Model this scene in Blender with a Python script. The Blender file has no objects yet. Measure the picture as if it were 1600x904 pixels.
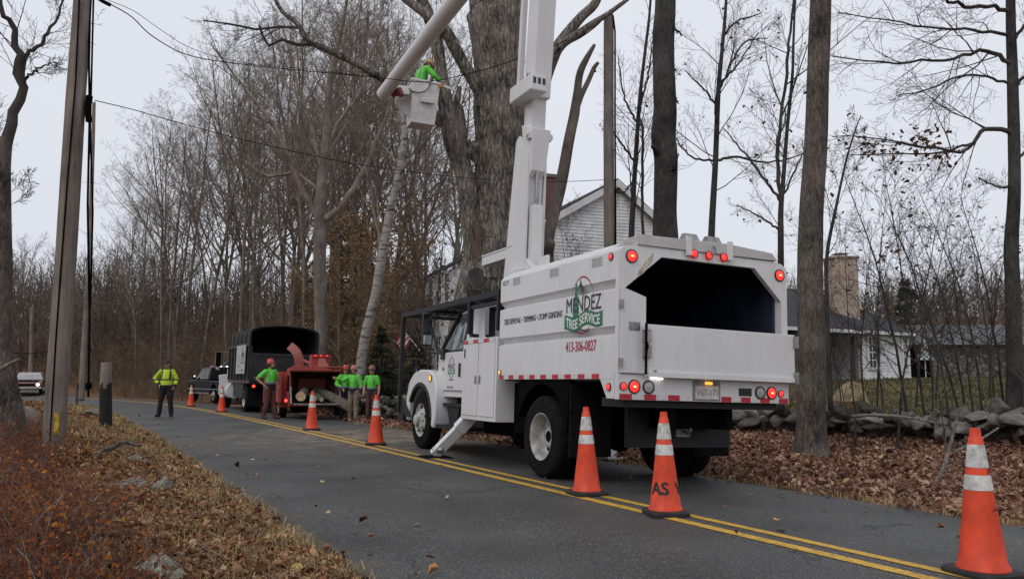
import bpy, bmesh, math, random
import numpy as np
from mathutils import Vector, Matrix, noise as mnoise
R_ = math.radians
PI = math.pi
scene = bpy.context.scene
COL = scene.collection

# ------------------------------------------------------------------ camera, sky, sun, exposure
CAM_H, CAM_PITCH, FPX = 1.3, 0.1085, 1250.0          # metres, radians, focal length in 1600-px frame pixels
cam_d = bpy.data.cameras.new("camera")
cam_d.sensor_fit = 'HORIZONTAL'
cam_d.sensor_width = 36.0
cam_d.lens = 36.0 * FPX / 1600.0
cam_d.clip_start = 0.05
cam_d.clip_end = 2000.0
cam = bpy.data.objects.new("camera", cam_d)
COL.objects.link(cam)
cam.location = (0, 0, CAM_H)
cam.rotation_euler = (PI / 2 + CAM_PITCH, 0, 0)
scene.camera = cam

SUN_EL, SUN_AZ = R_(48), R_(215)                      # soft light from behind the camera, a little to the left
world = bpy.data.worlds.new("World")
scene.world = world
world.use_nodes = True
wn = world.node_tree
wn.nodes.clear()
w_out = wn.nodes.new('ShaderNodeOutputWorld')
w_sky = wn.nodes.new('ShaderNodeTexSky')
w_sky.sky_type = 'NISHITA'
w_sky.sun_disc = False
w_sky.sun_elevation = SUN_EL
w_sky.sun_rotation = SUN_AZ
w_sky.air_density = 1.0
w_sky.dust_density = 4.0
w_bg = wn.nodes.new('ShaderNodeBackground')
w_bg.inputs['Strength'].default_value = 0.06
w_cl = wn.nodes.new('ShaderNodeBackground')           # closed cloud cover
w_cl.inputs['Strength'].default_value = 1.0
w_tc = wn.nodes.new('ShaderNodeTexCoord')
w_no = wn.nodes.new('ShaderNodeTexNoise')
w_no.inputs['Scale'].default_value = 1.6
w_no.inputs['Detail'].default_value = 3.0
w_rp = wn.nodes.new('ShaderNodeValToRGB')
w_rp.color_ramp.elements[0].position = 0.3
w_rp.color_ramp.elements[0].color = (0.755, 0.785, 0.865, 1)
w_rp.color_ramp.elements[1].position = 0.7
w_rp.color_ramp.elements[1].color = (0.83, 0.855, 0.92, 1)
w_mx = wn.nodes.new('ShaderNodeMixShader')
w_mx.inputs[0].default_value = 0.92
wn.links.new(w_tc.outputs['Generated'], w_no.inputs['Vector'])
wn.links.new(w_no.outputs['Fac'], w_rp.inputs['Fac'])
wn.links.new(w_rp.outputs['Color'], w_cl.inputs['Color'])
wn.links.new(w_sky.outputs['Color'], w_bg.inputs['Color'])
wn.links.new(w_bg.outputs[0], w_mx.inputs[1])
wn.links.new(w_cl.outputs[0], w_mx.inputs[2])
wn.links.new(w_mx.outputs[0], w_out.inputs['Surface'])

sun_d = bpy.data.lights.new("sun", 'SUN')
sun_d.energy = 0.9
sun_d.angle = R_(40)
sun_d.color = (1.0, 0.97, 0.93)
sun = bpy.data.objects.new("sun", sun_d)
COL.objects.link(sun)
_sd = Vector((math.sin(SUN_AZ) * math.cos(SUN_EL), math.cos(SUN_AZ) * math.cos(SUN_EL), math.sin(SUN_EL)))
sun.rotation_euler = _sd.to_track_quat('Z', 'Y').to_euler()

vs = scene.view_settings
vs.view_transform = 'Standard'
vs.look = 'None'
vs.exposure = 0.0
vs.gamma = 1.0
vs.use_curve_mapping = False
scene.cycles.use_denoising = True
scene.cycles.max_bounces = 4
scene.cycles.diffuse_bounces = 2
scene.cycles.glossy_bounces = 2
scene.cycles.transparent_max_bounces = 8

# ------------------------------------------------------------------ pixel -> place helpers (1600 x 904 frame)
def ray(px, py):
    x = (px - 800) / FPX
    z = (452 - py) / FPX
    return Vector((x, math.cos(CAM_PITCH) - z * math.sin(CAM_PITCH), math.sin(CAM_PITCH) + z * math.cos(CAM_PITCH)))
def W(px, py, d):
    r = ray(px, py)
    return Vector((0, 0, CAM_H)) + r * (d / r.y)
def G(px, py, z=0.0):
    r = ray(px, py)
    return Vector((0, 0, CAM_H)) + r * ((z - CAM_H) / r.z)

# road frame: s runs along the road, t across it (to the right)
UX, UY = -0.4321, 0.9018
def st(x, y):
    return UX * x + UY * y, UY * x - UX * y
def xy(s, t):
    return UX * s + UY * t, UY * s - UX * t
_cs = np.array([-60, -20, 3.5, 5.8, 14, 19.5, 30.7, 37, 44.6, 55, 70, 90, 140.])
_ct = np.array([7.6, 5.9, 4.78, 4.6, 4.15, 3.85, 3.0, 2.3, 0.9, -2.6, -8.5, -18, -45.])
_fs = np.arange(-60, 140.1, 1.0)
_ft = np.interp(_fs, _cs, _ct)
_k = np.exp(-np.linspace(-2, 2, 13) ** 2); _k /= _k.sum()
_ft = np.convolve(np.pad(_ft, 6, mode='edge'), _k, mode='valid')
def centre(s):
    return float(np.interp(s, _fs, _ft))
def sstep(a, b, x):
    u = min(1.0, max(0.0, (x - a) / (b - a)))
    return u * u * (3 - 2 * u)
ROAD_L, ROAD_R = -3.35, 2.75
def road_z(dt):
    return 0.04 - 0.034 * dt if dt > 0 else 0.04 + 0.012 * dt
def ground_z(x, y):
    s, t = st(x, y)
    dt = t - centre(s)
    nz = mnoise.noise(Vector((x * 0.55, y * 0.55, 0))) * 0.6 + mnoise.noise(Vector((x * 1.7, y * 1.7, 3))) * 0.25
    if dt > 0:
        if dt < ROAD_R:
            z = road_z(dt)
        else:
            z = -0.0535 - 0.15 * sstep(2.75, 6.5, dt)
            far = sstep(17, 23, s)
            z += (1 - far) * (0.45 * sstep(10.2, 12.6, dt) + 0.62 * sstep(13, 24, dt))
            z += far * (0.75 * sstep(5.2, 9.5, dt) + 0.7 * sstep(10, 24, dt))
            z += nz * 0.10 * sstep(2.75, 4.5, dt)
    else:
        if dt > ROAD_L:
            z = road_z(dt)
        else:
            z = 0.0 + 0.20 * sstep(3.3, 6.0, -dt) + 0.12 * sstep(6, 12, -dt)
            z += nz * 0.16 * sstep(3.3, 4.6, -dt)
    d = math.hypot(x, y)
    z += 9.0 * sstep(58, 140, d) + 0.04 * max(0, d - 150)
    return z
def on_ground(x, y):
    return Vector((x, y, ground_z(x, y)))
def GP(px, d):
    """the ground point seen in column px at depth d"""
    x = (px - 800) / FPX * d * 1.0
    return on_ground(x, d)

# ------------------------------------------------------------------ materials
MATS = {}
def mat(name, base, rough=0.6, metal=0.0, var=0.12, vscale=4.0, bump=0.0, bscale=40.0, emit=None, estr=0.0,
        coat=0.0, dark=None, stretch=None, detail=6.0, spec=None):
    if name in MATS:
        return MATS[name]
    m = bpy.data.materials.new(name)
    m.use_nodes = True
    nt = m.node_tree
    b = nt.nodes['Principled BSDF']
    b.inputs['Roughness'].default_value = rough
    b.inputs['Metallic'].default_value = metal
    if coat:
        b.inputs['Coat Weight'].default_value = coat
        b.inputs['Coat Roughness'].default_value = 0.15
    if spec is not None:
        b.inputs['Specular IOR Level'].default_value = spec
    tc = nt.nodes.new('ShaderNodeTexCoord')
    mp = nt.nodes.new('ShaderNodeMapping')
    nt.links.new(tc.outputs['Object'], mp.inputs['Vector'])
    if stretch:
        mp.inputs['Scale'].default_value = stretch
    n = nt.nodes.new('ShaderNodeTexNoise')
    n.inputs['Scale'].default_value = vscale
    n.inputs['Detail'].default_value = detail
    n.inputs['Roughness'].default_value = 0.65
    nt.links.new(mp.outputs[0], n.inputs['Vector'])
    r = nt.nodes.new('ShaderNodeValToRGB')
    lo = dark if dark else tuple(c * (1 - 2.2 * var) for c in base)
    hi = tuple(min(1, c * (1 + 1.6 * var)) for c in base) if not dark else base
    r.color_ramp.elements[0].position = 0.33
    r.color_ramp.elements[1].position = 0.67
    r.color_ramp.elements[0].color = (*[max(0, c) for c in lo], 1)
    r.color_ramp.elements[1].color = (*hi, 1)
    nt.links.new(n.outputs['Fac'], r.inputs['Fac'])
    nt.links.new(r.outputs['Color'], b.inputs['Base Color'])
    if bump:
        n2 = nt.nodes.new('ShaderNodeTexNoise')
        n2.inputs['Scale'].default_value = bscale
        n2.inputs['Detail'].default_value = 5
        nt.links.new(mp.outputs[0], n2.inputs['Vector'])
        bp = nt.nodes.new('ShaderNodeBump')
        bp.inputs['Strength'].default_value = bump
        bp.inputs['Distance'].default_value = 0.02
        nt.links.new(n2.outputs['Fac'], bp.inputs['Height'])
        nt.links.new(bp.outputs['Normal'], b.inputs['Normal'])
    if emit:
        b.inputs['Emission Color'].default_value = (*emit, 1)
        b.inputs['Emission Strength'].default_value = estr
    MATS[name] = m
    return m
def rampmat(name, stops, attr=None, rough=0.8, scale=8.0, bump=0.0, bscale=30, kind='noise', trans=0.0, spec=0.25, coord='Object'):
    """colour ramp driven by a face attribute (one random value for each leaf or stone) or by a texture"""
    if name in MATS:
        return MATS[name]
    m = bpy.data.materials.new(name)
    m.use_nodes = True
    nt = m.node_tree
    b = nt.nodes['Principled BSDF']
    b.inputs['Roughness'].default_value = rough
    b.inputs['Specular IOR Level'].default_value = spec
    tc = nt.nodes.new('ShaderNodeTexCoord')
    r = nt.nodes.new('ShaderNodeValToRGB')
    els = r.color_ramp.elements
    while len(els) < len(stops):
        els.new(0.5)
    for e, (p, c) in zip(els, stops):
        e.position = p
        e.color = (*c, 1)
    if attr == 'random':
        a = nt.nodes.new('ShaderNodeObjectInfo')
        nt.links.new(a.outputs['Random'], r.inputs['Fac'])
    elif attr:
        a = nt.nodes.new('ShaderNodeAttribute')
        a.attribute_name = attr
        nt.links.new(a.outputs['Fac'], r.inputs['Fac'])
    else:
        n = nt.nodes.new('ShaderNodeTexNoise' if kind == 'noise' else 'ShaderNodeTexVoronoi')
        n.inputs['Scale'].default_value = scale
        if kind == 'noise':
            n.inputs['Detail'].default_value = 8
            n.inputs['Roughness'].default_value = 0.7
        nt.links.new(tc.outputs[coord], n.inputs['Vector'])
        nt.links.new(n.outputs['Fac'] if kind == 'noise' else n.outputs['Color'], r.inputs['Fac'])
    col = r.outputs['Color']
    if attr:
        n3 = nt.nodes.new('ShaderNodeTexNoise')
        n3.inputs['Scale'].default_value = scale
        n3.inputs['Detail'].default_value = 6
        nt.links.new(tc.outputs[coord], n3.inputs['Vector'])
        mr = nt.nodes.new('ShaderNodeMapRange')
        mr.inputs[1].default_value = 0.3; mr.inputs[2].default_value = 0.7
        mr.inputs[3].default_value = 0.6; mr.inputs[4].default_value = 1.25
        nt.links.new(n3.outputs['Fac'], mr.inputs[0])
        mu = nt.nodes.new('ShaderNodeVectorMath'); mu.operation = 'SCALE'
        nt.links.new(col, mu.inputs[0]); nt.links.new(mr.outputs[0], mu.inputs['Scale'])
        col = mu.outputs[0]
    nt.links.new(col, b.inputs['Base Color'])
    if bump:
        n2 = nt.nodes.new('ShaderNodeTexNoise')
        n2.inputs['Scale'].default_value = bscale
        n2.inputs['Detail'].default_value = 6
        nt.links.new(tc.outputs[coord], n2.inputs['Vector'])
        bp = nt.nodes.new('ShaderNodeBump')
        bp.inputs['Strength'].default_value = bump
        bp.inputs['Distance'].default_value = 0.03
        nt.links.new(n2.outputs['Fac'], bp.inputs['Height'])
        nt.links.new(bp.outputs['Normal'], b.inputs['Normal'])
    if trans:
        out = nt.nodes['Material Output']
        tr = nt.nodes.new('ShaderNodeBsdfTranslucent')
        nt.links.new(col, tr.inputs['Color'])
        mx = nt.nodes.new('ShaderNodeMixShader')
        mx.inputs[0].default_value = trans
        nt.links.new(b.outputs[0], mx.inputs[1]); nt.links.new(tr.outputs[0], mx.inputs[2])
        nt.links.new(mx.outputs[0], out.inputs['Surface'])
    MATS[name] = m
    return m

def bark(name, lo, hi, scale=6.0, plates=0.15, ramp=(0.41, 0.66), stretch=0.27):
    if name in MATS:
        return MATS[name]
    m = bpy.data.materials.new(name)
    m.use_nodes = True
    nt = m.node_tree
    b = nt.nodes['Principled BSDF']
    b.inputs['Roughness'].default_value = 0.9
    b.inputs['Specular IOR Level'].default_value = 0.15
    tc = nt.nodes.new('ShaderNodeTexCoord')
    mp = nt.nodes.new('ShaderNodeMapping')
    mp.inputs['Scale'].default_value = (1, 1, stretch)
    nt.links.new(tc.outputs['Object'], mp.inputs['Vector'])
    n = nt.nodes.new('ShaderNodeTexNoise')
    n.inputs['Scale'].default_value = scale * 2.4
    n.inputs['Detail'].default_value = 9
    n.inputs['Roughness'].default_value = 0.75
    n.inputs['Distortion'].default_value = 0.5
    nt.links.new(mp.outputs[0], n.inputs['Vector'])
    # plates between dark furrows, wandering with the noise
    wv = nt.nodes.new('ShaderNodeVectorMath'); wv.operation = 'MULTIPLY_ADD'
    wv.inputs[1].default_value = (1.6 / scale, 1.6 / scale, 1.6 / scale)
    nt.links.new(n.outputs['Color'], wv.inputs[0]); nt.links.new(mp.outputs[0], wv.inputs[2])
    vo = nt.nodes.new('ShaderNodeTexVoronoi'); vo.feature = 'DISTANCE_TO_EDGE'; vo.inputs['Scale'].default_value = scale * 2.6
    nt.links.new(wv.outputs[0], vo.inputs['Vector'])
    pl = nt.nodes.new('ShaderNodeMapRange'); pl.inputs[1].default_value = 0.0; pl.inputs[2].default_value = 0.20
    nt.links.new(vo.outputs['Distance'], pl.inputs[0])
    n0 = nt.nodes.new('ShaderNodeTexNoise')
    n0.inputs['Scale'].default_value = 1.6
    n0.inputs['Detail'].default_value = 6
    nt.links.new(tc.outputs['Object'], n0.inputs['Vector'])
    def mad(x, k, y):
        q = nt.nodes.new('ShaderNodeMath'); q.operation = 'MULTIPLY_ADD'; q.inputs[1].default_value = k
        nt.links.new(x, q.inputs[0])
        if y is None: q.inputs[2].default_value = 0.0
        else: nt.links.new(y, q.inputs[2])
        return q.outputs[0]
    hgt = mad(pl.outputs[0], plates, mad(n.outputs['Fac'], 0.72, None))
    fac = mad(n0.outputs['Fac'], 0.42, mad(hgt, 0.72, None))
    r = nt.nodes.new('ShaderNodeValToRGB')
    r.color_ramp.elements[0].position = ramp[0]
    r.color_ramp.elements[1].position = ramp[1]
    r.color_ramp.elements[0].color = (*lo, 1)
    r.color_ramp.elements[1].color = (*hi, 1)
    nt.links.new(fac, r.inputs['Fac'])
    nt.links.new(r.outputs['Color'], b.inputs['Base Color'])
    bp = nt.nodes.new('ShaderNodeBump')
    bp.inputs['Strength'].default_value = 0.9
    bp.inputs['Distance'].default_value = 0.22 / scale
    nt.links.new(hgt, bp.inputs['Height'])
    nt.links.new(bp.outputs['Normal'], b.inputs['Normal'])
    MATS[name] = m
    return m

# ------------------------------------------------------------------ object helpers
def thing(name, label, cat, loc=(0, 0, 0), rot=(0, 0, 0), group=None, kind=None):
    o = bpy.data.objects.new(name, None)
    o.empty_display_size = 0.2
    COL.objects.link(o)
    o.location = loc
    o.rotation_euler = rot
    return tag(o, label, cat, group, kind)
def tag(o, label=None, cat=None, group=None, kind=None):
    if label: o['label'] = label
    if cat: o['category'] = cat
    if group: o['group'] = group
    if kind: o['kind'] = kind
    return o
def link(name, me, m, parent=None, kind=None):
    o = bpy.data.objects.new(name, me)
    COL.objects.link(o)
    if m is not None and len(me.materials) == 0:
        me.materials.append(m)
    if parent is not None:
        o.parent = parent
    if kind: o['kind'] = kind
    return o
ORD = 'first second third fourth fifth sixth seventh eighth ninth tenth eleventh twelfth thirteenth fourteenth fifteenth sixteenth seventeenth eighteenth nineteenth twentieth twenty-first twenty-second twenty-third twenty-fourth'.split()
def rank_labels(things, text):
    """number a row of look-alikes from left to right as the camera sees them"""
    for i, o in enumerate(sorted(things, key=lambda q: q.location.x / q.location.y)):
        o['label'] = text % ('leftmost' if i == 0 else 'rightmost' if i == len(things) - 1 else ORD[i])
def copy_tree(o, parent=None):
    c = o.copy()
    COL.objects.link(c)
    if parent is not None:
        c.parent = parent
    for ch in list(o.children):
        copy_tree(ch, c)
    return c

class MB:
    """collects shapes for one mesh"""
    def __init__(self):
        self.v = []; self.f = []; self.mi = []; self.cur = 0
    def add(self, vs_, fs_):
        n = len(self.v)
        self.v += [tuple(q) for q in vs_]
        for q in fs_:
            self.f.append(tuple(i + n for i in q)); self.mi.append(self.cur)
        return self
    def hexa(self, c8):
        """c8: bottom ring of four (counter-clockwise from above), then the top ring"""
        return self.add(c8, [(3, 2, 1, 0), (4, 5, 6, 7), (0, 1, 5, 4), (1, 2, 6, 5), (2, 3, 7, 6), (3, 0, 4, 7)])
    def box(self, x0, x1, y0, y1, z0, z1):
        return self.hexa([(x0, y0, z0), (x1, y0, z0), (x1, y1, z0), (x0, y1, z0), (x0, y0, z1), (x1, y0, z1), (x1, y1, z1), (x0, y1, z1)])
    def bar(self, p, q, w, h=None, up=(0, 0, 1)):
        """a square bar from p to q"""
        p = Vector(p); q = Vector(q); h = h or w
        d = (q - p).normalized(); u = Vector(up)
        if abs(d.dot(u)) > 0.98: u = Vector((0, 1, 0)) if abs(d.y) < 0.9 else Vector((1, 0, 0))
        a = d.cross(u).normalized() * (w / 2); b = a.cross(d).normalized() * (h / 2)
        return self.hexa([p - a - b, p + a - b, q + a - b, q - a - b, p - a + b, p + a + b, q + a + b, q - a + b])
    def tube(self, pts, rads, n=10, caps=True):
        pts = [Vector(p) for p in pts]
        if not hasattr(rads, '__len__'): rads = [rads] * len(pts)
        rings = []; u = None
        for i, p in enumerate(pts):
            t = (pts[min(i + 1, len(pts) - 1)] - pts[max(i - 1, 0)]).normalized()
            if u is None:
                u = t.cross(Vector((0, 0, 1)) if abs(t.z) < 0.9 else Vector((1, 0, 0))).normalized()
            else:
                u = (u - t * u.dot(t)).normalized()
            w = t.cross(u)
            rings.append([p + (u * math.cos(2 * PI * k / n) + w * math.sin(2 * PI * k / n)) * rads[i] for k in range(n)])
        vs_ = [q for r in rings for q in r]
        fs_ = []
        for i in range(len(pts) - 1):
            for k in range(n):
                a, b = i * n + k, i * n + (k + 1) % n
                fs_.append((a, b, b + n, a + n))
        if caps:
            fs_.append(tuple(range(n - 1, -1, -1)))
            fs_.append(tuple(range((len(pts) - 1) * n, len(pts) * n)))
        return self.add(vs_, fs_)
    def lathe(self, prof, n=24, c=(0, 0, 0), axis='z', close=True):
        """prof: (radius, height) pairs turned about an axis through c"""
        vs_ = []
        for r, h in prof:
            for k in range(n):
                a = 2 * PI * k / n
                x, y = r * math.cos(a), r * math.sin(a)
                q = {'z': (x, y, h), 'x': (h, x, y), 'y': (y, h, x)}[axis]
                vs_.append((q[0] + c[0], q[1] + c[1], q[2] + c[2]))
        fs_ = []
        for i in range(len(prof) - 1):
            for k in range(n):
                a, b = i * n + k, i * n + (k + 1) % n
                fs_.append((a, b, b + n, a + n))
        if close:
            fs_.append(tuple(range(n - 1, -1, -1)))
            fs_.append(tuple(range((len(prof) - 1) * n, len(prof) * n)))
        return self.add(vs_, fs_)
    def prism(self, poly, a, b, axis='x'):
        """poly in the two other axes (in x,y,z order), extruded from a to b along axis"""
        def mk(p, h):
            return {'x': (h, p[0], p[1]), 'y': (p[0], h, p[1]), 'z': (p[0], p[1], h)}[axis]
        n = len(poly)
        vs_ = [mk(p, a) for p in poly] + [mk(p, b) for p in poly]
        fs_ = [tuple(range(n)), tuple(range(2 * n - 1, n - 1, -1))]
        for k in range(n):
            j = (k + 1) % n
            fs_.append((k, k + n, j + n, j))
        return self.add(vs_, fs_)
    def loft(self, secs, caps=True):
        n = len(secs[0]); vs_ = [q for s_ in secs for q in s_]; fs_ = []
        for i in range(len(secs) - 1):
            for k in range(n):
                a, b = i * n + k, i * n + (k + 1) % n
                fs_.append((a, b, b + n, a + n))
        if caps:
            fs_.append(tuple(range(n - 1, -1, -1)))
            fs_.append(tuple(range((len(secs) - 1) * n, len(secs) * n)))
        return self.add(vs_, fs_)
    def ball(self, c, r, n=12, m=8):
        if not hasattr(r, '__len__'): r = (r, r, r)
        vs_ = []; fs_ = []
        for i in range(m + 1):
            th = PI * (0.02 + 0.96 * i / m)
            for k in range(n):
                a = 2 * PI * k / n
                vs_.append((c[0] + r[0] * math.sin(th) * math.cos(a), c[1] + r[1] * math.sin(th) * math.sin(a), c[2] - r[2] * math.cos(th)))
        for i in range(m):
            for k in range(n):
                a, b = i * n + k, i * n + (k + 1) % n
                fs_.append((a, b, b + n, a + n))
        fs_.append(tuple(range(n - 1, -1, -1))); fs_.append(tuple(range(m * n, m * n + n)))
        return self.add(vs_, fs_)
    def mesh(self, name, smooth=False, mats=None):
        me = bpy.data.meshes.new(name)
        me.from_pydata(self.v, [], self.f)
        bm = bmesh.new(); bm.from_mesh(me)
        bmesh.ops.recalc_face_normals(bm, faces=bm.faces)
        bm.to_mesh(me); bm.free()
        if smooth:
            me.polygons.foreach_set('use_smooth', [True] * len(me.polygons))
        for m in mats or []:
            me.materials.append(m)
        if mats:
            me.polygons.foreach_set('material_index', self.mi)
        me.update()
        return me
    def build(self, name, m, parent=None, smooth=False, bevel=0.0, kind=None):
        ms = m if isinstance(m, (list, tuple)) else [m]
        o = link(name, self.mesh(name, smooth or bevel > 0, ms), None, parent, kind)
        if bevel:
            bv = o.modifiers.new('bevel', 'BEVEL')
            bv.width = bevel; bv.segments = 2; bv.limit_method = 'ANGLE'; bv.angle_limit = R_(35)
            bv.harden_normals = True
        elif smooth:
            o.data.set_sharp_from_angle(angle=R_(40))
        return o

def np_mesh(name, V, F, rnd=None, smooth=False):
    """V (n,3), F (m,3|4) arrays; rnd: one value for each face, kept as attribute 'rnd'"""
    me = bpy.data.meshes.new(name)
    k = F.shape[1]
    me.vertices.add(len(V)); me.vertices.foreach_set('co', np.ascontiguousarray(V, dtype=np.float32).ravel())
    me.loops.add(F.size); me.loops.foreach_set('vertex_index', np.ascontiguousarray(F, dtype=np.int32).ravel())
    me.polygons.add(len(F))
    me.polygons.foreach_set('loop_start', np.arange(0, F.size, k, dtype=np.int32))
    if smooth:
        me.polygons.foreach_set('use_smooth', np.ones(len(F), dtype=bool))
    me.update(calc_edges=True)
    if rnd is not None:
        at = me.attributes.new('rnd', 'FLOAT', 'FACE')
        at.data.foreach_set('value', np.ascontiguousarray(rnd, dtype=np.float32))
    return me

def batch_tubes(items):
    """items: list of (points, radii, sides); returns V, F (quads) for all tubes, built in batches"""
    groups = {}
    for pts, rad, n in items:
        groups.setdefault((len(pts), n), []).append((pts, rad))
    VV = []; FF = []; off = 0
    for (k, n), lst in groups.items():
        P = np.array([[tuple(q) for q in a[0]] for a in lst], dtype=np.float64)
        Rr = np.array([a[1] for a in lst], dtype=np.float64)
        T = np.gradient(P, axis=1)
        T /= np.linalg.norm(T, axis=2, keepdims=True) + 1e-9
        D = P[:, -1] - P[:, 0]; D /= np.linalg.norm(D, axis=1, keepdims=True) + 1e-9
        ref = np.where(np.abs(D[:, 2:3]) < 0.8, np.array([[0, 0, 1.0]]), np.array([[1.0, 0, 0]]))[:, None, :]
        U = ref - (ref * T).sum(2, keepdims=True) * T
        U /= np.linalg.norm(U, axis=2, keepdims=True) + 1e-9
        Wv = np.cross(T, U)
        a = 2 * PI * np.arange(n) / n
        V = P[:, :, None, :] + Rr[:, :, None, None] * (U[:, :, None, :] * np.cos(a)[None, None, :, None] + Wv[:, :, None, :] * np.sin(a)[None, None, :, None])
        B = len(lst)
        base = (np.arange(B) * k * n)[:, None, None] + (np.arange(k - 1) * n)[None, :, None]
        j = np.arange(n)[None, None, :]; j2 = (np.arange(n) + 1) % n; j2 = j2[None, None, :]
        F = np.stack([base + j, base + j2, base + n + j2, base + n + j], axis=-1).reshape(-1, 4)
        VV.append(V.reshape(-1, 3)); FF.append(F + off); off += B * k * n
    return np.concatenate(VV), np.concatenate(FF)

def leaf_cloud(P, size, rng, flat=0.0, aspect=0.7):
    """curled leaves (two quads folded on the midrib) at points P (n,3); flat 0 = any way up, 1 = lying"""
    n = len(P)
    N = rng.normal(size=(n, 3)); N /= np.linalg.norm(N, axis=1, keepdims=True)
    N = N * (1 - flat) + np.array([0, 0, 1.0]) * flat
    N /= np.linalg.norm(N, axis=1, keepdims=True)
    A = rng.normal(size=(n, 3)); A -= (A * N).sum(1, keepdims=True) * N
    A /= np.linalg.norm(A, axis=1, keepdims=True)
    B = np.cross(N, A)
    s = (size * rng.uniform(0.6, 1.3, n))[:, None]
    cu = s * rng.uniform(-0.25, 0.7, n)[:, None]
    w = aspect * rng.uniform(0.6, 1.1, n)[:, None]
    p0 = P - A * s * 0.5; p1 = P + A * s * 0.5 + N * cu * 0.5
    l0 = P - A * s * 0.22 + B * s * w * 0.42 + N * cu; l1 = P + A * s * 0.26 + B * s * w * 0.36 + N * cu * 1.2
    r0 = P - A * s * 0.22 - B * s * w * 0.42 + N * cu; r1 = P + A * s * 0.26 - B * s * w * 0.36 + N * cu * 0.9
    V = np.stack([p0, l0, l1, p1, r1, r0], axis=1).reshape(-1, 3)
    b = (np.arange(n) * 6)[:, None]
    F = np.concatenate([b + np.array([[0, 3, 2, 1]]), b + np.array([[0, 5, 4, 3]])], axis=1).reshape(-1, 4)
    rnd = np.repeat(rng.random(n), 2)
    return V, F, rnd

def text_mesh(body, size, bold=0.0, shear=0.0, width=1.0, align='CENTER', extrude=0.001):
    cu = bpy.data.curves.new('lettering', 'FONT')
    cu.body = body; cu.size = size; cu.align_x = align; cu.align_y = 'CENTER'
    cu.shear = shear; cu.extrude = extrude; cu.resolution_u = 3
    o = bpy.data.objects.new('lettering', cu)
    COL.objects.link(o)
    dg = bpy.context.evaluated_depsgraph_get()
    me = bpy.data.meshes.new_from_object(o.evaluated_get(dg))
    bpy.data.objects.remove(o); bpy.data.curves.remove(cu)
    if bold:                                                   # heavier strokes: the same letters laid over each other a hair apart
        bm = bmesh.new()
        for k_, (dx, dy) in enumerate(((-1, 0), (1, 0), (0, .6), (0, -.6))):
            m2 = me.copy(); m2.transform(Matrix.Translation((dx * bold * size, dy * bold * size, k_ * .0002))); bm.from_mesh(m2); bpy.data.meshes.remove(m2)
        bm.to_mesh(me); bm.free()
    for v in me.vertices: v.co.x *= width
    me.name = 'lettering'
    return me
def lettering(body, size, m, parent, M4, bold=0.0, shear=0.0, width=1.0, align='CENTER', name='lettering'):
    me = text_mesh(body, size, bold, shear, width, align)
    me.transform(M4)
    me.materials.clear()
    return link(name, me, m, parent)
def frame(o, xaxis, yaxis):
    x = Vector(xaxis).normalized(); y = Vector(yaxis).normalized(); z = x.cross(y)
    return Matrix(((x.x, y.x, z.x, o[0]), (x.y, y.y, z.y, o[1]), (x.z, y.z, z.z, o[2]), (0, 0, 0, 1)))
def flat_poly(name, poly, m, parent, M4, th=0.002):
    b = MB().prism(poly, 0, th, 'z')
    b.v = [tuple(M4 @ Vector(q)) for q in b.v]
    return b.build(name, m, parent)
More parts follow.
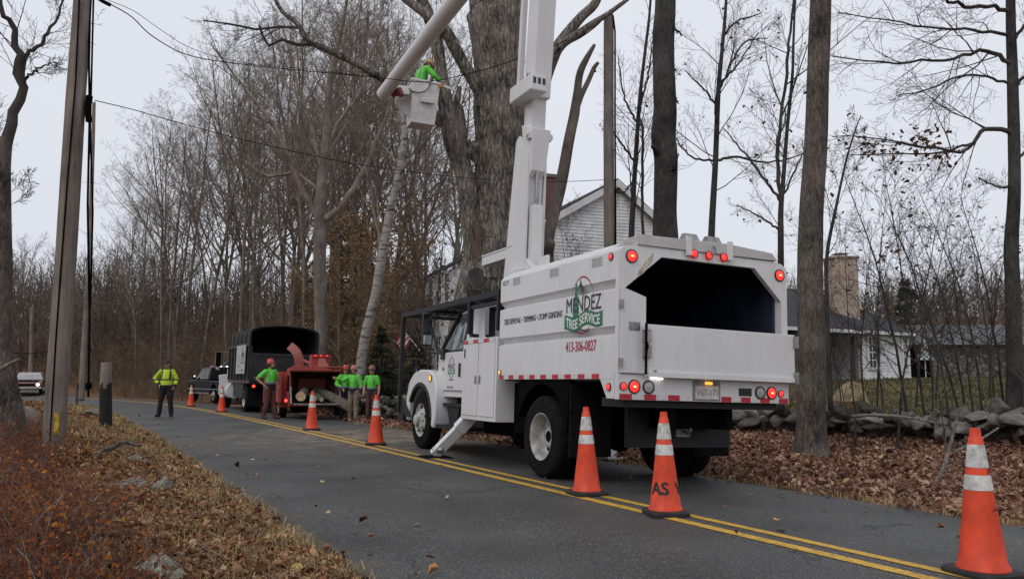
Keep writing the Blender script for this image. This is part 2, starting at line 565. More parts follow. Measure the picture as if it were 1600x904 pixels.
# ================================================================== THE SETTING
def ground_material():
    m = bpy.data.materials.new('leaf_litter_ground'); m.use_nodes = True
    nt = m.node_tree; b = nt.nodes['Principled BSDF']
    b.inputs['Roughness'].default_value = 0.95
    b.inputs['Specular IOR Level'].default_value = 0.1
    tc = nt.nodes.new('ShaderNodeTexCoord')
    vo = nt.nodes.new('ShaderNodeTexVoronoi'); vo.inputs['Scale'].default_value = 13.0
    nt.links.new(tc.outputs['Object'], vo.inputs['Vector'])
    r = nt.nodes.new('ShaderNodeValToRGB')
    cols = [(0.0, (0.06, 0.032, 0.02)), (0.3, (0.13, 0.066, 0.036)), (0.55, (0.20, 0.108, 0.06)), (0.8, (0.27, 0.155, 0.09)), (1.0, (0.34, 0.22, 0.135))]
    els = r.color_ramp.elements
    while len(els) < len(cols): els.new(0.5)
    for e, (p, c) in zip(els, cols): e.position = p; e.color = (*c, 1)
    nt.links.new(vo.outputs['Color'], r.inputs['Fac'])
    n = nt.nodes.new('ShaderNodeTexNoise'); n.inputs['Scale'].default_value = 0.9; n.inputs['Detail'].default_value = 9; n.inputs['Roughness'].default_value = 0.7
    nt.links.new(tc.outputs['Object'], n.inputs['Vector'])
    g = nt.nodes.new('ShaderNodeValToRGB')
    g.color_ramp.elements[0].color = (0.075, 0.085, 0.03, 1); g.color_ramp.elements[1].color = (0.25, 0.20, 0.10, 1)
    g.color_ramp.elements[0].position = 0.35; g.color_ramp.elements[1].position = 0.68
    nt.links.new(n.outputs['Fac'], g.inputs['Fac'])
    at = nt.nodes.new('ShaderNodeAttribute'); at.attribute_name = 'grass'
    ad = nt.nodes.new('ShaderNodeMath'); ad.operation = 'MULTIPLY_ADD'; ad.inputs[1].default_value = 0.9; ad.use_clamp = True
    sb = nt.nodes.new('ShaderNodeMath'); sb.operation = 'SUBTRACT'; sb.inputs[1].default_value = 0.5
    nt.links.new(n.outputs['Fac'], sb.inputs[0])
    mul = nt.nodes.new('ShaderNodeMath'); mul.operation = 'MULTIPLY'
    nt.links.new(at.outputs['Fac'], mul.inputs[0]); mul.inputs[1].default_value = 1.0
    nt.links.new(sb.outputs[0], ad.inputs[0]); nt.links.new(mul.outputs[0], ad.inputs[2])
    mx = nt.nodes.new('ShaderNodeMixRGB')
    nt.links.new(ad.outputs[0], mx.inputs[0]); nt.links.new(r.outputs['Color'], mx.inputs[1]); nt.links.new(g.outputs['Color'], mx.inputs[2])
    nt.links.new(mx.outputs[0], b.inputs['Base Color'])
    bp = nt.nodes.new('ShaderNodeBump'); bp.inputs['Strength'].default_value = 0.8; bp.inputs['Distance'].default_value = 0.05
    nt.links.new(vo.outputs['Distance'], bp.inputs['Height']); nt.links.new(bp.outputs['Normal'], b.inputs['Normal'])
    return m

def build_ground():
    ss = np.concatenate([np.array([-400, -200, -100, -60, -30]), np.arange(-15, 45, 0.5), np.arange(45, 90, 2.0), np.array([95, 105, 120, 140, 170, 210, 280, 400, 600])])
    dts = np.concatenate([np.array([-600, -300, -180, -120, -90, -70, -55, -45, -36, -30, -25, -21, -18]), np.arange(-15, -3.4, 0.45), np.array([-3.35, -3.0, -1.5, 0, 1.2, 2.4, 2.75]), np.arange(3.1, 16, 0.45),
                          np.array([17, 19, 21, 24, 28, 33, 40, 50, 62, 80, 110, 160, 250, 400, 600])])
    V = []; gr = []
    for s in ss:
        c = centre(s)
        for dt in dts:
            x, y = xy(s, c + dt)
            z = ground_z(x, y)
            if ROAD_L - 0.01 < dt < ROAD_R + 0.01: z -= 0.03
            V.append((x, y, z))
            w = sstep(11.5, 14, dt) * (1 - sstep(19, 25, s)) * (1 - sstep(40, 55, dt))
            gr.append(w * 0.9)
    ni, nj = len(ss), len(dts)
    I = np.arange(ni - 1)[:, None] * nj + np.arange(nj - 1)[None, :]
    F = np.stack([I, I + 1, I + nj + 1, I + nj], axis=-1).reshape(-1, 4)[:, ::-1]
    me = np_mesh('ground', np.array(V), F, smooth=True)
    a = me.attributes.new('grass', 'FLOAT', 'POINT'); a.data.foreach_set('value', np.array(gr, dtype=np.float32))
    return link('ground', me, ground_material(), kind='structure')
build_ground()

def asphalt_material():
    m = bpy.data.materials.new('worn_asphalt'); m.use_nodes = True
    nt = m.node_tree; b = nt.nodes['Principled BSDF']
    tc = nt.nodes.new('ShaderNodeTexCoord')
    n1 = nt.nodes.new('ShaderNodeTexNoise'); n1.inputs['Scale'].default_value = 62; n1.inputs['Detail'].default_value = 3; n1.inputs['Roughness'].default_value = 0.8
    n2 = nt.nodes.new('ShaderNodeTexNoise'); n2.inputs['Scale'].default_value = 0.7; n2.inputs['Detail'].default_value = 7
    for n in (n1, n2): nt.links.new(tc.outputs['Object'], n.inputs['Vector'])
    r1 = nt.nodes.new('ShaderNodeValToRGB')
    e = r1.color_ramp.elements
    e[0].position = 0.34; e[0].color = (0.016, 0.016, 0.016, 1)
    e[1].position = 0.72; e[1].color = (0.42, 0.41, 0.39, 1)
    q = e.new(0.52); q.color = (0.066, 0.065, 0.062, 1)
    q = e.new(0.62); q.color = (0.11, 0.108, 0.102, 1)
    nt.links.new(n1.outputs['Fac'], r1.inputs['Fac'])
    mr = nt.nodes.new('ShaderNodeMapRange'); mr.inputs[1].default_value = 0.3; mr.inputs[2].default_value = 0.7; mr.inputs[3].default_value = 0.68; mr.inputs[4].default_value = 1.36
    nt.links.new(n2.outputs['Fac'], mr.inputs[0])
    sc = nt.nodes.new('ShaderNodeVectorMath'); sc.operation = 'SCALE'
    nt.links.new(r1.outputs['Color'], sc.inputs[0]); nt.links.new(mr.outputs[0], sc.inputs['Scale'])
    # thin cracks
    vo = nt.nodes.new('ShaderNodeTexVoronoi'); vo.feature = 'DISTANCE_TO_EDGE'; vo.inputs['Scale'].default_value = 0.33
    nv = nt.nodes.new('ShaderNodeTexNoise'); nv.inputs['Scale'].default_value = 2.0; nv.inputs['Detail'].default_value = 5
    nt.links.new(tc.outputs['Object'], nv.inputs['Vector'])
    va = nt.nodes.new('ShaderNodeVectorMath'); va.operation = 'MULTIPLY_ADD'; va.inputs[1].default_value = (0.9, 0.9, 0)
    nt.links.new(nv.outputs['Color'], va.inputs[0]); nt.links.new(tc.outputs['Object'], va.inputs[2])
    nt.links.new(va.outputs[0], vo.inputs['Vector'])
    lt = nt.nodes.new('ShaderNodeMath'); lt.operation = 'LESS_THAN'; lt.inputs[1].default_value = 0.0035
    nt.links.new(vo.outputs['Distance'], lt.inputs[0])
    gt = nt.nodes.new('ShaderNodeMath'); gt.operation = 'GREATER_THAN'; gt.inputs[1].default_value = 0.52
    nt.links.new(n2.outputs['Fac'], gt.inputs[0])
    an = nt.nodes.new('ShaderNodeMath'); an.operation = 'MULTIPLY'
    nt.links.new(lt.outputs[0], an.inputs[0]); nt.links.new(gt.outputs[0], an.inputs[1])
    m2 = nt.nodes.new('ShaderNodeMath'); m2.operation = 'MULTIPLY'; m2.inputs[1].default_value = 0.7
    nt.links.new(an.outputs[0], m2.inputs[0])
    mc = nt.nodes.new('ShaderNodeMixRGB'); mc.inputs[2].default_value = (0.018, 0.018, 0.02, 1)
    nt.links.new(m2.outputs[0], mc.inputs[0]); nt.links.new(sc.outputs[0], mc.inputs[1])
    # sawdust and wood chips blown about by the chipper
    c = G(610, 690, 0)
    sub = nt.nodes.new('ShaderNodeVectorMath'); sub.operation = 'SUBTRACT'; sub.inputs[1].default_value = (c.x - 0.2, c.y + 1.5, 0)
    nt.links.new(tc.outputs['Object'], sub.inputs[0])
    sl = nt.nodes.new('ShaderNodeVectorMath'); sl.operation = 'LENGTH'
    nt.links.new(sub.outputs[0], sl.inputs[0])
    dm = nt.nodes.new('ShaderNodeMapRange'); dm.inputs[1].default_value = 0.6; dm.inputs[2].default_value = 5.0; dm.inputs[3].default_value = 0.95; dm.inputs[4].default_value = 0.0
    nt.links.new(sl.outputs['Value'], dm.inputs[0])
    n4 = nt.nodes.new('ShaderNodeTexNoise'); n4.inputs['Scale'].default_value = 2.2; n4.inputs['Detail'].default_value = 9; n4.inputs['Roughness'].default_value = 0.75
    nt.links.new(tc.outputs['Object'], n4.inputs['Vector'])
    nm = nt.nodes.new('ShaderNodeMapRange'); nm.inputs[1].default_value = 0.42; nm.inputs[2].default_value = 0.66
    nt.links.new(n4.outputs['Fac'], nm.inputs[0])
    dmul = nt.nodes.new('ShaderNodeMath'); dmul.operation = 'MULTIPLY'
    nt.links.new(dm.outputs[0], dmul.inputs[0]); nt.links.new(nm.outputs[0], dmul.inputs[1])
    md = nt.nodes.new('ShaderNodeMixRGB'); md.inputs[2].default_value = (0.36, 0.28, 0.18, 1)
    nt.links.new(dmul.outputs[0], md.inputs[0]); nt.links.new(mc.outputs[0], md.inputs[1])
    nt.links.new(md.outputs[0], b.inputs['Base Color'])
    b.inputs['Roughness'].default_value = 0.62
    b.inputs['Specular IOR Level'].default_value = 0.35
    bp = nt.nodes.new('ShaderNodeBump'); bp.inputs['Strength'].default_value = 0.55; bp.inputs['Distance'].default_value = 0.012
    nt.links.new(n1.outputs['Fac'], bp.inputs['Height']); nt.links.new(bp.outputs['Normal'], b.inputs['Normal'])
    return m
M_ASPH = asphalt_material()

def strip(name, dt0, dt1, lift, m, s0=-14, s1=110, ragged=0.0, step=0.4, parent=None, kind=None):
    rng = random.Random(5)
    V = []; F = []
    ss = np.arange(s0, s1, step)
    cols = [dt0 + (dt1 - dt0) * k / 8 for k in range(9)] if abs(dt1 - dt0) > 1 else [dt0, dt1]
    if ragged: cols = sorted(set(cols + [0.0]))
    for s in ss:
        c = centre(s); d_ = (centre(s + .5) - centre(s - .5))
        nrm = 1 / math.sqrt(1 + d_ * d_)
        for k, dt in enumerate(cols):
            q = dt
            if ragged and k in (0, len(cols) - 1):
                q += ragged * (mnoise.noise(Vector((s * 1.1, dt, 0))) + 0.6 * mnoise.noise(Vector((s * 3.7, dt, 5))))
            x, y = xy(s - d_ * q * nrm * 0, c + q)
            dd = math.hypot(x, y)
            V.append((x, y, road_z(q) + lift + 9.0 * sstep(58, 140, dd)))
    n = len(cols)
    I = np.arange(len(ss) - 1)[:, None] * n + np.arange(n - 1)[None, :]
    F = np.stack([I, I + 1, I + n + 1, I + n], axis=-1).reshape(-1, 4)[:, ::-1]
    me = np_mesh(name, np.array(V), F, smooth=True)
    return link(name, me, m, parent, kind)
road = strip('road', ROAD_L, ROAD_R, 0.0, M_ASPH, ragged=0.10, kind='structure')
def paint_material():
    m = mat('worn_yellow_paint', (0.62, 0.36, 0.035), 0.6, var=0.1, vscale=6, bump=0.3, bscale=90)
    nt = m.node_tree; b = nt.nodes['Principled BSDF']
    tc = nt.nodes.new('ShaderNodeTexCoord')
    n = nt.nodes.new('ShaderNodeTexNoise'); n.inputs['Scale'].default_value = 26; n.inputs['Detail'].default_value = 8; n.inputs['Roughness'].default_value = 0.8
    nt.links.new(tc.outputs['Object'], n.inputs['Vector'])
    mr = nt.nodes.new('ShaderNodeMapRange'); mr.inputs[1].default_value = 0.50; mr.inputs[2].default_value = 0.64
    nt.links.new(n.outputs['Fac'], mr.inputs[0])
    mx = nt.nodes.new('ShaderNodeMixRGB'); mx.inputs[2].default_value = (0.12, 0.095, 0.06, 1)
    old = b.inputs['Base Color'].links[0].from_socket
    nt.links.new(mr.outputs[0], mx.inputs[0]); nt.links.new(old, mx.inputs[1]); nt.links.new(mx.outputs[0], b.inputs['Base Color'])
    return m
M_YEL = paint_material()
strip('yellow_line', -0.20, -0.09, 0.005, M_YEL, parent=road)
strip('yellow_line', 0.06, 0.17, 0.005, M_YEL, parent=road)
# ================================================================== TREES
BK_GREY = bark('bark_grey_brown', (0.10, 0.084, 0.072), (0.29, 0.246, 0.21), 6, .08)
BK_DARK = bark('bark_dark', (0.025, 0.024, 0.024), (0.115, 0.108, 0.102), 7, .10)
BK_MAPLE = bark('bark_old_maple', (0.03, 0.026, 0.023), (0.34, 0.30, 0.262), 4.6, .24, (.43, .68))
BK_OAK = bark('bark_oak', (0.03, 0.025, 0.022), (0.205, 0.173, 0.148), 8, .18)
BK_TWIG = mat('twig_bark', (0.215, 0.178, 0.148), 0.9, var=0.25, vscale=1.5, spec=0.1)
BK_TWIG_D = mat('twig_bark_dark', (0.075, 0.066, 0.06), 0.9, var=0.2, vscale=1.5, spec=0.1)
LEAF_BROWN = rampmat('withered_leaf', [(0, (0.07, 0.034, 0.02)), (0.5, (0.15, 0.075, 0.035)), (1, (0.24, 0.13, 0.06))], attr='rnd', trans=0.2)
LEAF_BEECH = rampmat('beech_leaf', [(0, (0.15, 0.085, 0.042)), (0.5, (0.29, 0.18, 0.085)), (1, (0.42, 0.29, 0.16))], attr='rnd', trans=0.25)

def rperp(rng, d):
    while True:
        v = Vector((rng.gauss(0, 1), rng.gauss(0, 1), rng.gauss(0, 1)))
        v -= d * v.dot(d)
        if v.length > 0.2:
            return v.normalized()

def grow(rng, out, p, d, L, r, lvl, P):
    n = P['n'][lvl]
    w = P['w'][lvl]; up = P['up'][lvl]; tp = P['tip'][lvl]
    pts = [p.copy()]; rad = [r]; dirs = [d]
    st_ = L / n
    for i in range(n):
        d = (d + Vector((rng.gauss(0, w), rng.gauss(0, w), rng.gauss(0, w) + up))).normalized()
        p = p + d * st_
        pts.append(p); dirs.append(d)
        rad.append(r * (1 - (1 - tp) * ((i + 1) / n)))
    out.append((lvl, pts, rad))
    if lvl < P['max']:
        branch_off(rng, out, pts, rad, dirs, L, lvl, P)

def branch_off(rng, out, pts, rad, dirs, L, lvl, P, m=None, t0=None, ratio=None):
    m = P['m'][lvl] if m is None else m
    t0 = P['t0'][lvl] if t0 is None else t0
    ratio = P['ratio'][lvl] if ratio is None else ratio
    n = len(pts) - 1
    for j in range(m):
        t = t0 + (1 - t0) * (j + rng.random()) / m
        t = min(t, 0.985)
        k = min(int(t * n), n - 1); u = t * n - k
        q = pts[k].lerp(pts[k + 1], u); rr = rad[k] * (1 - u) + rad[k + 1] * u
        d = dirs[min(k + 1, n)]
        a = R_(rng.gauss(P['ang'][lvl], 9))
        d2 = (d * math.cos(a) + rperp(rng, d) * math.sin(a)).normalized()
        L2 = L * ratio * (1 - 0.55 * (t - t0) / (1 - t0 + 1e-6)) * rng.uniform(0.7, 1.25)
        r2 = max(P['rmin'], min(rr * 0.62, P['rr'] * L2))
        grow(rng, out, q, d2, L2, r2, lvl + 1, P)

FOREST = dict(n=[10, 6, 4, 3, 2], w=[0.035, 0.10, 0.14, 0.18, 0.2], up=[0.02, 0.10, 0.07, 0.04, 0.02], tip=[0.18, 0.2, 0.25, 0.4, 0.5],
              m=[17, 7, 6, 4, 0], t0=[0.36, 0.25, 0.2, 0.15, 0], ratio=[0.36, 0.48, 0.5, 0.5, 0], ang=[42, 40, 42, 45, 0], max=4, rmin=0.006, rr=0.0115)
SAPLING = dict(n=[9, 4, 3, 2], w=[0.05, 0.12, 0.16, 0.2], up=[0.04, 0.09, 0.05, 0.03], tip=[0.15, 0.25, 0.4, 0.5],
               m=[15, 5, 3, 0], t0=[0.25, 0.2, 0.2, 0], ratio=[0.27, 0.5, 0.5, 0], ang=[48, 42, 45, 0], max=3, rmin=0.0035, rr=0.009)
SIDES = [10, 6, 4, 3, 3]

def tubes_of(out, lv, sides=SIDES):
    return batch_tubes([(p, r, sides[l]) for l, p, r in out if l in lv])

def tree_proto(seed, P, H, r, lean=0.04, leaves=0, leaf_size=0.07, leaf_lv=(2, 3), drop=()):
    rng = random.Random(seed)
    out = []
    d = Vector((rng.gauss(0, lean), rng.gauss(0, lean), 1)).normalized()
    grow(rng, out, Vector((0, 0, -0.25)), d, H, r, 0, P)
    # a little root flare
    lvl, pts, rad = out[0]
    rad[0] *= 1.5
    V, F = tubes_of(out, (0,))
    tr = np_mesh('trunk', V, F, smooth=True)
    V, F = tubes_of(out, (1, 2, 3, 4))
    cr = np_mesh('crown', V, F, smooth=True)
    lf = None
    if leaves:
        nr = np.random.default_rng(seed)
        tips = [p for l, pp, _ in out if l in leaf_lv for p in pp[1:]]
        idx = nr.integers(0, len(tips), leaves)
        P_ = np.array([tuple(tips[i]) for i in idx]) + nr.normal(size=(leaves, 3)) * leaf_size * 0.8
        V, F, rn = leaf_cloud(P_, leaf_size, nr, flat=0.1)
        lf = np_mesh('foliage', V, F, rn)
    return tr, cr, lf

def place_tree(proto, name, label, cat, loc, rot, sc, mt, mc, group=None, ml=None):
    t = thing(name, label, cat, loc, (0, 0, rot), group)
    t.scale = (sc, sc, sc)
    link('trunk', proto[0], mt, t)
    link('crown', proto[1], mc, t)
    if proto[2] is not None:
        link('foliage', proto[2], ml, t)
    return t

rng = random.Random(11)
FOR = [tree_proto(100 + i, dict(FOREST, m=[15 + i, 7, 6, 4, 0], t0=[0.30 + 0.03 * (i % 3), 0.25, 0.2, 0.15, 0]), 18 + (i % 3), 0.115 + 0.02 * (i % 3), lean=.07) for i in range(5)]
FORH = [18, 19, 20, 18, 19]
env_x = [-40, 20, 60, 100, 150, 180, 230, 280, 330, 400, 450, 500, 560, 640, 720, 780]
env_y = [380, 370, 350, 390, 400, 330, 230, 120, 170, 90, 60, 10, 0, 30, 120, 250]
k = 0
WT = [[], [], []]
for row, (d0, d1, n) in enumerate([(40, 47, 10), (47, 57, 12), (57, 72, 15), (74, 95, 15)]):
    for i in range(n):
        px = (-20 if row > 1 else 165) + ((760 if row > 1 else 640) - (-20 if row > 1 else 165)) * (i + rng.random()) / n
        d = rng.uniform(d0, d1)
        if px < 130 and d < 66: d = rng.uniform(68, 90)
        # keep clear of the white house and of the road
        g = GP(px, d)
        s, t = st(g.x, g.y); dt = t - centre(s)
        if -6.5 < dt < 5.5: 
            g = GP(px, d + 12); s, t = st(g.x, g.y); dt = t - centre(s)
            if -6.5 < dt < 5.5: continue
        if px > 640 and d < 62: continue
        ty = np.interp(px, env_x, env_y) + rng.uniform(0, 130) * (0.4 + 0.4 * (row < 2))
        top = W(px, ty, g.y).z
        hgt = max(7, top - g.z)
        j = k % 5
        lab = ['tall bare grey-brown tree in the woodland across the road', 'bare slender tree in the depth of the woodland', 'bare tree of the woodland far behind the vehicles'][min(2, row)]
        WT[min(2, row)].append(place_tree(FOR[j], 'woodland_tree', lab, 'tree', g, rng.uniform(0, 6.28), hgt / FORH[j], BK_GREY, BK_TWIG,
                   ['front row of the woodland', 'second row of the woodland', 'back rows of the woodland'][min(2, row)]))
        k += 1
rank_labels(WT[0], 'tall bare grey-brown tree, %s in the front row of the woodland')
for i, (px, d, ty) in enumerate([(452, 44, 40), (536, 46, -20), (566, 50, 20), (592, 47, -10), (616, 54, 60), (648, 58, 30), (676, 60, 90), (700, 63, 60), (726, 66, 130), (420, 52, 70), (478, 56, 10), (372, 46, 90)]):
    g = GP(px, d); hgt = W(px, ty, g.y).z - g.z; j = (i * 2 + 1) % 5
    WT[1].append(place_tree(FOR[j], 'woodland_tree', 'bare slender tree in the depth of the woodland', 'tree', g, i * 1.7, hgt / FORH[j], BK_GREY, BK_TWIG, 'second row of the woodland'))
rank_labels(WT[1], 'bare slender tree, %s in the second row of the woodland')
# trees behind the low houses on the right
for i in range(20):
    px = 1050 + 600 * (i + rng.random()) / 20
    d = rng.uniform(62, 88)
    g = GP(px, d)
    ty = np.interp(px, [1050, 1250, 1400, 1600, 1660], [440, 410, 425, 400, 380]) + rng.uniform(-12, 45)
    hgt = max(5, W(px, ty, g.y).z - g.z)
    j = i % 5
    place_tree(FOR[j], 'woodland_tree', 'bare tree in the treeline behind the low houses', 'tree', g, rng.uniform(0, 6.28), hgt / FORH[j], BK_GREY, BK_TWIG, 'treeline behind the low houses')

# far wood: the closed mass behind everything
BK_FAR = mat('far_wood_bark', (0.16, 0.132, 0.11), 0.95, var=0.3, vscale=.4, spec=0.05)
BK_BRUSHY = mat('thicket_bark', (0.185, 0.135, 0.095), 0.9, var=0.35, vscale=.5, spec=0.1)
def far_wood():
    r = random.Random(3); items = []
    for i in range(2600):
        px = r.uniform(-80, 860) if i % 10 < 7 else r.uniform(860, 1700)
        right = px > 860
        d = r.uniform(82, 130) if right else r.uniform(64, 112)
        x = (px - 800) / FPX * d
        s_, t_ = st(x, d)
        if -5.5 < t_ - centre(s_) < 5: continue
        g = on_ground(x, d)
        h = (r.uniform(3, 7.5) if right else r.uniform(3, 12)) * (0.8 if px < 150 else 1)
        lean = Vector((r.gauss(0, .12), r.gauss(0, .12), 1))
        b0 = g + Vector((0, 0, -0.3))
        items.append(([b0, b0 + lean * h * .5 + Vector((r.gauss(0, .2), 0, 0)), b0 + lean * h], [r.uniform(.04, .10), 0.04, 0.012], 4))
        for q in range(13):
            t = r.uniform(.1, .95); p = b0 + lean * h * t
            dd = Vector((r.gauss(0, 1), r.gauss(0, 1), r.uniform(.2, 1.5))).normalized()
            L = h * .30 * (1.25 - t)
            items.append(([p, p + dd * L * .5, p + (dd + Vector((0, 0, .25))) * L], [0.035, 0.024, 0.012], 3))
    V, F = batch_tubes(items)
    o = link('far_wood', np_mesh('far_wood', V, F), BK_FAR)
    tag(o, 'grey-brown bare wood closing the view far behind', 'wood', kind='stuff')
far_wood()

# thicket of thin stems between the woodland trees
def thicket():
    r = random.Random(8); items = []
    for i in range(4200):
        px = r.uniform(-60, 700); d = r.uniform(38, 68) if px > 140 else r.uniform(50, 74)
        x = (px - 800) / FPX * d
        s, t = st(x, d); dt = t - centre(s)
        if -5 < dt < 4.6: continue
        if px > 655 and d < 58: continue
        g = on_ground(x, d)
        h = r.uniform(1.0, 3.4) if i % 3 else r.uniform(3, 6.5)
        dd = Vector((r.gauss(0, .2), r.gauss(0, .2), 1))
        p = [g + Vector((0, 0, -.1)), g + dd * h * .5, g + dd * h + Vector((r.gauss(0, .3), r.gauss(0, .3), 0))]
        items.append((p, [0.018, 0.013, 0.006], 3))
        for q in range(8):
            a = p[0].lerp(p[2], r.uniform(.15, 1)); e = Vector((r.gauss(0, 1), r.gauss(0, 1), r.uniform(-.1, 1.1))).normalized() * r.uniform(.4, 1.3)
            items.append(([a, a + e * .5, a + e + Vector((0, 0, .1))], [0.010, 0.008, 0.005], 3))
    V, F = batch_tubes(items)
    o = link('thicket', np_mesh('thicket', V, F), BK_BRUSHY)
    tag(o, 'tangle of thin bare stems under the woodland trees', 'undergrowth', kind='stuff')
thicket()

# young beeches that keep their brown leaves, right of the wood chipper
BEE = [tree_proto(300 + i, dict(SAPLING, m=[24, 7, 4, 0], t0=[0.08, 0.2, 0.2, 0], ratio=[0.36, 0.5, 0.5, 0]), 6.0, 0.05, leaves=2600, leaf_size=0.085, leaf_lv=(1, 2, 3)) for i in range(2)]
BT = []
for i, (px, d, h) in enumerate([(508, 39, 6.5), (538, 38, 8.0), (560, 41, 9.5), (590, 36, 7.0), (612, 40, 8.5), (650, 39, 7.5), (486, 44, 7.0), (628, 45, 9.5)]):
    BT.append(place_tree(BEE[i % 2], 'young_beech', 'young tree holding brown withered leaves behind the workers', 'tree', GP(px, d), i * 1.3, h / 6.0, BK_GREY, BK_TWIG, 'brown-leaved young trees', LEAF_BEECH))
rank_labels(BT, 'young tree holding brown withered leaves, %s of those behind the workers')

# dark green conifers
def conifer(seed, H):
    r = random.Random(seed); nr = np.random.default_rng(seed); items = []; needles = []
    for i in range(90):
        t = r.uniform(0.05, 0.97); z = H * t; L = (1 - t) * H * 0.34 + 0.15
        a = r.uniform(0, 6.28); dd = Vector((math.cos(a), math.sin(a), r.uniform(-.25, .25)))
        p0 = Vector((0, 0, z)); p1 = p0 + dd * L * .5; p2 = p0 + dd * L + Vector((0, 0, -.08 * L))
        items.append(([p0, p1, p2], [0.03, 0.02, 0.006], 3))
        for q in range(34):
            u = r.uniform(.15, 1); needles.append(tuple(p0.lerp(p2, u) + Vector((r.gauss(0, .13), r.gauss(0, .13), r.gauss(0, .08))) * (0.5 + L * .3)))
    V, F = batch_tubes([([Vector((0, 0, -.2)), Vector((0, 0, H * .5)), Vector((0, 0, H))], [0.12, 0.08, 0.01], 8)])
    tr = np_mesh('trunk', V, F, smooth=True)
    V, F = batch_tubes(items); cr = np_mesh('branches', V, F)
    V, F, rn = leaf_cloud(np.array(needles), 0.19, nr, flat=0.2, aspect=0.35)
    return tr, cr, np_mesh('foliage', V, F, rn)
LEAF_GREEN = rampmat('conifer_needles', [(0, (0.012, 0.022, 0.010)), (0.6, (0.03, 0.045, 0.02)), (1, (0.055, 0.07, 0.03))], attr='rnd', trans=0.1)
CON = conifer(5, 5.0)
for i, (px, d, h, lab) in enumerate([(597, 34, 3.4, 'low dark green conifer behind the birch foot'), (652, 33, 3.0, 'small dark green conifer left of the cab guard frame'), (530, 56, 13.0, 'tall dark green conifer deep in the woodland'),
                                     (558, 60, 12.0, 'green conifer in the woodland right of the tallest conifer'), (1420, 58, 7.0, 'dark conifer behind the stone outbuilding roof')]):
    t = place_tree(CON, 'conifer', lab, 'tree', GP(px, d), i * 1.1, h / 5.0, BK_DARK, BK_TWIG_D, None, LEAF_GREEN)
    t.children[1].name = 'branches'

# ------------------------------------------------------------------ single trees drawn limb by limb
def rough_tube(pts, rads, n=28, rows=60, amp=0.10, seed=0, freq=2.2, rib=9, taper_end=True):
    """a thick limb with furrowed bark as real relief"""
    pts = [Vector(p) for p in pts]
    cum = [0]
    for a, b in zip(pts, pts[1:]): cum.append(cum[-1] + (b - a).length)
    V = []; F = []; L = cum[-1]
    def cr(t):
        x = t * L
        i = max(j for j in range(len(cum)) if cum[j] <= x + 1e-6); i = min(i, len(pts) - 2)
        u = (x - cum[i]) / (cum[i + 1] - cum[i])
        p0 = pts[max(i - 1, 0)]; p1 = pts[i]; p2 = pts[i + 1]; p3 = pts[min(i + 2, len(pts) - 1)]
        q = 0.5 * ((2 * p1) + (p2 - p0) * u + (2 * p0 - 5 * p1 + 4 * p2 - p3) * u * u + (3 * p1 - p0 - 3 * p2 + p3) * u ** 3)
        return q, rads[i] * (1 - u) + rads[i + 1] * u
    C = [cr(i / rows) for i in range(rows + 1)]
    u = None
    for i, (p, r) in enumerate(C):
        t = (C[min(i + 1, rows)][0] - C[max(i - 1, 0)][0]).normalized()
        if u is None: u = t.cross(Vector((0, 1, 0.1))).normalized()
        else: u = (u - t * u.dot(t)).normalized()
        w = t.cross(u)
        for k_ in range(n):
            a = 2 * PI * k_ / n
            h = i / rows * L
            nz = mnoise.noise(Vector((math.cos(a) * rib * .35, math.sin(a) * rib * .35, h * freq * .35 + seed)))
            n2 = mnoise.noise(Vector((math.cos(a) * 1.2, math.sin(a) * 1.2, h * .8 + seed * 3)))
            n3 = abs(mnoise.noise(Vector((math.cos(a) * rib * .62, math.sin(a) * rib * .62, h * freq * .30 + seed + 9))))
            rr = r * (1 + amp * .5 * nz + amp * 1.1 * n2 + amp * (1.6 * min(n3, .28) - .25))
            V.append(p + (u * math.cos(a) + w * math.sin(a)) * rr)
    for i in range(rows):
        for k_ in range(n):
            a, b = i * n + k_, i * n + (k_ + 1) % n
            F.append((a, b, b + n, a + n))
    F.append(tuple(range(n - 1, -1, -1))); F.append(tuple(range(rows * n, rows * n + n)))
    me = bpy.data.meshes.new('limb'); me.from_pydata([tuple(q) for q in V], [], F)
    me.polygons.foreach_set('use_smooth', [True] * len(me.polygons))
    me.polygons[-1].use_smooth = False; me.polygons[-2].use_smooth = False
    me.update()
    return me, C

def limb_path(spec):
    """spec: (px, py, depth, width in px) control points -> world points and radii"""
    pts = [W(a, b, d) for a, b, d, w in spec]
    rads = [w / 2 / FPX * d for a, b, d, w in spec]
    return pts, rads
def local(pts, base):
    return [p - base for p in pts]
def twig_limb(rng, out, pts, rads, P, m, t0=0.2, ratio=0.4, lvl=1, Lover=None):
    """side branches and twigs off a drawn limb"""
    dirs = [(pts[min(i + 1, len(pts) - 1)] - pts[max(i - 1, 0)]).normalized() for i in range(len(pts))]
    L = Lover or sum((b - a).length for a, b in zip(pts, pts[1:]))
    branch_off(rng, out, pts, rads, dirs, L, lvl, P, m=m, t0=t0, ratio=ratio)
def smooth_path(pts, rads, n):
    m = len(pts) - 1; res = []; rr = []
    for j in range(n + 1):
        x = m * j / n; i = min(int(x), m - 1); u = x - i
        p0, p1, p2, p3 = pts[max(i - 1, 0)], pts[i], pts[i + 1], pts[min(i + 2, m)]
        res.append(0.5 * ((2 * p1) + (p2 - p0) * u + (2 * p0 - 5 * p1 + 4 * p2 - p3) * u * u + (3 * p1 - p0 - 3 * p2 + p3) * u ** 3))
        rr.append(rads[i] * (1 - u) + rads[i + 1] * u)
    return res, rr
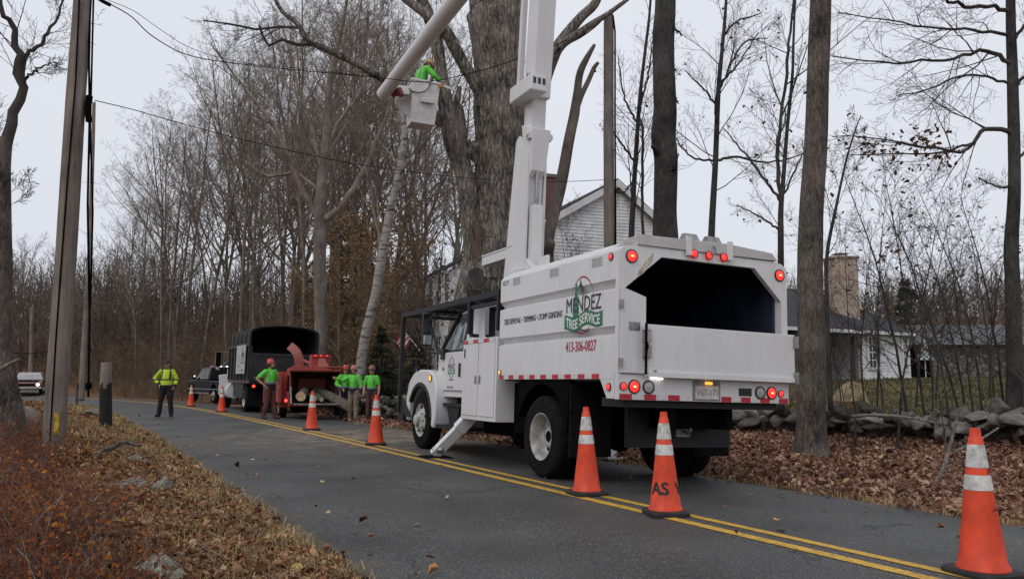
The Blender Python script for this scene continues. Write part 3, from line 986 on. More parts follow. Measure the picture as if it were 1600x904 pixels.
def resample(pts, rads, n):
    cum = [0]
    for a, b in zip(pts, pts[1:]): cum.append(cum[-1] + (b - a).length)
    res = []; rr = []
    for j in range(n + 1):
        x = cum[-1] * j / n
        i = min(max(q for q in range(len(cum)) if cum[q] <= x + 1e-6), len(pts) - 2)
        u = (x - cum[i]) / (cum[i + 1] - cum[i] + 1e-9)
        res.append(pts[i].lerp(pts[i + 1], u)); rr.append(rads[i] * (1 - u) + rads[i + 1] * u)
    return res, rr

# the old maple being taken down
MD = 19.0
base = GP(772, MD)
maple = thing('old_maple_tree', 'huge old furrowed maple trunk with lopped limbs behind the white truck cab', 'tree', base)
def limb(name, spec, m, parent, base, n=20, rows=30, amp=0.12, seed=0, rib=7, endm=None):
    pts, rads = limb_path(spec)
    me, C = rough_tube(local(pts, base), rads, n, rows, amp, seed, rib=rib)
    me.materials.append(m)
    if endm is not None:
        me.materials.append(endm); me.polygons[-1].material_index = 1
    return link(name, me, None, parent), pts, rads
CUT = mat('fresh_cut_wood', (0.55, 0.40, 0.22), 0.8, var=0.15, vscale=14)
WOODIN = bark('torn_wood', (0.05, 0.035, 0.027), (0.21, 0.15, 0.115), 7)
zb = base.z
pb = [(772, 640, MD, 175), (772, 560, MD, 138), (770, 480, MD, 122), (772, 420, MD, 108), (778, 350, MD, 94), (783, 290, MD, 84), (782, 230, MD, 80), (781, 150, MD, 77), (777, 90, MD, 79), (772, 30, MD, 84), (768, 14, MD, 78)]
limb('trunk', pb, BK_MAPLE, maple, base, n=130, rows=170, amp=0.14, seed=1, rib=17)
# broken crown tips
for sp in ([(757, 60, MD, 44), (752, 15, MD, 38), (748, -30, MD, 34), (745, -80, MD, 30)], [(800, 40, MD, 30), (806, 5, MD, 26), (812, -40, MD, 24), (815, -90, MD, 20)], [(778, 30, MD, 22), (780, 12, MD, 14), (781, 3, MD, 4)], [(790, 30, MD, 16), (792, 12, MD, 10), (793, 5, MD, 3)]):
    limb('limb', sp, BK_MAPLE, maple, base, n=18, rows=16, amp=0.16, seed=len(sp) + sp[0][0], rib=9)
# left limb leaning over the road
limb('limb', [(768, 470, MD, 60), (748, 410, MD - .2, 46), (736, 330, MD - .3, 32), (724, 270, MD - .4, 29), (708, 215, MD - .5, 33), (697, 165, MD - .5, 24), (690, 110, MD - .5, 19), (681, 60, MD - .5, 21), (668, 20, MD - .5, 19), (655, -10, MD - .5, 18), (640, -60, MD - .5, 15)], BK_MAPLE, maple, base, n=28, rows=70, amp=0.14, seed=4, rib=8)
for sp, sd in (([(760, 436, MD - .62, 18), (752, 400, MD - .66, 16), (747, 362, MD - .66, 12), (740, 330, MD - .62, 4)], 8), ([(752, 424, MD - .60, 14), (743, 392, MD - .62, 13), (738, 372, MD - .62, 9), (733, 350, MD - .6, 3)], 15), ([(768, 420, MD - .66, 10), (760, 385, MD - .70, 9), (753, 352, MD - .68, 3)], 17)):
    limb('torn_wood', sp, WOODIN, maple, base, n=14, rows=26, amp=0.5, seed=sd, rib=8)
# snapped stub between limb and trunk
limb('limb', [(722, 262, MD - .2, 20), (722, 220, MD - .2, 17), (716, 172, MD - .2, 17), (712, 168, MD - .2, 12), (718, 136, MD - .2, 7)], BK_MAPLE, maple, base, n=14, rows=24, amp=0.2, seed=6)
limb('limb', [(752, 262, MD - .1, 12), (742, 240, MD - .15, 13), (728, 222, MD - .2, 14)], BK_MAPLE, maple, base, n=12, rows=10, amp=0.15, seed=7)
# limb from the trunk up to the left
lp, lpts, lr = limb('limb', [(776, 178, MD, 30), (762, 165, MD - .1, 22), (742, 130, MD - .3, 20), (720, 92, MD - .5, 20), (700, 55, MD - .6, 20), (682, 35, MD - .7, 17), (660, 18, MD - .7, 15), (636, 0, MD - .7, 14), (600, -30, MD - .7, 13)], BK_MAPLE, maple, base, n=20, rows=50, amp=0.13, seed=9)
# the long branch reaching far left over the road
bpts = [(697, 182, MD - .5, 15), (680, 180, MD - .6, 15), (650, 160, MD - .8, 15), (620, 135, MD - 1, 14), (590, 118, MD - 1.1, 13), (555, 98, MD - 1.3, 12), (520, 82, MD - 1.4, 11), (493, 70, MD - 1.5, 10), (478, 60, MD - 1.6, 9), (465, 38, MD - 1.6, 8), (445, 22, MD - 1.7, 7), (433, 5, MD - 1.7, 6.5), (425, -20, MD - 1.7, 6)]
lb, bP, bR = limb('limb', bpts, BK_MAPLE, maple, base, n=14, rows=60, amp=0.13, seed=11)
tw = []
rngm = random.Random(21)
TW = dict(FOREST, n=[8, 6, 4, 3, 2], up=[0.02, 0.05, 0.04, 0.03, 0.02], m=[10, 7, 5, 3, 0], rmin=0.004, rr=0.011, w=[.04, .16, .2, .22, .2])
for sp in ([(493, 70, 17.5, 6.5), (465, 70, 17.5, 6), (440, 62, 17.5, 5.5), (420, 72, 17.4, 5), (410, 55, 17.4, 4), (405, 40, 17.4, 3)], [(470, 44, 17.4, 5), (440, 42, 17.4, 4.5), (400, 46, 17.3, 4), (360, 38, 17.3, 3.5), (318, 32, 17.2, 2.5)]):
    p, r = limb_path(sp)
    tw.append((1, local(p, base), r))
    twig_limb(rngm, tw, local(p, base), r, TW, 7, t0=.2, ratio=.5, lvl=1)
p, r = resample(local(bP, base), bR, 12)
twig_limb(rngm, tw, p, r, TW, 7, t0=.45, ratio=.25)
p, r = resample(local(lpts, base), lr, 12)
twig_limb(rngm, tw, p, r, TW, 3, t0=.5, ratio=.22)
# right-hand limbs behind the boom
limb('limb', [(800, 185, MD, 34), (830, 168, MD + .2, 30), (858, 95, MD + .3, 27), (872, 72, MD + .3, 20), (893, 45, MD + .3, 18), (910, 25, MD + .3, 16), (930, 5, MD + .3, 14), (938, -25, MD + .3, 13)], BK_MAPLE, maple, base, n=16, rows=40, amp=0.15, seed=13)
rl_, rP, rR = limb('limb', [(862, 90, MD + .3, 17), (880, 68, MD + .2, 14), (900, 55, MD + .1, 13), (925, 38, MD, 11), (950, 22, MD, 8), (982, -2, MD, 6)], BK_MAPLE, maple, base, n=14, rows=30, amp=0.14, seed=14)
# burls, knots and cut stubs at the foot
for sp, sd in (([(748, 452, MD - .75, 46), (742, 436, MD - 1.0, 40), (745, 432, MD - 1.1, 34)], 20), ([(800, 440, MD - .6, 48), (806, 400, MD - .7, 34), (800, 372, MD - .7, 24)], 22), ([(766, 430, MD - .7, 40), (768, 398, MD - .85, 28), (771, 373, MD - .9, 22)], 23), ([(735, 245, MD - .1, 40), (750, 225, MD - .25, 22), (748, 218, MD - .3, 10)], 25), ([(690, 195, MD - .5, 15), (683, 184, MD - .6, 16), (679, 183, MD - .6, 10)], 26)):
    limb('stub', sp, BK_MAPLE, maple, base, n=18, rows=14, amp=0.2, seed=sd, endm=CUT if sd in (22, 23) else BK_DARK)
V, F = batch_tubes([(p, r, 6 if l < 2 else 4 if l == 2 else 3) for l, p, r in tw])
link('twigs', np_mesh('twigs', V, F, smooth=True), BK_TWIG_D, maple, 'stuff')

# broken dead trunk right of the boom
bd = GP(855, 20)
dead = thing('broken_dead_trunk', 'broken bare dead trunk forking at its top, right of the white boom', 'tree', bd)
limb('trunk', [(858, 640, 20, 24), (857, 500, 20, 22), (855, 400, 20, 21), (857, 370, 20, 20), (869, 320, 20, 19), (880, 270, 20, 18), (890, 215, 20, 17), (898, 175, 20, 16), (902, 145, 20, 13), (906, 115, 20, 12), (916, 92, 20, 10), (929, 70, 20, 5)], BK_GREY, dead, bd, n=16, rows=70, amp=0.12, seed=31)
limb('branch', [(898, 175, 20, 12), (908, 150, 20, 9), (920, 125, 20, 8), (929, 105, 20, 7), (935, 98, 20, 5)], BK_GREY, dead, bd, n=12, rows=16, amp=0.14, seed=32)
limb('stub', [(853, 400, 20, 22), (858, 385, 19.8, 18), (862, 376, 19.7, 12)], BK_GREY, dead, bd, n=12, rows=8, amp=0.14, seed=33)

# birch
BIRCH = bpy.data.materials.new('birch_bark'); BIRCH.use_nodes = True
def birch_nodes():
    nt = BIRCH.node_tree; b = nt.nodes['Principled BSDF']; b.inputs['Roughness'].default_value = 0.75
    tc = nt.nodes.new('ShaderNodeTexCoord'); mp = nt.nodes.new('ShaderNodeMapping'); mp.inputs['Scale'].default_value = (1.6, 1.6, 7)
    nt.links.new(tc.outputs['Object'], mp.inputs['Vector'])
    n = nt.nodes.new('ShaderNodeTexNoise'); n.inputs['Scale'].default_value = 1.4; n.inputs['Detail'].default_value = 5; n.inputs['Roughness'].default_value = 0.6
    nt.links.new(mp.outputs[0], n.inputs['Vector'])
    r = nt.nodes.new('ShaderNodeValToRGB'); e = r.color_ramp.elements
    e[0].position = 0.38; e[0].color = (0.05, 0.045, 0.04, 1); e[1].position = 0.47; e[1].color = (0.24, 0.22, 0.195, 1)
    q = e.new(0.7); q.color = (0.36, 0.335, 0.30, 1)
    nt.links.new(n.outputs['Fac'], r.inputs['Fac']); nt.links.new(r.outputs['Color'], b.inputs['Base Color'])
birch_nodes()
BD = 29.0
bb = GP(562, BD)
birch = thing('birch_tree', 'leaning white-barked birch rising behind the workers', 'tree', bb)
sp = [(562, 640, BD, 20), (564, 570, BD, 15), (572, 520, BD, 15.5), (586, 460, BD, 14), (597, 400, BD, 15), (607, 345, BD, 13.5), (616, 305, BD, 13), (626, 255, BD, 11), (632, 210, BD, 9.5), (630, 185, BD, 8), (624, 165, BD, 7), (610, 120, BD, 5), (600, 60, BD, 3)]
bt, bP2, bR2 = limb('trunk', sp, BIRCH, birch, bb, n=16, rows=80, amp=0.06, seed=41)
tw = []; rb = random.Random(42)
p, r = resample(local(bP2, bb), bR2, 12)
twig_limb(rb, tw, p, r, dict(FOREST, up=[.02, .06, .03, .02, .02], rmin=.005, rr=.011), 12, t0=.35, ratio=.3, lvl=0)
V, F = batch_tubes([(p, r, 6 if l < 2 else 4 if l == 2 else 3) for l, p, r in tw])
link('crown', np_mesh('crown', V, F, smooth=True), BK_TWIG, birch)

def drawn_tree(name, label, trunk, limbs, mt, mc, P, seed, twn=8, tw0=.2, twr=.35, trunk_tw=0, trunk_t0=.3, n=20, rows=60, amp=.07, leaf=None, rib=10, flare=True, trunk_ratio=.25, lim_lvl=1):
    d = trunk[0][2]
    bs = GP(trunk[0][0], d)
    t = thing(name, label, 'tree', bs)
    tp = list(trunk)
    o, tP, tR = limb('trunk', tp, mt, t, bs, n=n, rows=rows, amp=amp, seed=seed, rib=rib)
    r_ = random.Random(seed); out = []
    for sp_ in limbs:
        p, r = limb_path(sp_)
        p, r = smooth_path(local(p, bs), r, 18)
        wa = .012 if r[0] < .05 else .02
        p = [q + Vector((r_.gauss(0, wa), r_.gauss(0, wa * 2), r_.gauss(0, wa))) if 0 < i < 18 else q for i, q in enumerate(p)]
        out.append((1, p, r))
        if twn: twig_limb(r_, out, p, r, P, twn, t0=tw0, ratio=twr, lvl=lim_lvl)
    if trunk_tw:
        p, r = resample(local(tP, bs), tR, 14)
        twig_limb(r_, out, p, r, P, trunk_tw, t0=trunk_t0, ratio=trunk_ratio, lvl=0)
    if out:
        V, F = batch_tubes([(p, r, 7 if l < 2 else 4 if l == 2 else 3) for l, p, r in out])
        link('crown', np_mesh('crown', V, F, smooth=True), mc, t)
    if leaf:
        nr = np.random.default_rng(seed)
        num, size, box_ = leaf
        tips = [q for l, pp, _ in out if l >= 2 for q in pp[1:]]
        if box_:
            x0, x1, y0, y1 = box_
            sel = []
            for q in tips:
                wq = q + bs - Vector((0, 0, CAM_H))
                yy = wq.y * math.cos(CAM_PITCH) + wq.z * math.sin(CAM_PITCH); zz = -wq.y * math.sin(CAM_PITCH) + wq.z * math.cos(CAM_PITCH)
                X = 800 + FPX * wq.x / yy; Y = 452 - FPX * zz / yy
                if x0 < X < x1 and y0 < Y < y1: sel.append(q)
            tips = sel or tips
        idx = nr.integers(0, len(tips), num)
        P_ = np.array([tuple(tips[i]) for i in idx]) + nr.normal(size=(num, 3)) * size * 0.5 - np.array([0, 0, size * .4])
        V, F, rn = leaf_cloud(P_, size, nr, flat=0.0)
        link('withered_leaves', np_mesh('withered_leaves', V, F, rn), LEAF_BROWN, t)
    return t

FINE = dict(FOREST, n=[8, 6, 5, 4, 3], up=[0.02, 0.03, 0.03, 0.03, 0.02], m=[10, 8, 6, 4, 0], ratio=[.36, .5, .55, .55, 0], rmin=0.0036, rr=0.0075, w=[.04, .10, .12, .14, .16], ang=[48, 38, 40, 42, 0])
# big trunk at the wall
drawn_tree('oak_tree', 'thick straight oak trunk in front of the stone wall right of the truck', [(1266, 718, 15.2, 68), (1267, 690, 15.2, 48), (1268, 640, 15.2, 42), (1268, 540, 15.2, 41), (1266, 430, 15.2, 38), (1268, 330, 15.2, 37), (1274, 230, 15.2, 35), (1278, 130, 15.2, 34), (1281, 40, 15.2, 33), (1284, -60, 15.2, 32), (1287, -200, 15.2, 30)],
           [], BK_OAK, BK_TWIG_D, FINE, 51, n=40, rows=110, amp=.055, rib=22)
drawn_tree('dark_trunk', 'thick dark trunk with peeling bark rising behind the open box', [(1040, 640, 21, 50), (1040, 500, 21, 44), (1040, 400, 21, 39), (1039, 330, 21, 37), (1040, 250, 21, 37), (1036, 215, 21, 39), (1039, 170, 21, 37), (1037, 110, 21, 35), (1037, 50, 21, 34), (1040, 0, 21, 33), (1043, -120, 21, 30)],
           [[(1040, 268, 20.8, 9), (1054, 262, 20.7, 5), (1060, 240, 20.6, 2)], [(1050, 30, 20.9, 6), (1054, 45, 20.8, 5), (1064, 54, 20.7, 2)], [(1026, 240, 20.8, 10), (1020, 225, 20.6, 6), (1022, 210, 20.6, 3)], [(1052, 140, 20.8, 5), (1057, 155, 20.7, 3), (1060, 162, 20.7, 1.5)]], BK_DARK, BK_DARK, FINE, 52, twn=0, n=30, rows=90, amp=.085, rib=9)
drawn_tree('slim_oak', 'slim dark oak at the right edge with long level branches', [(1586, 720, 17, 30), (1585, 640, 17, 24), (1585, 560, 17, 23), (1582, 450, 17, 22), (1580, 385, 17, 21), (1585, 300, 17, 18), (1584, 200, 17, 17), (1582, 120, 17, 16), (1580, 50, 17, 15), (1578, -60, 17, 13), (1576, -160, 17, 10)],
           [[(1582, 100, 17, 8), (1560, 88, 17, 7), (1530, 80, 16.9, 6), (1490, 92, 16.8, 5), (1440, 96, 16.7, 4), (1380, 100, 16.6, 3), (1300, 88, 16.5, 1.6)],
            [(1580, 20, 17, 8), (1555, 14, 17, 6.5), (1510, 10, 16.9, 6), (1480, 0, 16.8, 5), (1440, -8, 16.8, 3.5)],
            [(1580, 55, 17, 6), (1540, 50, 16.9, 5), (1490, 45, 16.9, 4), (1430, 40, 16.8, 3), (1370, 28, 16.7, 2), (1310, 20, 16.6, 1.5)],
            [(1583, 132, 17, 5), (1545, 122, 17, 4), (1500, 118, 16.9, 3.5), (1450, 140, 16.8, 2.5), (1400, 150, 16.8, 1.5)],
            [(1582, 210, 17, 9), (1560, 200, 17, 7.5), (1535, 202, 16.9, 7), (1522, 222, 16.9, 6), (1500, 238, 16.9, 5), (1460, 232, 16.8, 4), (1420, 228, 16.8, 3.2), (1360, 215, 16.7, 2), (1300, 214, 16.6, 1.2)],
            [(1522, 224, 16.9, 5), (1500, 230, 17, 4), (1460, 240, 17, 3), (1400, 240, 17, 2.3), (1330, 242, 17, 1.4)],
            [(1584, 290, 17, 4), (1560, 292, 17, 3), (1530, 280, 17, 2.4)],
            [(1586, 140, 17, 6), (1600, 120, 17, 5), (1640, 100, 17, 4)], [(1586, 60, 17, 6), (1610, 30, 17, 5), (1640, 10, 17, 4)], [(1586, 250, 17, 5), (1610, 235, 17, 4), (1650, 230, 17, 2)]],
           BK_DARK, BK_TWIG_D, dict(FINE, m=[10, 9, 6, 4, 0]), 53, twn=13, tw0=.15, twr=.48, trunk_tw=0, n=20, rows=70, amp=.06, leaf=(150, .12, (1350, 1500, 200, 260)))
# left edge tree
drawn_tree('forked_tree', 'bare forked tree with curved grey limbs at the left edge', [(18, 720, 12.5, 60), (15, 660, 12.5, 44), (8, 600, 12.5, 34), (4, 520, 12.5, 27), (6, 430, 12.5, 24), (6, 340, 12.5, 22), (6, 260, 12.5, 20), (10, 215, 12.5, 19)],
           [[(10, 222, 12.5, 19), (20, 180, 12.5, 16), (30, 130, 12.5, 14), (27, 90, 12.5, 12), (22, 55, 12.5, 10), (10, 25, 12.4, 8), (-5, -5, 12.4, 7), (-20, -60, 12.4, 5)],
            [(33, 125, 12.5, 9), (40, 88, 12.6, 7), (58, 72, 12.7, 6), (75, 52, 12.8, 5), (90, 25, 12.9, 4), (100, -5, 13, 3)],
            [(6, 240, 12.5, 12), (-15, 200, 12.5, 10), (-40, 150, 12.5, 9)],
            [(38, 128, 12.5, 6), (48, 115, 12.4, 4), (66, 105, 12.4, 3), (80, 98, 12.3, 1.5)]],
           BK_OAK, BK_TWIG_D, dict(FINE, m=[10, 8, 6, 4, 0], up=[.02, .07, .05, .03, .02]), 54, twn=11, tw0=.2, twr=.5, trunk_tw=14, trunk_t0=.4, trunk_ratio=.18, n=22, rows=60, amp=.08)
# tall woodland tree behind the wood chipper, two-stemmed
drawn_tree('tall_forest_tree', 'tall grey tree with spreading crown right behind the dump truck', [(500, 640, 34, 30), (500, 580, 34, 23), (502, 500, 34, 21), (500, 420, 34, 20), (500, 340, 34, 19), (504, 280, 34, 17), (510, 220, 34, 15), (512, 160, 34, 12), (520, 100, 34, 9), (535, 40, 34, 6), (545, -20, 34, 4)],
           [[(500, 350, 34, 12), (485, 320, 34, 10), (468, 285, 34, 9), (450, 245, 34, 8), (430, 200, 34, 7), (400, 160, 34, 5), (360, 110, 34, 3), (330, 70, 34, 2)],
            [(500, 345, 34, 13), (525, 330, 34, 11), (555, 290, 34, 9), (580, 240, 34, 7), (600, 190, 34, 5), (615, 140, 34, 3)],
            [(505, 270, 34, 8), (490, 210, 34, 7), (470, 150, 34, 5), (455, 90, 34, 4), (440, 40, 34, 2.5)],
            [(508, 240, 34, 8), (530, 190, 34, 6), (560, 150, 34, 5), (580, 90, 34, 4), (600, 40, 34, 2.5)],
            [(500, 300, 34, 7), (460, 270, 34, 5), (420, 275, 34, 4), (380, 250, 34, 3)]],
           BK_GREY, BK_TWIG, dict(FOREST, m=[12, 7, 5, 4, 0]), 55, twn=10, tw0=.2, twr=.4, trunk_tw=7, trunk_t0=.55, trunk_ratio=.2, n=14, rows=50, amp=.05)
# saplings against the sky
SKYS = dict(FINE, n=[8, 6, 5, 4, 3], up=[.02, .08, .06, .04, .03], ang=[42, 38, 40, 42, 0], m=[10, 7, 5, 3, 0])
drawn_tree('slender_tree', 'slender bare tree between the two thick trunks behind the box', [(1112, 640, 22, 15), (1112, 400, 22, 12), (1112, 360, 22, 11), (1118, 250, 22, 9), (1122, 150, 22, 8), (1128, 80, 22, 6), (1134, 10, 22, 5), (1138, -80, 22, 3)],
           [[(1118, 250, 22, 5), (1150, 245, 22, 4), (1200, 254, 22, 3), (1260, 240, 22, 1.5)], [(1118, 252, 22, 4), (1080, 245, 22, 3), (1055, 215, 22, 2), (1040, 190, 22, 1)], [(1122, 170, 22, 4), (1100, 140, 22, 3), (1070, 110, 22, 1.5)], [(1124, 130, 22, 4), (1150, 105, 22, 3), (1185, 50, 22, 1.5)], [(1128, 60, 22, 4), (1150, 35, 22, 3), (1190, 20, 22, 1.5)], [(1124, 140, 22, 4), (1160, 70, 22, 3), (1200, 60, 22, 1.3)]],
           BK_DARK, BK_TWIG_D, SKYS, 56, twn=10, tw0=.15, twr=.6, trunk_tw=14, trunk_t0=.42, trunk_ratio=.2, n=10, rows=50, amp=.04, leaf=(40, .11, None))
drawn_tree('slender_tree', 'slender double-stemmed bare tree just left of the oak trunk', [(1220, 640, 20, 13), (1220, 400, 20, 10), (1220, 330, 20, 9), (1224, 280, 20, 7), (1230, 200, 20, 6), (1238, 120, 20, 5), (1240, 60, 20, 4), (1244, -40, 20, 3)],
           [[(1221, 320, 20, 7), (1214, 250, 20, 6), (1222, 180, 20, 5), (1230, 100, 20, 5), (1236, 40, 20, 4), (1246, -60, 20, 3)], [(1220, 315, 20, 5), (1195, 280, 20, 4), (1165, 240, 20, 3), (1130, 200, 20, 1.5)], [(1222, 310, 20, 4), (1240, 270, 20, 3), (1256, 235, 20, 1.4)], [(1219, 360, 20, 4), (1190, 340, 20, 3), (1150, 320, 20, 1.3)]],
           BK_DARK, BK_TWIG_D, SKYS, 57, twn=10, tw0=.15, twr=.5, trunk_tw=13, trunk_t0=.38, trunk_ratio=.18, n=10, rows=50, amp=.04, leaf=(60, .10, None))
drawn_tree('slender_tree', 'slender bare tree just right of the grey utility pole behind the box', [(985, 640, 23, 13), (986, 400, 23, 10), (990, 300, 23, 8), (995, 220, 23, 7), (1000, 150, 23, 6), (1008, 80, 23, 5), (1015, 20, 23, 4), (1020, -60, 23, 3)],
           [[(1005, 370, 23, 5), (1004, 260, 23, 4.5), (1004, 200, 23, 4), (998, 185, 23, 3)], [(990, 250, 23, 4), (968, 220, 23, 3), (955, 200, 23, 1.5)], [(994, 190, 23, 4), (975, 150, 23, 3), (966, 90, 23, 1.5)], [(990, 280, 23, 4), (975, 300, 23, 2), (955, 296, 23, 1.2)], [(998, 170, 23, 4), (1012, 120, 23, 3), (1020, 60, 23, 1.4)]],
           BK_DARK, BK_TWIG_D, SKYS, 58, twn=10, tw0=.15, twr=.6, trunk_tw=13, trunk_t0=.38, trunk_ratio=.18, n=10, rows=50, amp=.04, leaf=(80, .11, None))
drawn_tree('slender_tree', 'thin leaning bare stem between the oak trunk and the slim oak', [(1298, 640, 17, 9), (1292, 480, 17, 7), (1292, 400, 17, 6), (1305, 330, 17, 5), (1325, 240, 17, 3), (1345, 180, 17, 1.5)],
           [], BK_DARK, BK_TWIG_D, SKYS, 59, trunk_tw=14, trunk_t0=.3, trunk_ratio=.22, n=8, rows=40, amp=.04, leaf=(30, .10, None))

# young saplings behind and along the stone wall
SAP = [tree_proto(400 + i, dict(SAPLING, m=[13 + 2 * i, 6, 4, 0]), 5.0, 0.021 + .003 * i, leaves=14, leaf_size=.09) for i in range(4)]
rs = random.Random(77); SA = []
spots = [(1330, 17, 330), (1362, 19, 270), (1392, 16.5, 300), (1410, 20, 250), (1436, 17.5, 215), (1452, 18, 300), (1478, 16.5, 330), (1492, 19.5, 250), (1512, 17, 280), (1530, 20, 240), (1548, 16.8, 320), (1562, 18, 280), (1310, 20, 360), (1345, 22, 340), (1425, 23, 330), (1500, 23, 320), (1595, 15.5, 330), (1375, 24, 360), (1456, 25, 350), (1540, 24, 330), (1322, 15.6, 470), (1470, 15.4, 500)]
for i, (px, d, ty) in enumerate(spots):
    g = GP(px, d); h = W(px, ty, d).z - g.z
    SA.append(place_tree(SAP[i % 4], 'sapling', 'thin bare sapling behind the stone wall at right', 'tree', g, rs.uniform(0, 6.28), h / 5.0, BK_DARK, BK_TWIG_D, 'saplings behind the stone wall', LEAF_BROWN))
rank_labels(SA, 'thin bare sapling behind the stone wall, %s from the left along it')
SB = []
for i, (px, d, ty) in enumerate([(665, 24, 250), (690, 26, 330), (720, 27, 300), (640, 25, 340), (900, 25, 330), (920, 26, 300), (880, 26, 350), (700, 30, 250)]):
    g = GP(px, d); h = W(px, ty, d).z - g.z
    SB.append(place_tree(SAP[i % 4], 'sapling', 'thin bare sapling in front of the white gabled house', 'tree', g, rs.uniform(0, 6.28), h / 5.0, BK_GREY, BK_TWIG, 'saplings in front of the gabled house', LEAF_BROWN))
rank_labels(SB, 'thin bare sapling in front of the white gabled house, %s from the left')
# ================================================================== VEHICLES: shared materials and wheels
def dirty_paint(name, base, grime=(0.20, 0.18, 0.155), rough=0.32, amount=0.45, zlo=0.4, zhi=1.9, coat=0.3):
    m = bpy.data.materials.new(name); m.use_nodes = True
    nt = m.node_tree; b = nt.nodes['Principled BSDF']
    b.inputs['Roughness'].default_value = rough; b.inputs['Coat Weight'].default_value = coat; b.inputs['Coat Roughness'].default_value = 0.2
    tc = nt.nodes.new('ShaderNodeTexCoord'); mp = nt.nodes.new('ShaderNodeMapping'); mp.inputs['Scale'].default_value = (3, 3, 0.5)
    nt.links.new(tc.outputs['Object'], mp.inputs['Vector'])
    n = nt.nodes.new('ShaderNodeTexNoise'); n.inputs['Scale'].default_value = 3.0; n.inputs['Detail'].default_value = 8; n.inputs['Roughness'].default_value = 0.7
    nt.links.new(mp.outputs[0], n.inputs['Vector'])
    n2 = nt.nodes.new('ShaderNodeTexNoise'); n2.inputs['Scale'].default_value = 1.1; n2.inputs['Detail'].default_value = 6
    nt.links.new(tc.outputs['Object'], n2.inputs['Vector'])
    mul = nt.nodes.new('ShaderNodeMath'); mul.operation = 'MULTIPLY'
    nt.links.new(n.outputs['Fac'], mul.inputs[0]); nt.links.new(n2.outputs['Fac'], mul.inputs[1])
    mr = nt.nodes.new('ShaderNodeMapRange'); mr.inputs[1].default_value = 0.16; mr.inputs[2].default_value = 0.42; mr.inputs[3].default_value = 0.0; mr.inputs[4].default_value = amount
    nt.links.new(mul.outputs[0], mr.inputs[0])
    mx = nt.nodes.new('ShaderNodeMixRGB'); mx.inputs[1].default_value = (*base, 1); mx.inputs[2].default_value = (*grime, 1)
    nt.links.new(mr.outputs[0], mx.inputs[0]); nt.links.new(mx.outputs[0], b.inputs['Base Color'])
    r2 = nt.nodes.new('ShaderNodeMapRange'); r2.inputs[3].default_value = rough; r2.inputs[4].default_value = min(1, rough + .35)
    nt.links.new(n.outputs['Fac'], r2.inputs[0]); nt.links.new(r2.outputs[0], b.inputs['Roughness'])
    MATS[name] = m
    return m
M_WHITE = dirty_paint('white_truck_paint', (0.70, 0.70, 0.705), (0.34, 0.315, 0.28), amount=0.26)
M_WBOOM = dirty_paint('white_boom_paint', (0.66, 0.66, 0.66), (0.38, 0.36, 0.33), amount=0.22, rough=.45)
M_BLACK = mat('black_steel', (0.007, 0.007, 0.009), 0.6, var=0.25, vscale=6, bump=.1, bscale=30)
M_CHASS = mat('chassis_black', (0.0035, 0.0035, 0.0035), 0.9, var=0.3, vscale=5, spec=.06)
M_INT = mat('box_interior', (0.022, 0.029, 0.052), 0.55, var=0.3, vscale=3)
M_RUB = mat('tyre_rubber', (0.008, 0.008, 0.008), 0.9, var=0.3, vscale=8, bump=.25, bscale=60, spec=.15)
M_RIM = mat('wheel_rim_paint', (0.40, 0.385, 0.36), 0.55, var=0.28, vscale=6)
M_STEEL = mat('bare_steel', (0.35, 0.34, 0.33), 0.45, metal=.8, var=.2, vscale=9)
M_GLASS = mat('dark_glass', (0.012, 0.015, 0.016), 0.06, var=.05, spec=.8)
M_GLASS2 = mat('cab_glass', (0.10, 0.13, 0.125), 0.08, var=.15, vscale=2, spec=.9)
M_MIRR = mat('mirror_glass', (0.55, 0.58, 0.6), 0.05, metal=1, var=.05)
M_REDL = mat('red_lamp_lit', (0.55, 0.02, 0.02), 0.3, var=.05, emit=(1.0, 0.035, 0.03), estr=1.3)
M_REDH = mat('red_lamp_filament', (0.8, 0.2, 0.1), 0.3, var=.05, emit=(1.0, 0.28, 0.09), estr=3.5)
M_REDD = mat('red_lens', (0.45, 0.015, 0.02), 0.25, var=.05, emit=(1.0, 0.02, 0.03), estr=0.35)
M_AMB = mat('amber_lamp_lit', (0.7, 0.25, 0.02), 0.3, var=.05, emit=(1.0, 0.42, 0.05), estr=1.6)
M_CLEAR = mat('clear_lens', (0.42, 0.43, 0.43), 0.2, var=.15, vscale=30)
M_WLAMP = mat('white_lamp_lit', (0.9, 0.9, 0.85), 0.3, var=.05, emit=(1.0, 0.95, 0.85), estr=2.0)
M_TRED = mat('reflective_red', (0.48, 0.02, 0.045), 0.35, var=.12, vscale=30)
M_TWHT = mat('reflective_white', (0.62, 0.62, 0.62), 0.35, var=.1, vscale=30)
M_INK = mat('black_vinyl', (0.018, 0.018, 0.02), 0.4, var=.1)
M_INKR = mat('red_vinyl', (0.36, 0.02, 0.035), 0.4, var=.1)
M_INKG = mat('green_vinyl', (0.012, 0.15, 0.075), 0.4, var=.12)
M_INKW = mat('white_vinyl', (0.75, 0.76, 0.75), 0.4, var=.05)
M_SHADEP = mat('grey_stripe_paint', (0.22, 0.22, 0.225), 0.45, var=.1)

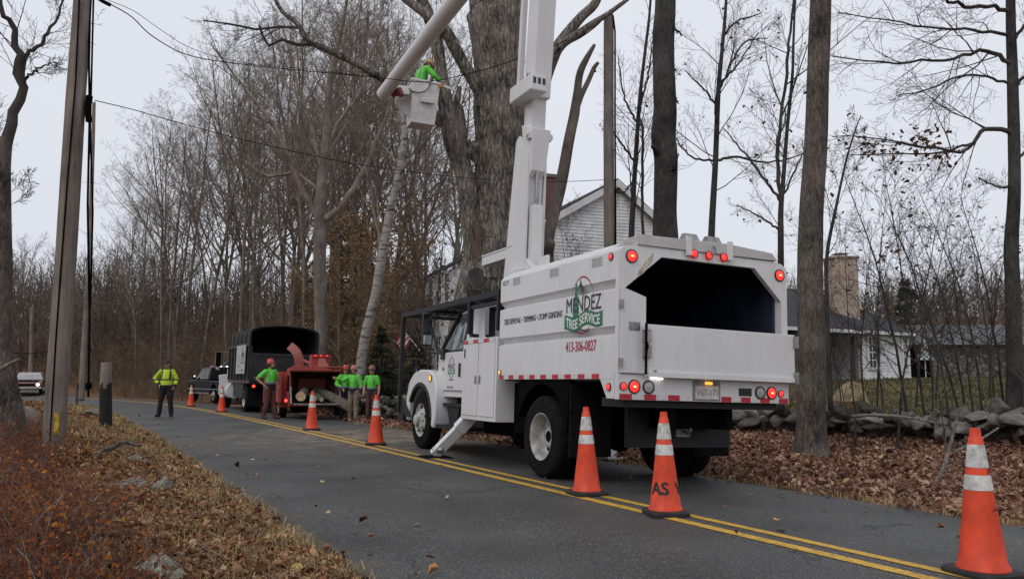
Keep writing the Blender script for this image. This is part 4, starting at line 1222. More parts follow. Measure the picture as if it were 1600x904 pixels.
def wheel(parent, cx_, cy_, cz_, out, r=0.52, w=0.27, dish='deep', rimr=0.30, mrim=None):
    """out = -1: outer face towards -X; +1 towards +X"""
    b = MB(); n = 72
    prof = [(rimr, 0), (rimr + .02, .012), (r * .80, .0), (r * .93, .012), (r * .985, .045), (r, .06), (r, w - .06), (r * .985, w - .045), (r * .93, w - .012), (r * .80, w), (rimr + .02, w - .012), (rimr, w)]
    b.lathe([(p, -out * q) for p, q in prof], n, (cx_, cy_, cz_), 'x', close=False)
    for i in range(4, 8):                                             # tread lugs
        for k_ in range(n):
            if (k_ + (i % 2)) % 3 == 0:
                j = i * n + k_; x, y, z = b.v[j]; f_ = 0.975
                b.v[j] = (x, cy_ + (y - cy_) * f_, cz_ + (z - cz_) * f_)
    t = b.build('wheel', M_RUB, parent, smooth=True)
    b = MB()
    if dish == 'deep':
        prof = [(rimr + .004, .006), (rimr - .012, .004), (rimr - .03, .03), (rimr - .04, .10), (rimr - .05, .17), (rimr - .09, .19), (.13, .195), (.125, .13), (.07, .12), (.005, .12)]
    else:
        prof = [(rimr + .004, .006), (rimr - .012, .004), (rimr - .03, .03), (rimr - .06, .045), (.19, .012), (.14, -.03), (.11, -.035), (.10, -.09), (.06, -.11), (.005, -.11)]
    b.lathe([(p, -out * q) for p, q in prof], 40, (cx_, cy_, cz_), 'x', close=False)
    rim = b.build('rim', mrim or M_RIM, t, smooth=True)
    lug = MB()
    for k_ in range(8):
        a = 2 * PI * k_ / 8
        y, z = cy_ + .165 * math.cos(a), cz_ + .165 * math.sin(a)
        x0 = cx_ - out * (.19 if dish == 'deep' else .02)
        lug.lathe([(.022, 0), (.022, out * .035), (.012, out * .045)], 6, (x0, y, z), 'x')
    for k_ in range(5):
        a = 2 * PI * k_ / 5 + .3
        y, z = cy_ + (rimr - .078) * math.cos(a), cz_ + (rimr - .078) * math.sin(a)
        lug.cur = 1
        lug.lathe([(.034, 0), (.034, out * .012)], 10, (cx_ - out * (.03 if dish != 'deep' else .194), y, z), 'x')
    if dish == 'deep': lug.lathe([(.075, 0), (.07, out * .004)], 16, (cx_ - out * .122, cy_, cz_), 'x')
    lug.build('lug_nuts', [M_STEEL, M_CHASS], t, kind='stuff')
    return t
def lamp(parent, name, pos, r, m, axis='y', sgn=-1, bezel=M_INK, hot=False):
    b = MB()
    b.lathe([(r, 0), (r * .98, sgn * .012), (r * .7, sgn * .02), (r * .02, sgn * .024)], 20, pos, axis)
    o = b.build(name, m, parent, smooth=True)
    b = MB()
    b.lathe([(r * 1.02, 0), (r * 1.02, sgn * .016), (r * 1.22, sgn * .014), (r * 1.25, 0)], 20, pos, axis, close=False)
    b.build('bezel', bezel, o, smooth=True)
    if hot:
        b = MB()
        p2 = list(pos); k_ = {'x': 0, 'y': 1}[axis]; p2[k_] += sgn * .019
        b.ball(p2, (r * .42 if axis == 'y' else .008, .008 if axis == 'y' else r * .42, r * .22), 10, 6)
        b.build('filament', M_REDH, o, smooth=True)
    return o
def fit_text(body, w_, h_, m, parent, o_, xa, ya, bold=0.0, shear=0.0, name='lettering'):
    me = text_mesh(body, 1.0, bold, shear)
    co = np.empty(len(me.vertices) * 3); me.vertices.foreach_get('co', co); co = co.reshape(-1, 3)
    lo, hi = co.min(0), co.max(0)
    co[:, 0] = (co[:, 0] - (lo[0] + hi[0]) / 2) * w_ / (hi[0] - lo[0]); co[:, 1] = (co[:, 1] - (lo[1] + hi[1]) / 2) * h_ / (hi[1] - lo[1]); co[:, 2] *= 1.0
    me.vertices.foreach_set('co', co.ravel())
    me.transform(frame(o_, xa, ya)); me.materials.clear()
    return link(name, me, m, parent)

# ================================================================== THE WHITE BUCKET TRUCK (x right, y forward, origin under the rear axle)
truck = thing('bucket_truck', 'white tree-service bucket truck with open chip box and raised boom', 'truck', (1.4243, 10.83, -0.014))
truck.rotation_mode = 'YXZ'
truck.rotation_euler = (-0.0048, 0.0342, 0.4469)
YR, YF, XL, XR, ZB, ZT = -1.81, 1.29, -1.22, 1.22, 1.24, 2.70
def T(name, b, m, bevel=0.0, smooth=False, parent=None, kind=None):
    return b.build(name, m, parent or truck, smooth, bevel, kind)
# chip box: side walls with two pressed grooves
def wall_profile(x, s):
    i = .04 * -s
    return [(x, ZB), (x, 1.715), (x - s * .075, 1.745), (x - s * .075, 1.75), (x, 1.82), (x, 2.225), (x - s * .075, 2.255), (x - s * .075, 2.26), (x, 2.34), (x, 2.66), (x - s * .05, 2.715),
            (x - s * .13, 2.715), (x - s * .10, 2.64), (x - s * .10, ZB)]
for x, s in ((XL, -1), (XR, 1)):
    b = MB().prism(wall_profile(x, s), YR + .07, YF, 'y')
    w = T('box_side', b, M_WHITE, bevel=.006)
    b = MB().prism([(YR + .07, 1.03), (YR + .07, ZB - .001), (YR + .36, ZB - .001), (YR + .22, 1.03)], x, x - s * .05, 'x')
    b.build('corner_drop', M_WHITE, w)
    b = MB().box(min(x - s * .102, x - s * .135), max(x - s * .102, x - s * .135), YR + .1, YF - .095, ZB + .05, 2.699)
    b.build('liner', M_INT, w)
T('box_front', MB().box(XL + .1, XR - .1, YF - .06, YF - .003, ZB, 2.74), M_WHITE)
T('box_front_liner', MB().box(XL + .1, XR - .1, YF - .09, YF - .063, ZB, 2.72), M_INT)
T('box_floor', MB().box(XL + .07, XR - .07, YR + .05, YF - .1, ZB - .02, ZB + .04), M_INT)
b = MB().prism([(XL + .055, 2.716), (-1.0, 2.80), (1.0, 2.80), (XR - .055, 2.716), (1.0, 2.765), (-1.0, 2.765)], YR + .25, YF + .01, 'y')
T('box_roof', b, M_WHITE)
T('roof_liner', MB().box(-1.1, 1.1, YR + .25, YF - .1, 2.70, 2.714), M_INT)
# rear frame around the octagonal opening
outer = [(-1.22, 1.30), (-1.22, 2.655), (-1.14, 2.715), (-.98, 2.735), (1.0, 2.735), (1.14, 2.715), (1.22, 2.655), (1.22, 1.30)]
inner = [(1.125, 1.30), (1.125, 2.25), (.71, 2.63), (-.65, 2.63), (-1.14, 2.24), (-.86, 2.155), (-.86, 1.30)]
T('rear_frame', MB().prism(outer + inner, YR, YR + .066, 'y'), M_WHITE)
T('rear_sill', MB().prism([(-1.225, 1.02), (1.225, 1.02), (1.225, 1.297), (-1.225, 1.297)], YR - .004, YR + .06, 'y'), M_WHITE, bevel=.008)
# roof visor over the opening with its two brackets and eye
b = MB().prism([(-.98, 2.737), (-1.0, 2.835), (-.93, 2.855), (.3, 2.88), (.98, 2.835), (1.06, 2.745)], YR - .02, YR + .28, 'y')
v_ = T('roof_visor', b, mat('dulled_white_paint', (0.50, 0.49, 0.475), 0.5, var=.07, vscale=3), bevel=.006)
for x in (-.30, .30):
    MB().prism([(x - .03, 2.68), (x + .03, 2.68), (x + .03, 2.90), (x - .03, 2.90)], YR - .06, YR - .021, 'y').build('strap', M_WHITE, v_)
for x in (-.25, .08):
    MB().prism([(YR + .02, 2.86), (YR + .26, 2.86), (YR + .16, 2.97), (YR + .10, 2.97)], x, x + .17, 'x').build('bracket', M_STEEL, v_)
ring = MB(); pts = [(0.03 + .05 * math.cos(a), YR - .05, 2.77 + .05 * math.sin(a)) for a in np.linspace(-2.2, 1.7, 12)]
ring.tube(pts, .009, 6).build('hook', M_STEEL, v_, smooth=True)
# scorch and rust mark on the left upper corner
flat_poly('rust_stain', [(0, 0), (.08, .05), (.2, .2), (.22, .30), (.12, .2), (.02, .08)], mat('rust_stain', (0.52, 0.455, 0.375), .7, var=.2, vscale=18), truck, frame((-.98, YR - .0015, 2.37), (1, 0, 0), (0, 0, 1)), .001)
# side door on the left of the opening
sd = T('rear_side_door', MB().prism([(-1.20, 1.31), (-.875, 1.31), (-.875, 2.155), (-1.20, 2.25)], YR - .026, YR - .002, 'y'), M_WHITE, bevel=.005)
for z in (1.42, 2.06):
    MB().box(-1.235, -1.185, YR - .05, YR - .028, z - .045, z + .045).build('hinge', M_STEEL, sd)
MB().box(-1.10, -.96, YR - .034, YR - .0275, 1.78, 1.87).build('latch_plate', M_STEEL, sd)
MB().box(-1.03, -1.0, YR - .044, YR - .0345, 1.79, 1.86).build('latch_lever', M_SHADEP, sd)
# tailgate
tg = T('tailgate', MB().box(-.89, 1.25, YR - .085, YR - .03, 1.275, 1.85), M_WHITE, bevel=.008)
MB().box(-.89, 1.25, YR - .105, YR - .0855, 1.275, 1.33).build('stiffener', M_WHITE, tg)
for x, z in ((-.90, 1.72), (-.90, 1.55), (1.245, 1.76), (1.245, 1.33)):
    MB().box(x - .02, x + .035, YR - .12, YR - .025, z - .07, z + .07).build('hinge', M_STEEL, tg)
MB().tube([(-.925, YR - .1, 1.3), (-.925, YR - .1, 1.86)], .014, 8).build('hinge_rod', M_CHASS, tg, smooth=True)
MB().tube([(-.93, YR - .12, 1.84), (-.95, YR - .13, 1.68), (-.92, YR - .13, 1.60), (-.94, YR - .12, 1.52)], .011, 6).build('chain', M_CHASS, tg, smooth=True)
MB().ball((-.80, YR - .10, 1.345), .016).build('bolt', M_STEEL, tg)
# lamps on the rear
for x, z, r, m, hot in ((-1.06, 2.60, .062, M_REDL, True), (1.10, 2.575, .062, M_REDL, True), (-1.155, 1.165, .036, M_REDL, False), (-1.015, 1.165, .062, M_REDL, True), (-.825, 1.165, .062, M_CLEAR, False),
                       (.77, 1.145, .062, M_CLEAR, False), (.945, 1.145, .062, M_REDL, True), (1.09, 1.14, .036, M_REDL, False)):
    lamp(truck, 'tail_lamp', (x, YR - (.001 if z > 2 else .0055), z), r, m, hot=hot)
for x in (-.215, 0, .215):
    lamp(truck, 'marker_lamp', (x, YR - .022, 2.755 - .045), .042, M_REDL)
lamp(truck, 'side_lamp', (XL - .001, YR + .16, 2.60), .036, M_REDL, axis='x', sgn=-1)
lamp(truck, 'side_lamp', (XL - .001, YR + .17, 1.155), .036, M_REDL, axis='x', sgn=-1)
lamp(truck, 'side_lamp', (XL - .001, YF + .02 - .09, 1.34), .028, M_AMB, axis='x', sgn=-1)
# work lamp under the tailgate, number plate, maker plate
b = MB().box(-.80, -.74, YR - .05, YR - .01, 1.255, 1.275).box(-.72, -.66, YR - .05, YR - .01, 1.25, 1.27); b.build('work_lamp', M_WLAMP, truck, kind='stuff')
rc = T('plate_recess', MB().box(-.22, .17, YR - .012, YR - .0045, 1.035, 1.255), mat('plate_recess_grey', (.22, .21, .20), .6, var=.15))
pl = T('number_plate', MB().box(-.19, .14, YR - .018, YR - .0125, 1.05, 1.20), mat('plate_white', (.58, .56, .54), .5, var=.12, vscale=9))
fit_text('V67-171', .30, .075, mat('plate_red', (.30, .16, .16), .5), pl, (-.025, YR - .0185, 1.125), (1, 0, 0), (0, 0, 1))
MB().box(-.05, .03, YR - .045, YR - .013, 1.215, 1.245).build('plate_lamp', M_AMB, pl)
mp_ = T('maker_plate', MB().box(.45, .64, YR - .010, YR - .0045, 1.10, 1.19), M_INK)
# red and white reflective tape
def tape(x0, y0, x1, y1, z0, z1, n_, h, off, first=0):
    for i in range(n_):
        a, c = i / n_, (i + 1) / n_
        p = Vector((x0 + (x1 - x0) * a, y0 + (y1 - y0) * a, z0 + (z1 - z0) * a)); q = Vector((x0 + (x1 - x0) * c, y0 + (y1 - y0) * c, z0 + (z1 - z0) * c))
        if abs(x1 - x0) > abs(y1 - y0): bb_ = MB().box(p.x, q.x, y0 - off - .001, y0 - off, p.z, p.z + h)
        else: bb_ = MB().box(x0 - off - .001, x0 - off, min(p.y, q.y), max(p.y, q.y), p.z, p.z + h)
        T('reflective_tape', bb_, M_TRED if (i + first) % 2 == 0 else M_TWHT)
tape(-1.20, YR - .004, -.24, YR, 1.025, 1.025, 6, .06, .001)
tape(.19, YR - .004, 1.21, YR, 1.025, 1.025, 7, .06, .001)
tape(XL, YF - .03, XL, YR + .38, ZB + .004, ZB + .004, 17, .055, .0015)
# vents
M_PERF = mat('vent_hole', (.12, .12, .125), .7, var=.1)
for y, z in ((.77, 2.60), (-.32, 2.585), (-1.35, 2.58)):
    v_ = T('vent', MB().box(XL - .004, XL - .0005, y - .125, y + .125, z - .055, z + .055), M_WHITE)
    b = MB()
    for i in range(6):
        for j in range(9):
            yy = y - .115 + j * .0256 + (i % 2) * .006; zz = z - .048 + i * .017
            b.box(XL - .0055, XL - .0042, yy, yy + .017, zz, zz + .009)
    b.build('vent_holes', M_PERF, v_, kind='stuff')
for x, z in ((-.75, 2.3), (.1, 2.35), (.85, 2.35)):
    b = MB()
    for i in range(6):
        for j in range(9):
            b.box(x - .1 + j * .024, x - .1 + j * .024 + .013, YF - .0935, YF - .0915, z - .05 + i * .017, z - .05 + i * .017 + .008)
    T('front_vent_holes', b, M_CLEAR, kind='stuff')
# lettering and emblem on the left side
XS = XL - .0012
SX, SZ = (0, -1, 0), (0, 0, 1)
fit_text('TREE REMOVAL • TRIMMING • STUMP GRINDING', 1.70, .082, M_INK, truck, (XS, .29, 2.045), SX, (0, -.0, 1), bold=.03, shear=.25)
fit_text('HGT. 12\' 4"', .19, .07, M_INK, truck, (XS, 1.12, 2.605), SX, SZ, shear=.15)
fit_text('413-306-0827', .71, .125, M_INKR, truck, (XS, -1.005, 1.625), SX, SZ, bold=.025)
em = T('emblem', MB().tube([(XS - .002, -1.03 - .27 * math.cos(a), 2.10 + .345 * math.sin(a)) for a in np.linspace(.55, 2.35, 24)], [.004 + .009 * math.sin(u) for u in np.linspace(0, PI, 24)], 6), M_INKR)
MB().tube([(XS - .002, -1.03 - .25 * math.cos(a), 2.04 + .27 * math.sin(a)) for a in np.linspace(3.95, 5.48, 24)], [.004 + .009 * math.sin(u) for u in np.linspace(0, PI, 24)], 6).build('emblem_arc', M_INKR, em)
MB().tube([(XS - .002, -1.03 - .27 * math.cos(a), 2.10 + .345 * math.sin(a)) for a in np.linspace(2.35, 2.75, 6)], .004, 5).build('emblem_arc', M_INK, em)
MB().tube([(XS - .002, -1.03 - .27 * math.cos(a), 2.10 + .345 * math.sin(a)) for a in np.linspace(.1, .55, 6)], .004, 5).build('emblem_arc', M_INK, em)
tree_p = [(0, .40)]
for i in range(9):
    w_ = .025 + .0095 * i; z = .40 - .048 * (i + 1)
    tree_p.append((w_, z + .012)); tree_p.append((w_ * .55, z + .008))
right = tree_p[1:]; poly = tree_p + [(.03, -.06), (-.03, -.06)] + [(-x, z) for x, z in reversed(right)]
flat_poly('emblem_fir', poly, M_INKG, em, frame((XS, -.885, 1.99), SX, SZ), .001)
fir_ = em.children[-1]
for o_ in [em] + list(em.children):
    for v in o_.data.vertices: v.co.x = XS - .0004 + (v.co.x - XS) * .06
# climber
MS = frame((XS - .0005, -1.0, 2.27), SX, SZ)
flat_poly('emblem_climber', [(-.02, .14), (-.005, .15), (.0, .12), (.03, .07), (.06, .03), (.085, -.02), (.07, -.02), (.05, .01), (.06, -.06), (.04, -.06), (.02, .0), (0, -.01), (-.01, .05), (-.05, .06), (-.09, .05), (-.05, .08), (-.03, .10)], M_INK, em, MS, .001)
MB().tube([(XS - .001, -1.09, 2.245), (XS - .001, -1.11, 2.19), (XS - .001, -1.10, 2.14)], .0035, 5).build('emblem_rope', M_INK, em)
fit_text('MENDEZ', .80, .175, M_INK, truck, (XS - .002, -1.055, 2.125), SX, SZ, bold=.008)
# wavy banner
wave = lambda u: .028 * math.sin(u * 5.2 + .6) + .022 * u
top = [(u * .435, .085 + wave(u)) for u in np.linspace(-1, 1, 22)]; bot = [(u * .435, -.085 + wave(u)) for u in np.linspace(1, -1, 22)]
flat_poly('banner', top + bot, M_INKG, em, frame((XS - .003, -1.05, 1.925), SX, SZ), .001)
me = fit_text('TREE SERVICE', .78, .115, M_INKW, em, (0, 0, 0), (1, 0, 0), (0, 1, 0), bold=.025).data
for v in me.vertices: v.co.y += wave(v.co.x / .435)
me.transform(frame((XS - .0058, -1.05, 1.925), SX, SZ))
fit_text('Over 20 years', .42, .075, M_INK, em, (XS - .003, -1.0, 1.80), SX, SZ, shear=.3)
# ---------------- chassis, fenders, hitch
ch = T('chassis', MB().box(-.45, -.36, -1.7, 5.5, .70, .95).box(.36, .45, -1.7, 5.5, .70, .95).box(-.45, .45, -1.5, -1.3, .70, .95).box(-.45, .45, 1.2, 1.4, .70, .95).box(-.5, .5, -.3, .3, .9, 1.2), M_CHASS)
MB().tube([(-.9, 0, .52), (.9, 0, .52)], .08, 10).ball((0, 0, .52), .2).build('rear_axle', M_CHASS, ch, smooth=True)
MB().tube([(-.95, 4.82, .52), (.95, 4.82, .52)], .06, 10).build('front_axle', M_CHASS, ch, smooth=True)
MB().box(-.85, .85, 1.45, 2.6, .42, .70).build('jack_beam', M_CHASS, ch)
MB().box(-.75, .75, -1.30, -1.24, .47, 1.03).box(-1.1, 1.1, YR + .08, -1.3, .94, 1.04).build('hitch_plate', M_BLACK, ch)
b = MB().box(-.10, .10, -1.36, -1.30, .60, .78); b.tube([(0, -1.36, .66), (0, -1.46, .64), (0, -1.50, .68), (0, -1.46, .74), (0, -1.38, .73)], .022, 8)
b.build('tow_hook', M_STEEL, ch)
MB().box(-.9, .9, -.9, .9, 1.06, 1.2).box(-.95, .95, .9, 1.3, .5, 1.2).build('subframe', M_CHASS, ch)
for x in (-1.2, .62):
    MB().box(x, x + .58, -.76, -.735, .32, 1.18).build('mud_flap', M_RUB, ch)
    MB().prism([(.68 * math.cos(a), .52 + .66 * math.sin(a)) for a in np.linspace(.35, PI - .1, 16)] + [(-.72, 1.235), (.66, 1.235)], x, x + .58, 'x').build('wheel_arch', M_CHASS, ch)
MB().box(.9, 1.2, -.4, .2, .5, .8).box(.5, .8, -1.25, -1.2, .5, .56).build('step', M_CHASS, ch, kind='stuff')
wheel(truck, -1.20, 0, .52, -1); wheel(truck, -.89, 0, .52, -1); wheel(truck, 1.20, 0, .52, 1); wheel(truck, .89, 0, .52, 1)
wheel(truck, -1.14, 4.82, .52, -1, dish='front'); wheel(truck, 1.14, 4.82, .52, 1, dish='front')
# ---------------- tool locker
tb = T('tool_locker', MB().box(-1.205, -.60, 1.40, 2.70, .63, 1.86), M_WHITE, bevel=.012)
for y0, y1 in ((1.45, 2.03), (2.06, 2.65)):
    d_ = MB().box(-1.217, -1.207, y0, y1, .70, 1.79).build('locker_door', M_WHITE, tb, bevel=.004)
    yl = y0 + .06 if y0 > 2 else y1 - .06
    MB().box(-1.224, -1.218, yl - .035, yl + .035, 1.18, 1.30).build('latch', M_STEEL, d_)
    MB().box(-1.226, -1.2245, yl - .015, yl + .015, 1.2, 1.28).build('latch_lever', M_SHADEP, d_)
for i in range(6):
    T('reflective_tape', MB().box(-1.2195, -1.2175, 2.66 - (i + 1) * .2 + .0, 2.66 - i * .2, 1.795, 1.85), M_TRED if i % 2 == 0 else M_TWHT, parent=tb)
MB().box(-1.225, -1.2175, 2.56, 2.60, 1.58, 1.72).build('sticker', M_INK, tb)
T('right_locker', MB().box(.60, 1.205, 1.40, 2.70, .63, 1.86), M_WHITE, bevel=.012)
# ---------------- cab
b = MB()
b.hexa([(-1.0, 2.36, .95), (1.0, 2.36, .95), (1.0, 3.92, .95), (-1.0, 3.92, .95), (-1.0, 2.36, 1.72), (1.0, 2.36, 1.72), (1.0, 3.92, 1.72), (-1.0, 3.92, 1.72)])
cab = T('cab', b, M_WHITE, bevel=.02)
b = MB().hexa([(-.995, 2.362, 1.7205), (.995, 2.362, 1.7205), (.96, 3.80, 1.7205), (-.96, 3.80, 1.7205), (-.90, 2.42, 2.42), (.90, 2.42, 2.42), (.84, 3.22, 2.42), (-.84, 3.22, 2.42)])
b.build('upper_cab', M_WHITE, cab, bevel=.03)
MB().hexa([(-.89, 2.44, 2.42), (.89, 2.44, 2.42), (.82, 3.2, 2.42), (-.82, 3.2, 2.42), (-.75, 2.55, 2.49), (.75, 2.55, 2.49), (.7, 3.05, 2.49), (-.7, 3.05, 2.49)]).build('roof', M_WHITE, cab, bevel=.02)
cab.location.y = .45
# door, window and windscreen follow the sloping upper cab
def upx(y, z):     # outer skin of the upper cab, left side
    u = (z - 1.7205) / .70
    yl0, yl1 = 2.362 + .058 * u, 3.80 - .58 * u
    v = (y - yl0) / (yl1 - yl0)
    x0 = -.995 + .095 * u; x1 = -.96 + .12 * u
    return x0 + (x1 - x0) * v
def skin(poly, off, th):
    n_ = len(poly)
    b = MB(); vs_ = [(upx(y, z) - off, y, z) for y, z in poly] + [(upx(y, z) - off + th, y, z) for y, z in poly]
    fs_ = [tuple(range(n_)), tuple(range(2 * n_ - 1, n_ - 1, -1))] + [(k_, k_ + n_, (k_ + 1) % n_ + n_, (k_ + 1) % n_) for k_ in range(n_)]
    return b.add(vs_, fs_)
door = MB().box(-1.012, -.998, 2.70, 3.72, 1.06, 1.70).build('door', M_WHITE, cab, bevel=.006)
skin([(2.72, 1.728), (3.68, 1.728), (3.26, 2.36), (2.75, 2.38)], .010, .012).build('window_frame', M_INK, door)
skin([(2.78, 1.76), (3.36, 1.76), (3.18, 2.32), (2.80, 2.33)], .016, .004).build('window', M_GLASS2, door)
skin([(3.40, 1.76), (3.62, 1.76), (3.24, 2.31)], .016, .004).build('vent_window', M_GLASS, door)
MB().box(-1.035, -1.013, 2.80, 2.86, 1.30, 1.52).build('door_handle', M_INK, door)
MB().box(-1.016, -1.0125, 2.72, 3.70, 1.055, 1.075).build('sill_seam', M_SHADEP, door)
for k_, (y0, y1, z0, z1) in enumerate(((3.40, 3.28, 1.10, 1.14), (3.25, 3.13, 1.10, 1.14), (3.66, 3.63, 1.40, 1.48), (3.62, 3.57, 1.41, 1.45))):   # decals too small to read
    MB().box(-1.0136, -1.0126, y1, y0, z0, z1).build('decal', M_SHADEP if k_ < 2 else M_INK, door)
de = fit_text('MENDEZ', .32, .085, M_INK, door, (-1.0135, 3.22, 1.47), SX, SZ)
flat_poly('banner', [(-.16, -.035), (.16, -.035), (.16, .035), (-.16, .035)], M_INKG, door, frame((-1.013, 3.22, 1.38), SX, SZ), .001)
fit_text('TREE SERVICE', .28, .045, M_INKW, door, (-1.0155, 3.22, 1.38), SX, SZ)
MB().tube([(-1.014, 3.22 - .11 * math.cos(a), 1.47 + .16 * math.sin(a)) for a in np.linspace(.2, PI - .2, 14)], .005, 5).build('emblem_arc', M_INK, door)
MB().tube([(-1.014, 3.22 - .09 * math.cos(a), 1.36 - .07 * math.sin(a)) for a in np.linspace(.2, PI - .2, 14)], .004, 5).build('emblem_arc', M_INK, door)
fit_text('413-306-0827', .2, .035, M_INKR, door, (-1.0135, 3.22, 1.25), SX, SZ)
MB().hexa([(-.90, 3.835, 1.76), (.90, 3.835, 1.76), (.90, 3.85, 1.76), (-.90, 3.85, 1.76), (-.80, 3.285, 2.37), (.80, 3.285, 2.37), (.80, 3.30, 2.37), (-.80, 3.30, 2.37)]).build('windscreen', M_GLASS, cab)
MB().box(-.8, .8, 2.35, 2.36, 1.78, 2.3).build('rear_window', M_GLASS, cab)
MB().tube([(-.985, 3.84, 1.72), (-.86, 3.27, 2.40)], .035, 8).build('pillar', M_INK, cab)
# pedestal housing behind the cab with a dark round-cornered window
ph = T('pedestal_housing', MB().box(-.99, -.02, 1.42, 2.78, 1.10, 2.42), M_WHITE, bevel=.03)
rw = []
for cy_, cz_, a0 in ((1.56, 2.30, 0), (1.94, 2.30, 0), (1.99, 1.93, 0), (1.56, 1.93, 0)): pass
def rrect(y0, y1, z0, z1, r):
    res = []
    for cy_, cz_, a0 in ((y1 - r, z1 - r, 0), (y0 + r, z1 - r, PI / 2), (y0 + r, z0 + r, PI), (y1 - r, z0 + r, 1.5 * PI)):
        for k_ in range(5): res.append((cy_ + r * math.cos(a0 + k_ * PI / 8), cz_ + r * math.sin(a0 + k_ * PI / 8)))
    return res
MB().prism(rrect(1.60, 2.34, 1.90, 2.36, .09), -1.0, -.992, 'x').build('window', M_GLASS, ph)
# hood, fenders, bumper
b = MB(); secs = []
for y, zt, hw in ((4.375, 1.68, .88), (4.6, 1.64, .82), (5.0, 1.55, .70), (5.4, 1.44, .60), (5.62, 1.32, .54)):
    secs.append([(-hw, y, .95), (-hw, y, zt - .16), (-hw + .12, y, zt), (hw - .12, y, zt), (hw, y, zt - .16), (hw, y, .95)])
hood = T('hood', b.loft(secs), M_WHITE, bevel=.02)
MB().box(-.42, .42, 5.622, 5.65, .75, 1.25).build('grille', M_STEEL, hood)
for x, s in ((-1, -1), (1, 1)):
    arch = [(4.82 + .62 * math.cos(a), .54 + .62 * math.sin(a)) for a in np.linspace(-.1, PI + .15, 18)]
    outl = [(4.12, .40), (4.02, .62), (4.02, 1.12), (4.16, 1.34), (4.42, 1.42), (4.9, 1.43), (5.25, 1.36), (5.5, 1.2), (5.62, .9), (5.6, .5)]
    f_ = MB().prism(arch + outl, x * 1.16, x * .60, 'x').build('fender', M_WHITE, truck, bevel=.035)
    MB().prism([(4.82 + .66 * math.cos(a), .54 + .66 * math.sin(a)) for a in np.linspace(.5, PI - .1, 16)] + [(4.82 + .60 * math.cos(a), .54 + .60 * math.sin(a)) for a in np.linspace(PI - .1, .5, 16)], x * 1.175, x * 1.10, 'x').build('fender_lip', M_INK, f_)
    lamp(f_, 'turn_signal', (x * 1.162, 4.28, 1.27), .05, M_AMB, axis='x', sgn=s)
    MB().box(min(x * 1.0, x * .62), max(x * 1.0, x * .62), 5.6, 5.66, .92, 1.12).build('headlight', M_CLEAR, f_)
T('bumper', MB().prism([(-1.15, 5.62), (1.15, 5.62), (1.15, 5.75), (.8, 5.86), (-.8, 5.86), (-1.15, 5.75)], .45, .75, 'z'), M_CHASS, bevel=.02)
# cab steps
b = MB().box(-1.02, -.75, 2.85, 4.0, .80, .85).box(-1.10, -.72, 2.9, 4.1, .42, .48).box(-.98, -.92, 3.0, 3.06, .45, .82).box(-.75, -.5, 2.75, 4.1, .45, .95)
st_ = T('cab_step', b, M_BLACK)
MB().prism([(3.3, .82), (3.9, .82), (3.75, .48), (3.45, .48)], -.98, -.95, 'x').build('step_bracket', M_BLACK, st_)
# mirror
mi = T('mirror', MB().box(-1.37, -1.19, 4.22, 4.30, 1.83, 2.42), M_INK, bevel=.03)
MB().box(-1.355, -1.205, 4.212, 4.218, 2.06, 2.39).build('mirror_glass', M_GLASS, mi)
MB().box(-1.355, -1.205, 4.208, 4.218, 1.86, 2.02).build('convex_mirror', M_MIRR, mi)
MB().tube([(-.99, 4.08, 1.70), (-1.15, 4.18, 1.72), (-1.28, 4.26, 1.74), (-1.28, 4.26, 1.86)], .022, 8).box(-1.05, -.98, 4.0, 4.14, 1.60, 1.78).build('mirror_arm', M_INK, mi)
# black cab guard
g_ = MB()
xg = 1.19
for x in (-xg, xg):
    g_.bar((x, 1.36, 2.50), (x, 5.92, 2.50), .07, .09).bar((x, 5.90, .62), (x, 5.90, 2.46), .075)
    g_.bar((x, 2.48, 1.95), (x, 2.48, 2.46), .08).bar((x, 1.40, 1.95), (x, 1.40, 2.46), .06)
    g_.bar((x, 2.47, 2.36), (x, 1.38, 2.36), .05)
    g_.bar((x, 2.44, 1.93), (x + (.12 if x < 0 else -.12), 2.44, 1.93), .10, .05)
for y in (1.38, 2.48, 3.6, 4.7, 5.92): g_.bar((-xg + .037, y, 2.50), (xg - .037, y, 2.50), .06, .07)
for i in range(15): g_.bar((-1.08 + i * .154, 1.42, 2.555), (-1.08 + i * .154, 5.88, 2.555), .06, .03)
for i in range(9): g_.bar((-xg + .037, 1.9 + i * .46, 2.525), (xg - .037, 1.9 + i * .46, 2.525), .04, .02)
g_.box(-xg - .02, xg + .02, 5.6, 5.94, .46, .60)
g_.prism([(5.2, .56), (5.9, .56), (5.9, .98)], -xg, -xg + .02, 'x')
T('cab_guard', g_, M_BLACK)
# outrigger with foot
og = T('outrigger', MB().bar((-.95, 2.55, .80), (-1.50, 3.03, .045), .17, .10, up=(.6, .3, 1)), M_WHITE, bevel=.01)
MB().bar((-.90, 2.5, .90), (-1.2, 2.77, .46), .20, .13, up=(.6, .3, 1)).build('outer_sleeve', M_WHITE, og, bevel=.008)
MB().tube([(-1.40, 2.90, .13), (-1.52, 3.02, .13)], .05, 10).build('pivot', M_STEEL, og, smooth=True)
MB().box(-1.72, -1.28, 2.78, 3.2, -.005, .03).build('foot_pad', M_CHASS, og, bevel=.006)
T('right_outrigger', MB().bar((.9, 2.2, .75), (1.30, 2.2, .10), .17, .10, up=(0, 1, 0)).box(1.1, 1.5, 2.0, 2.4, .04, .07), M_WHITE)
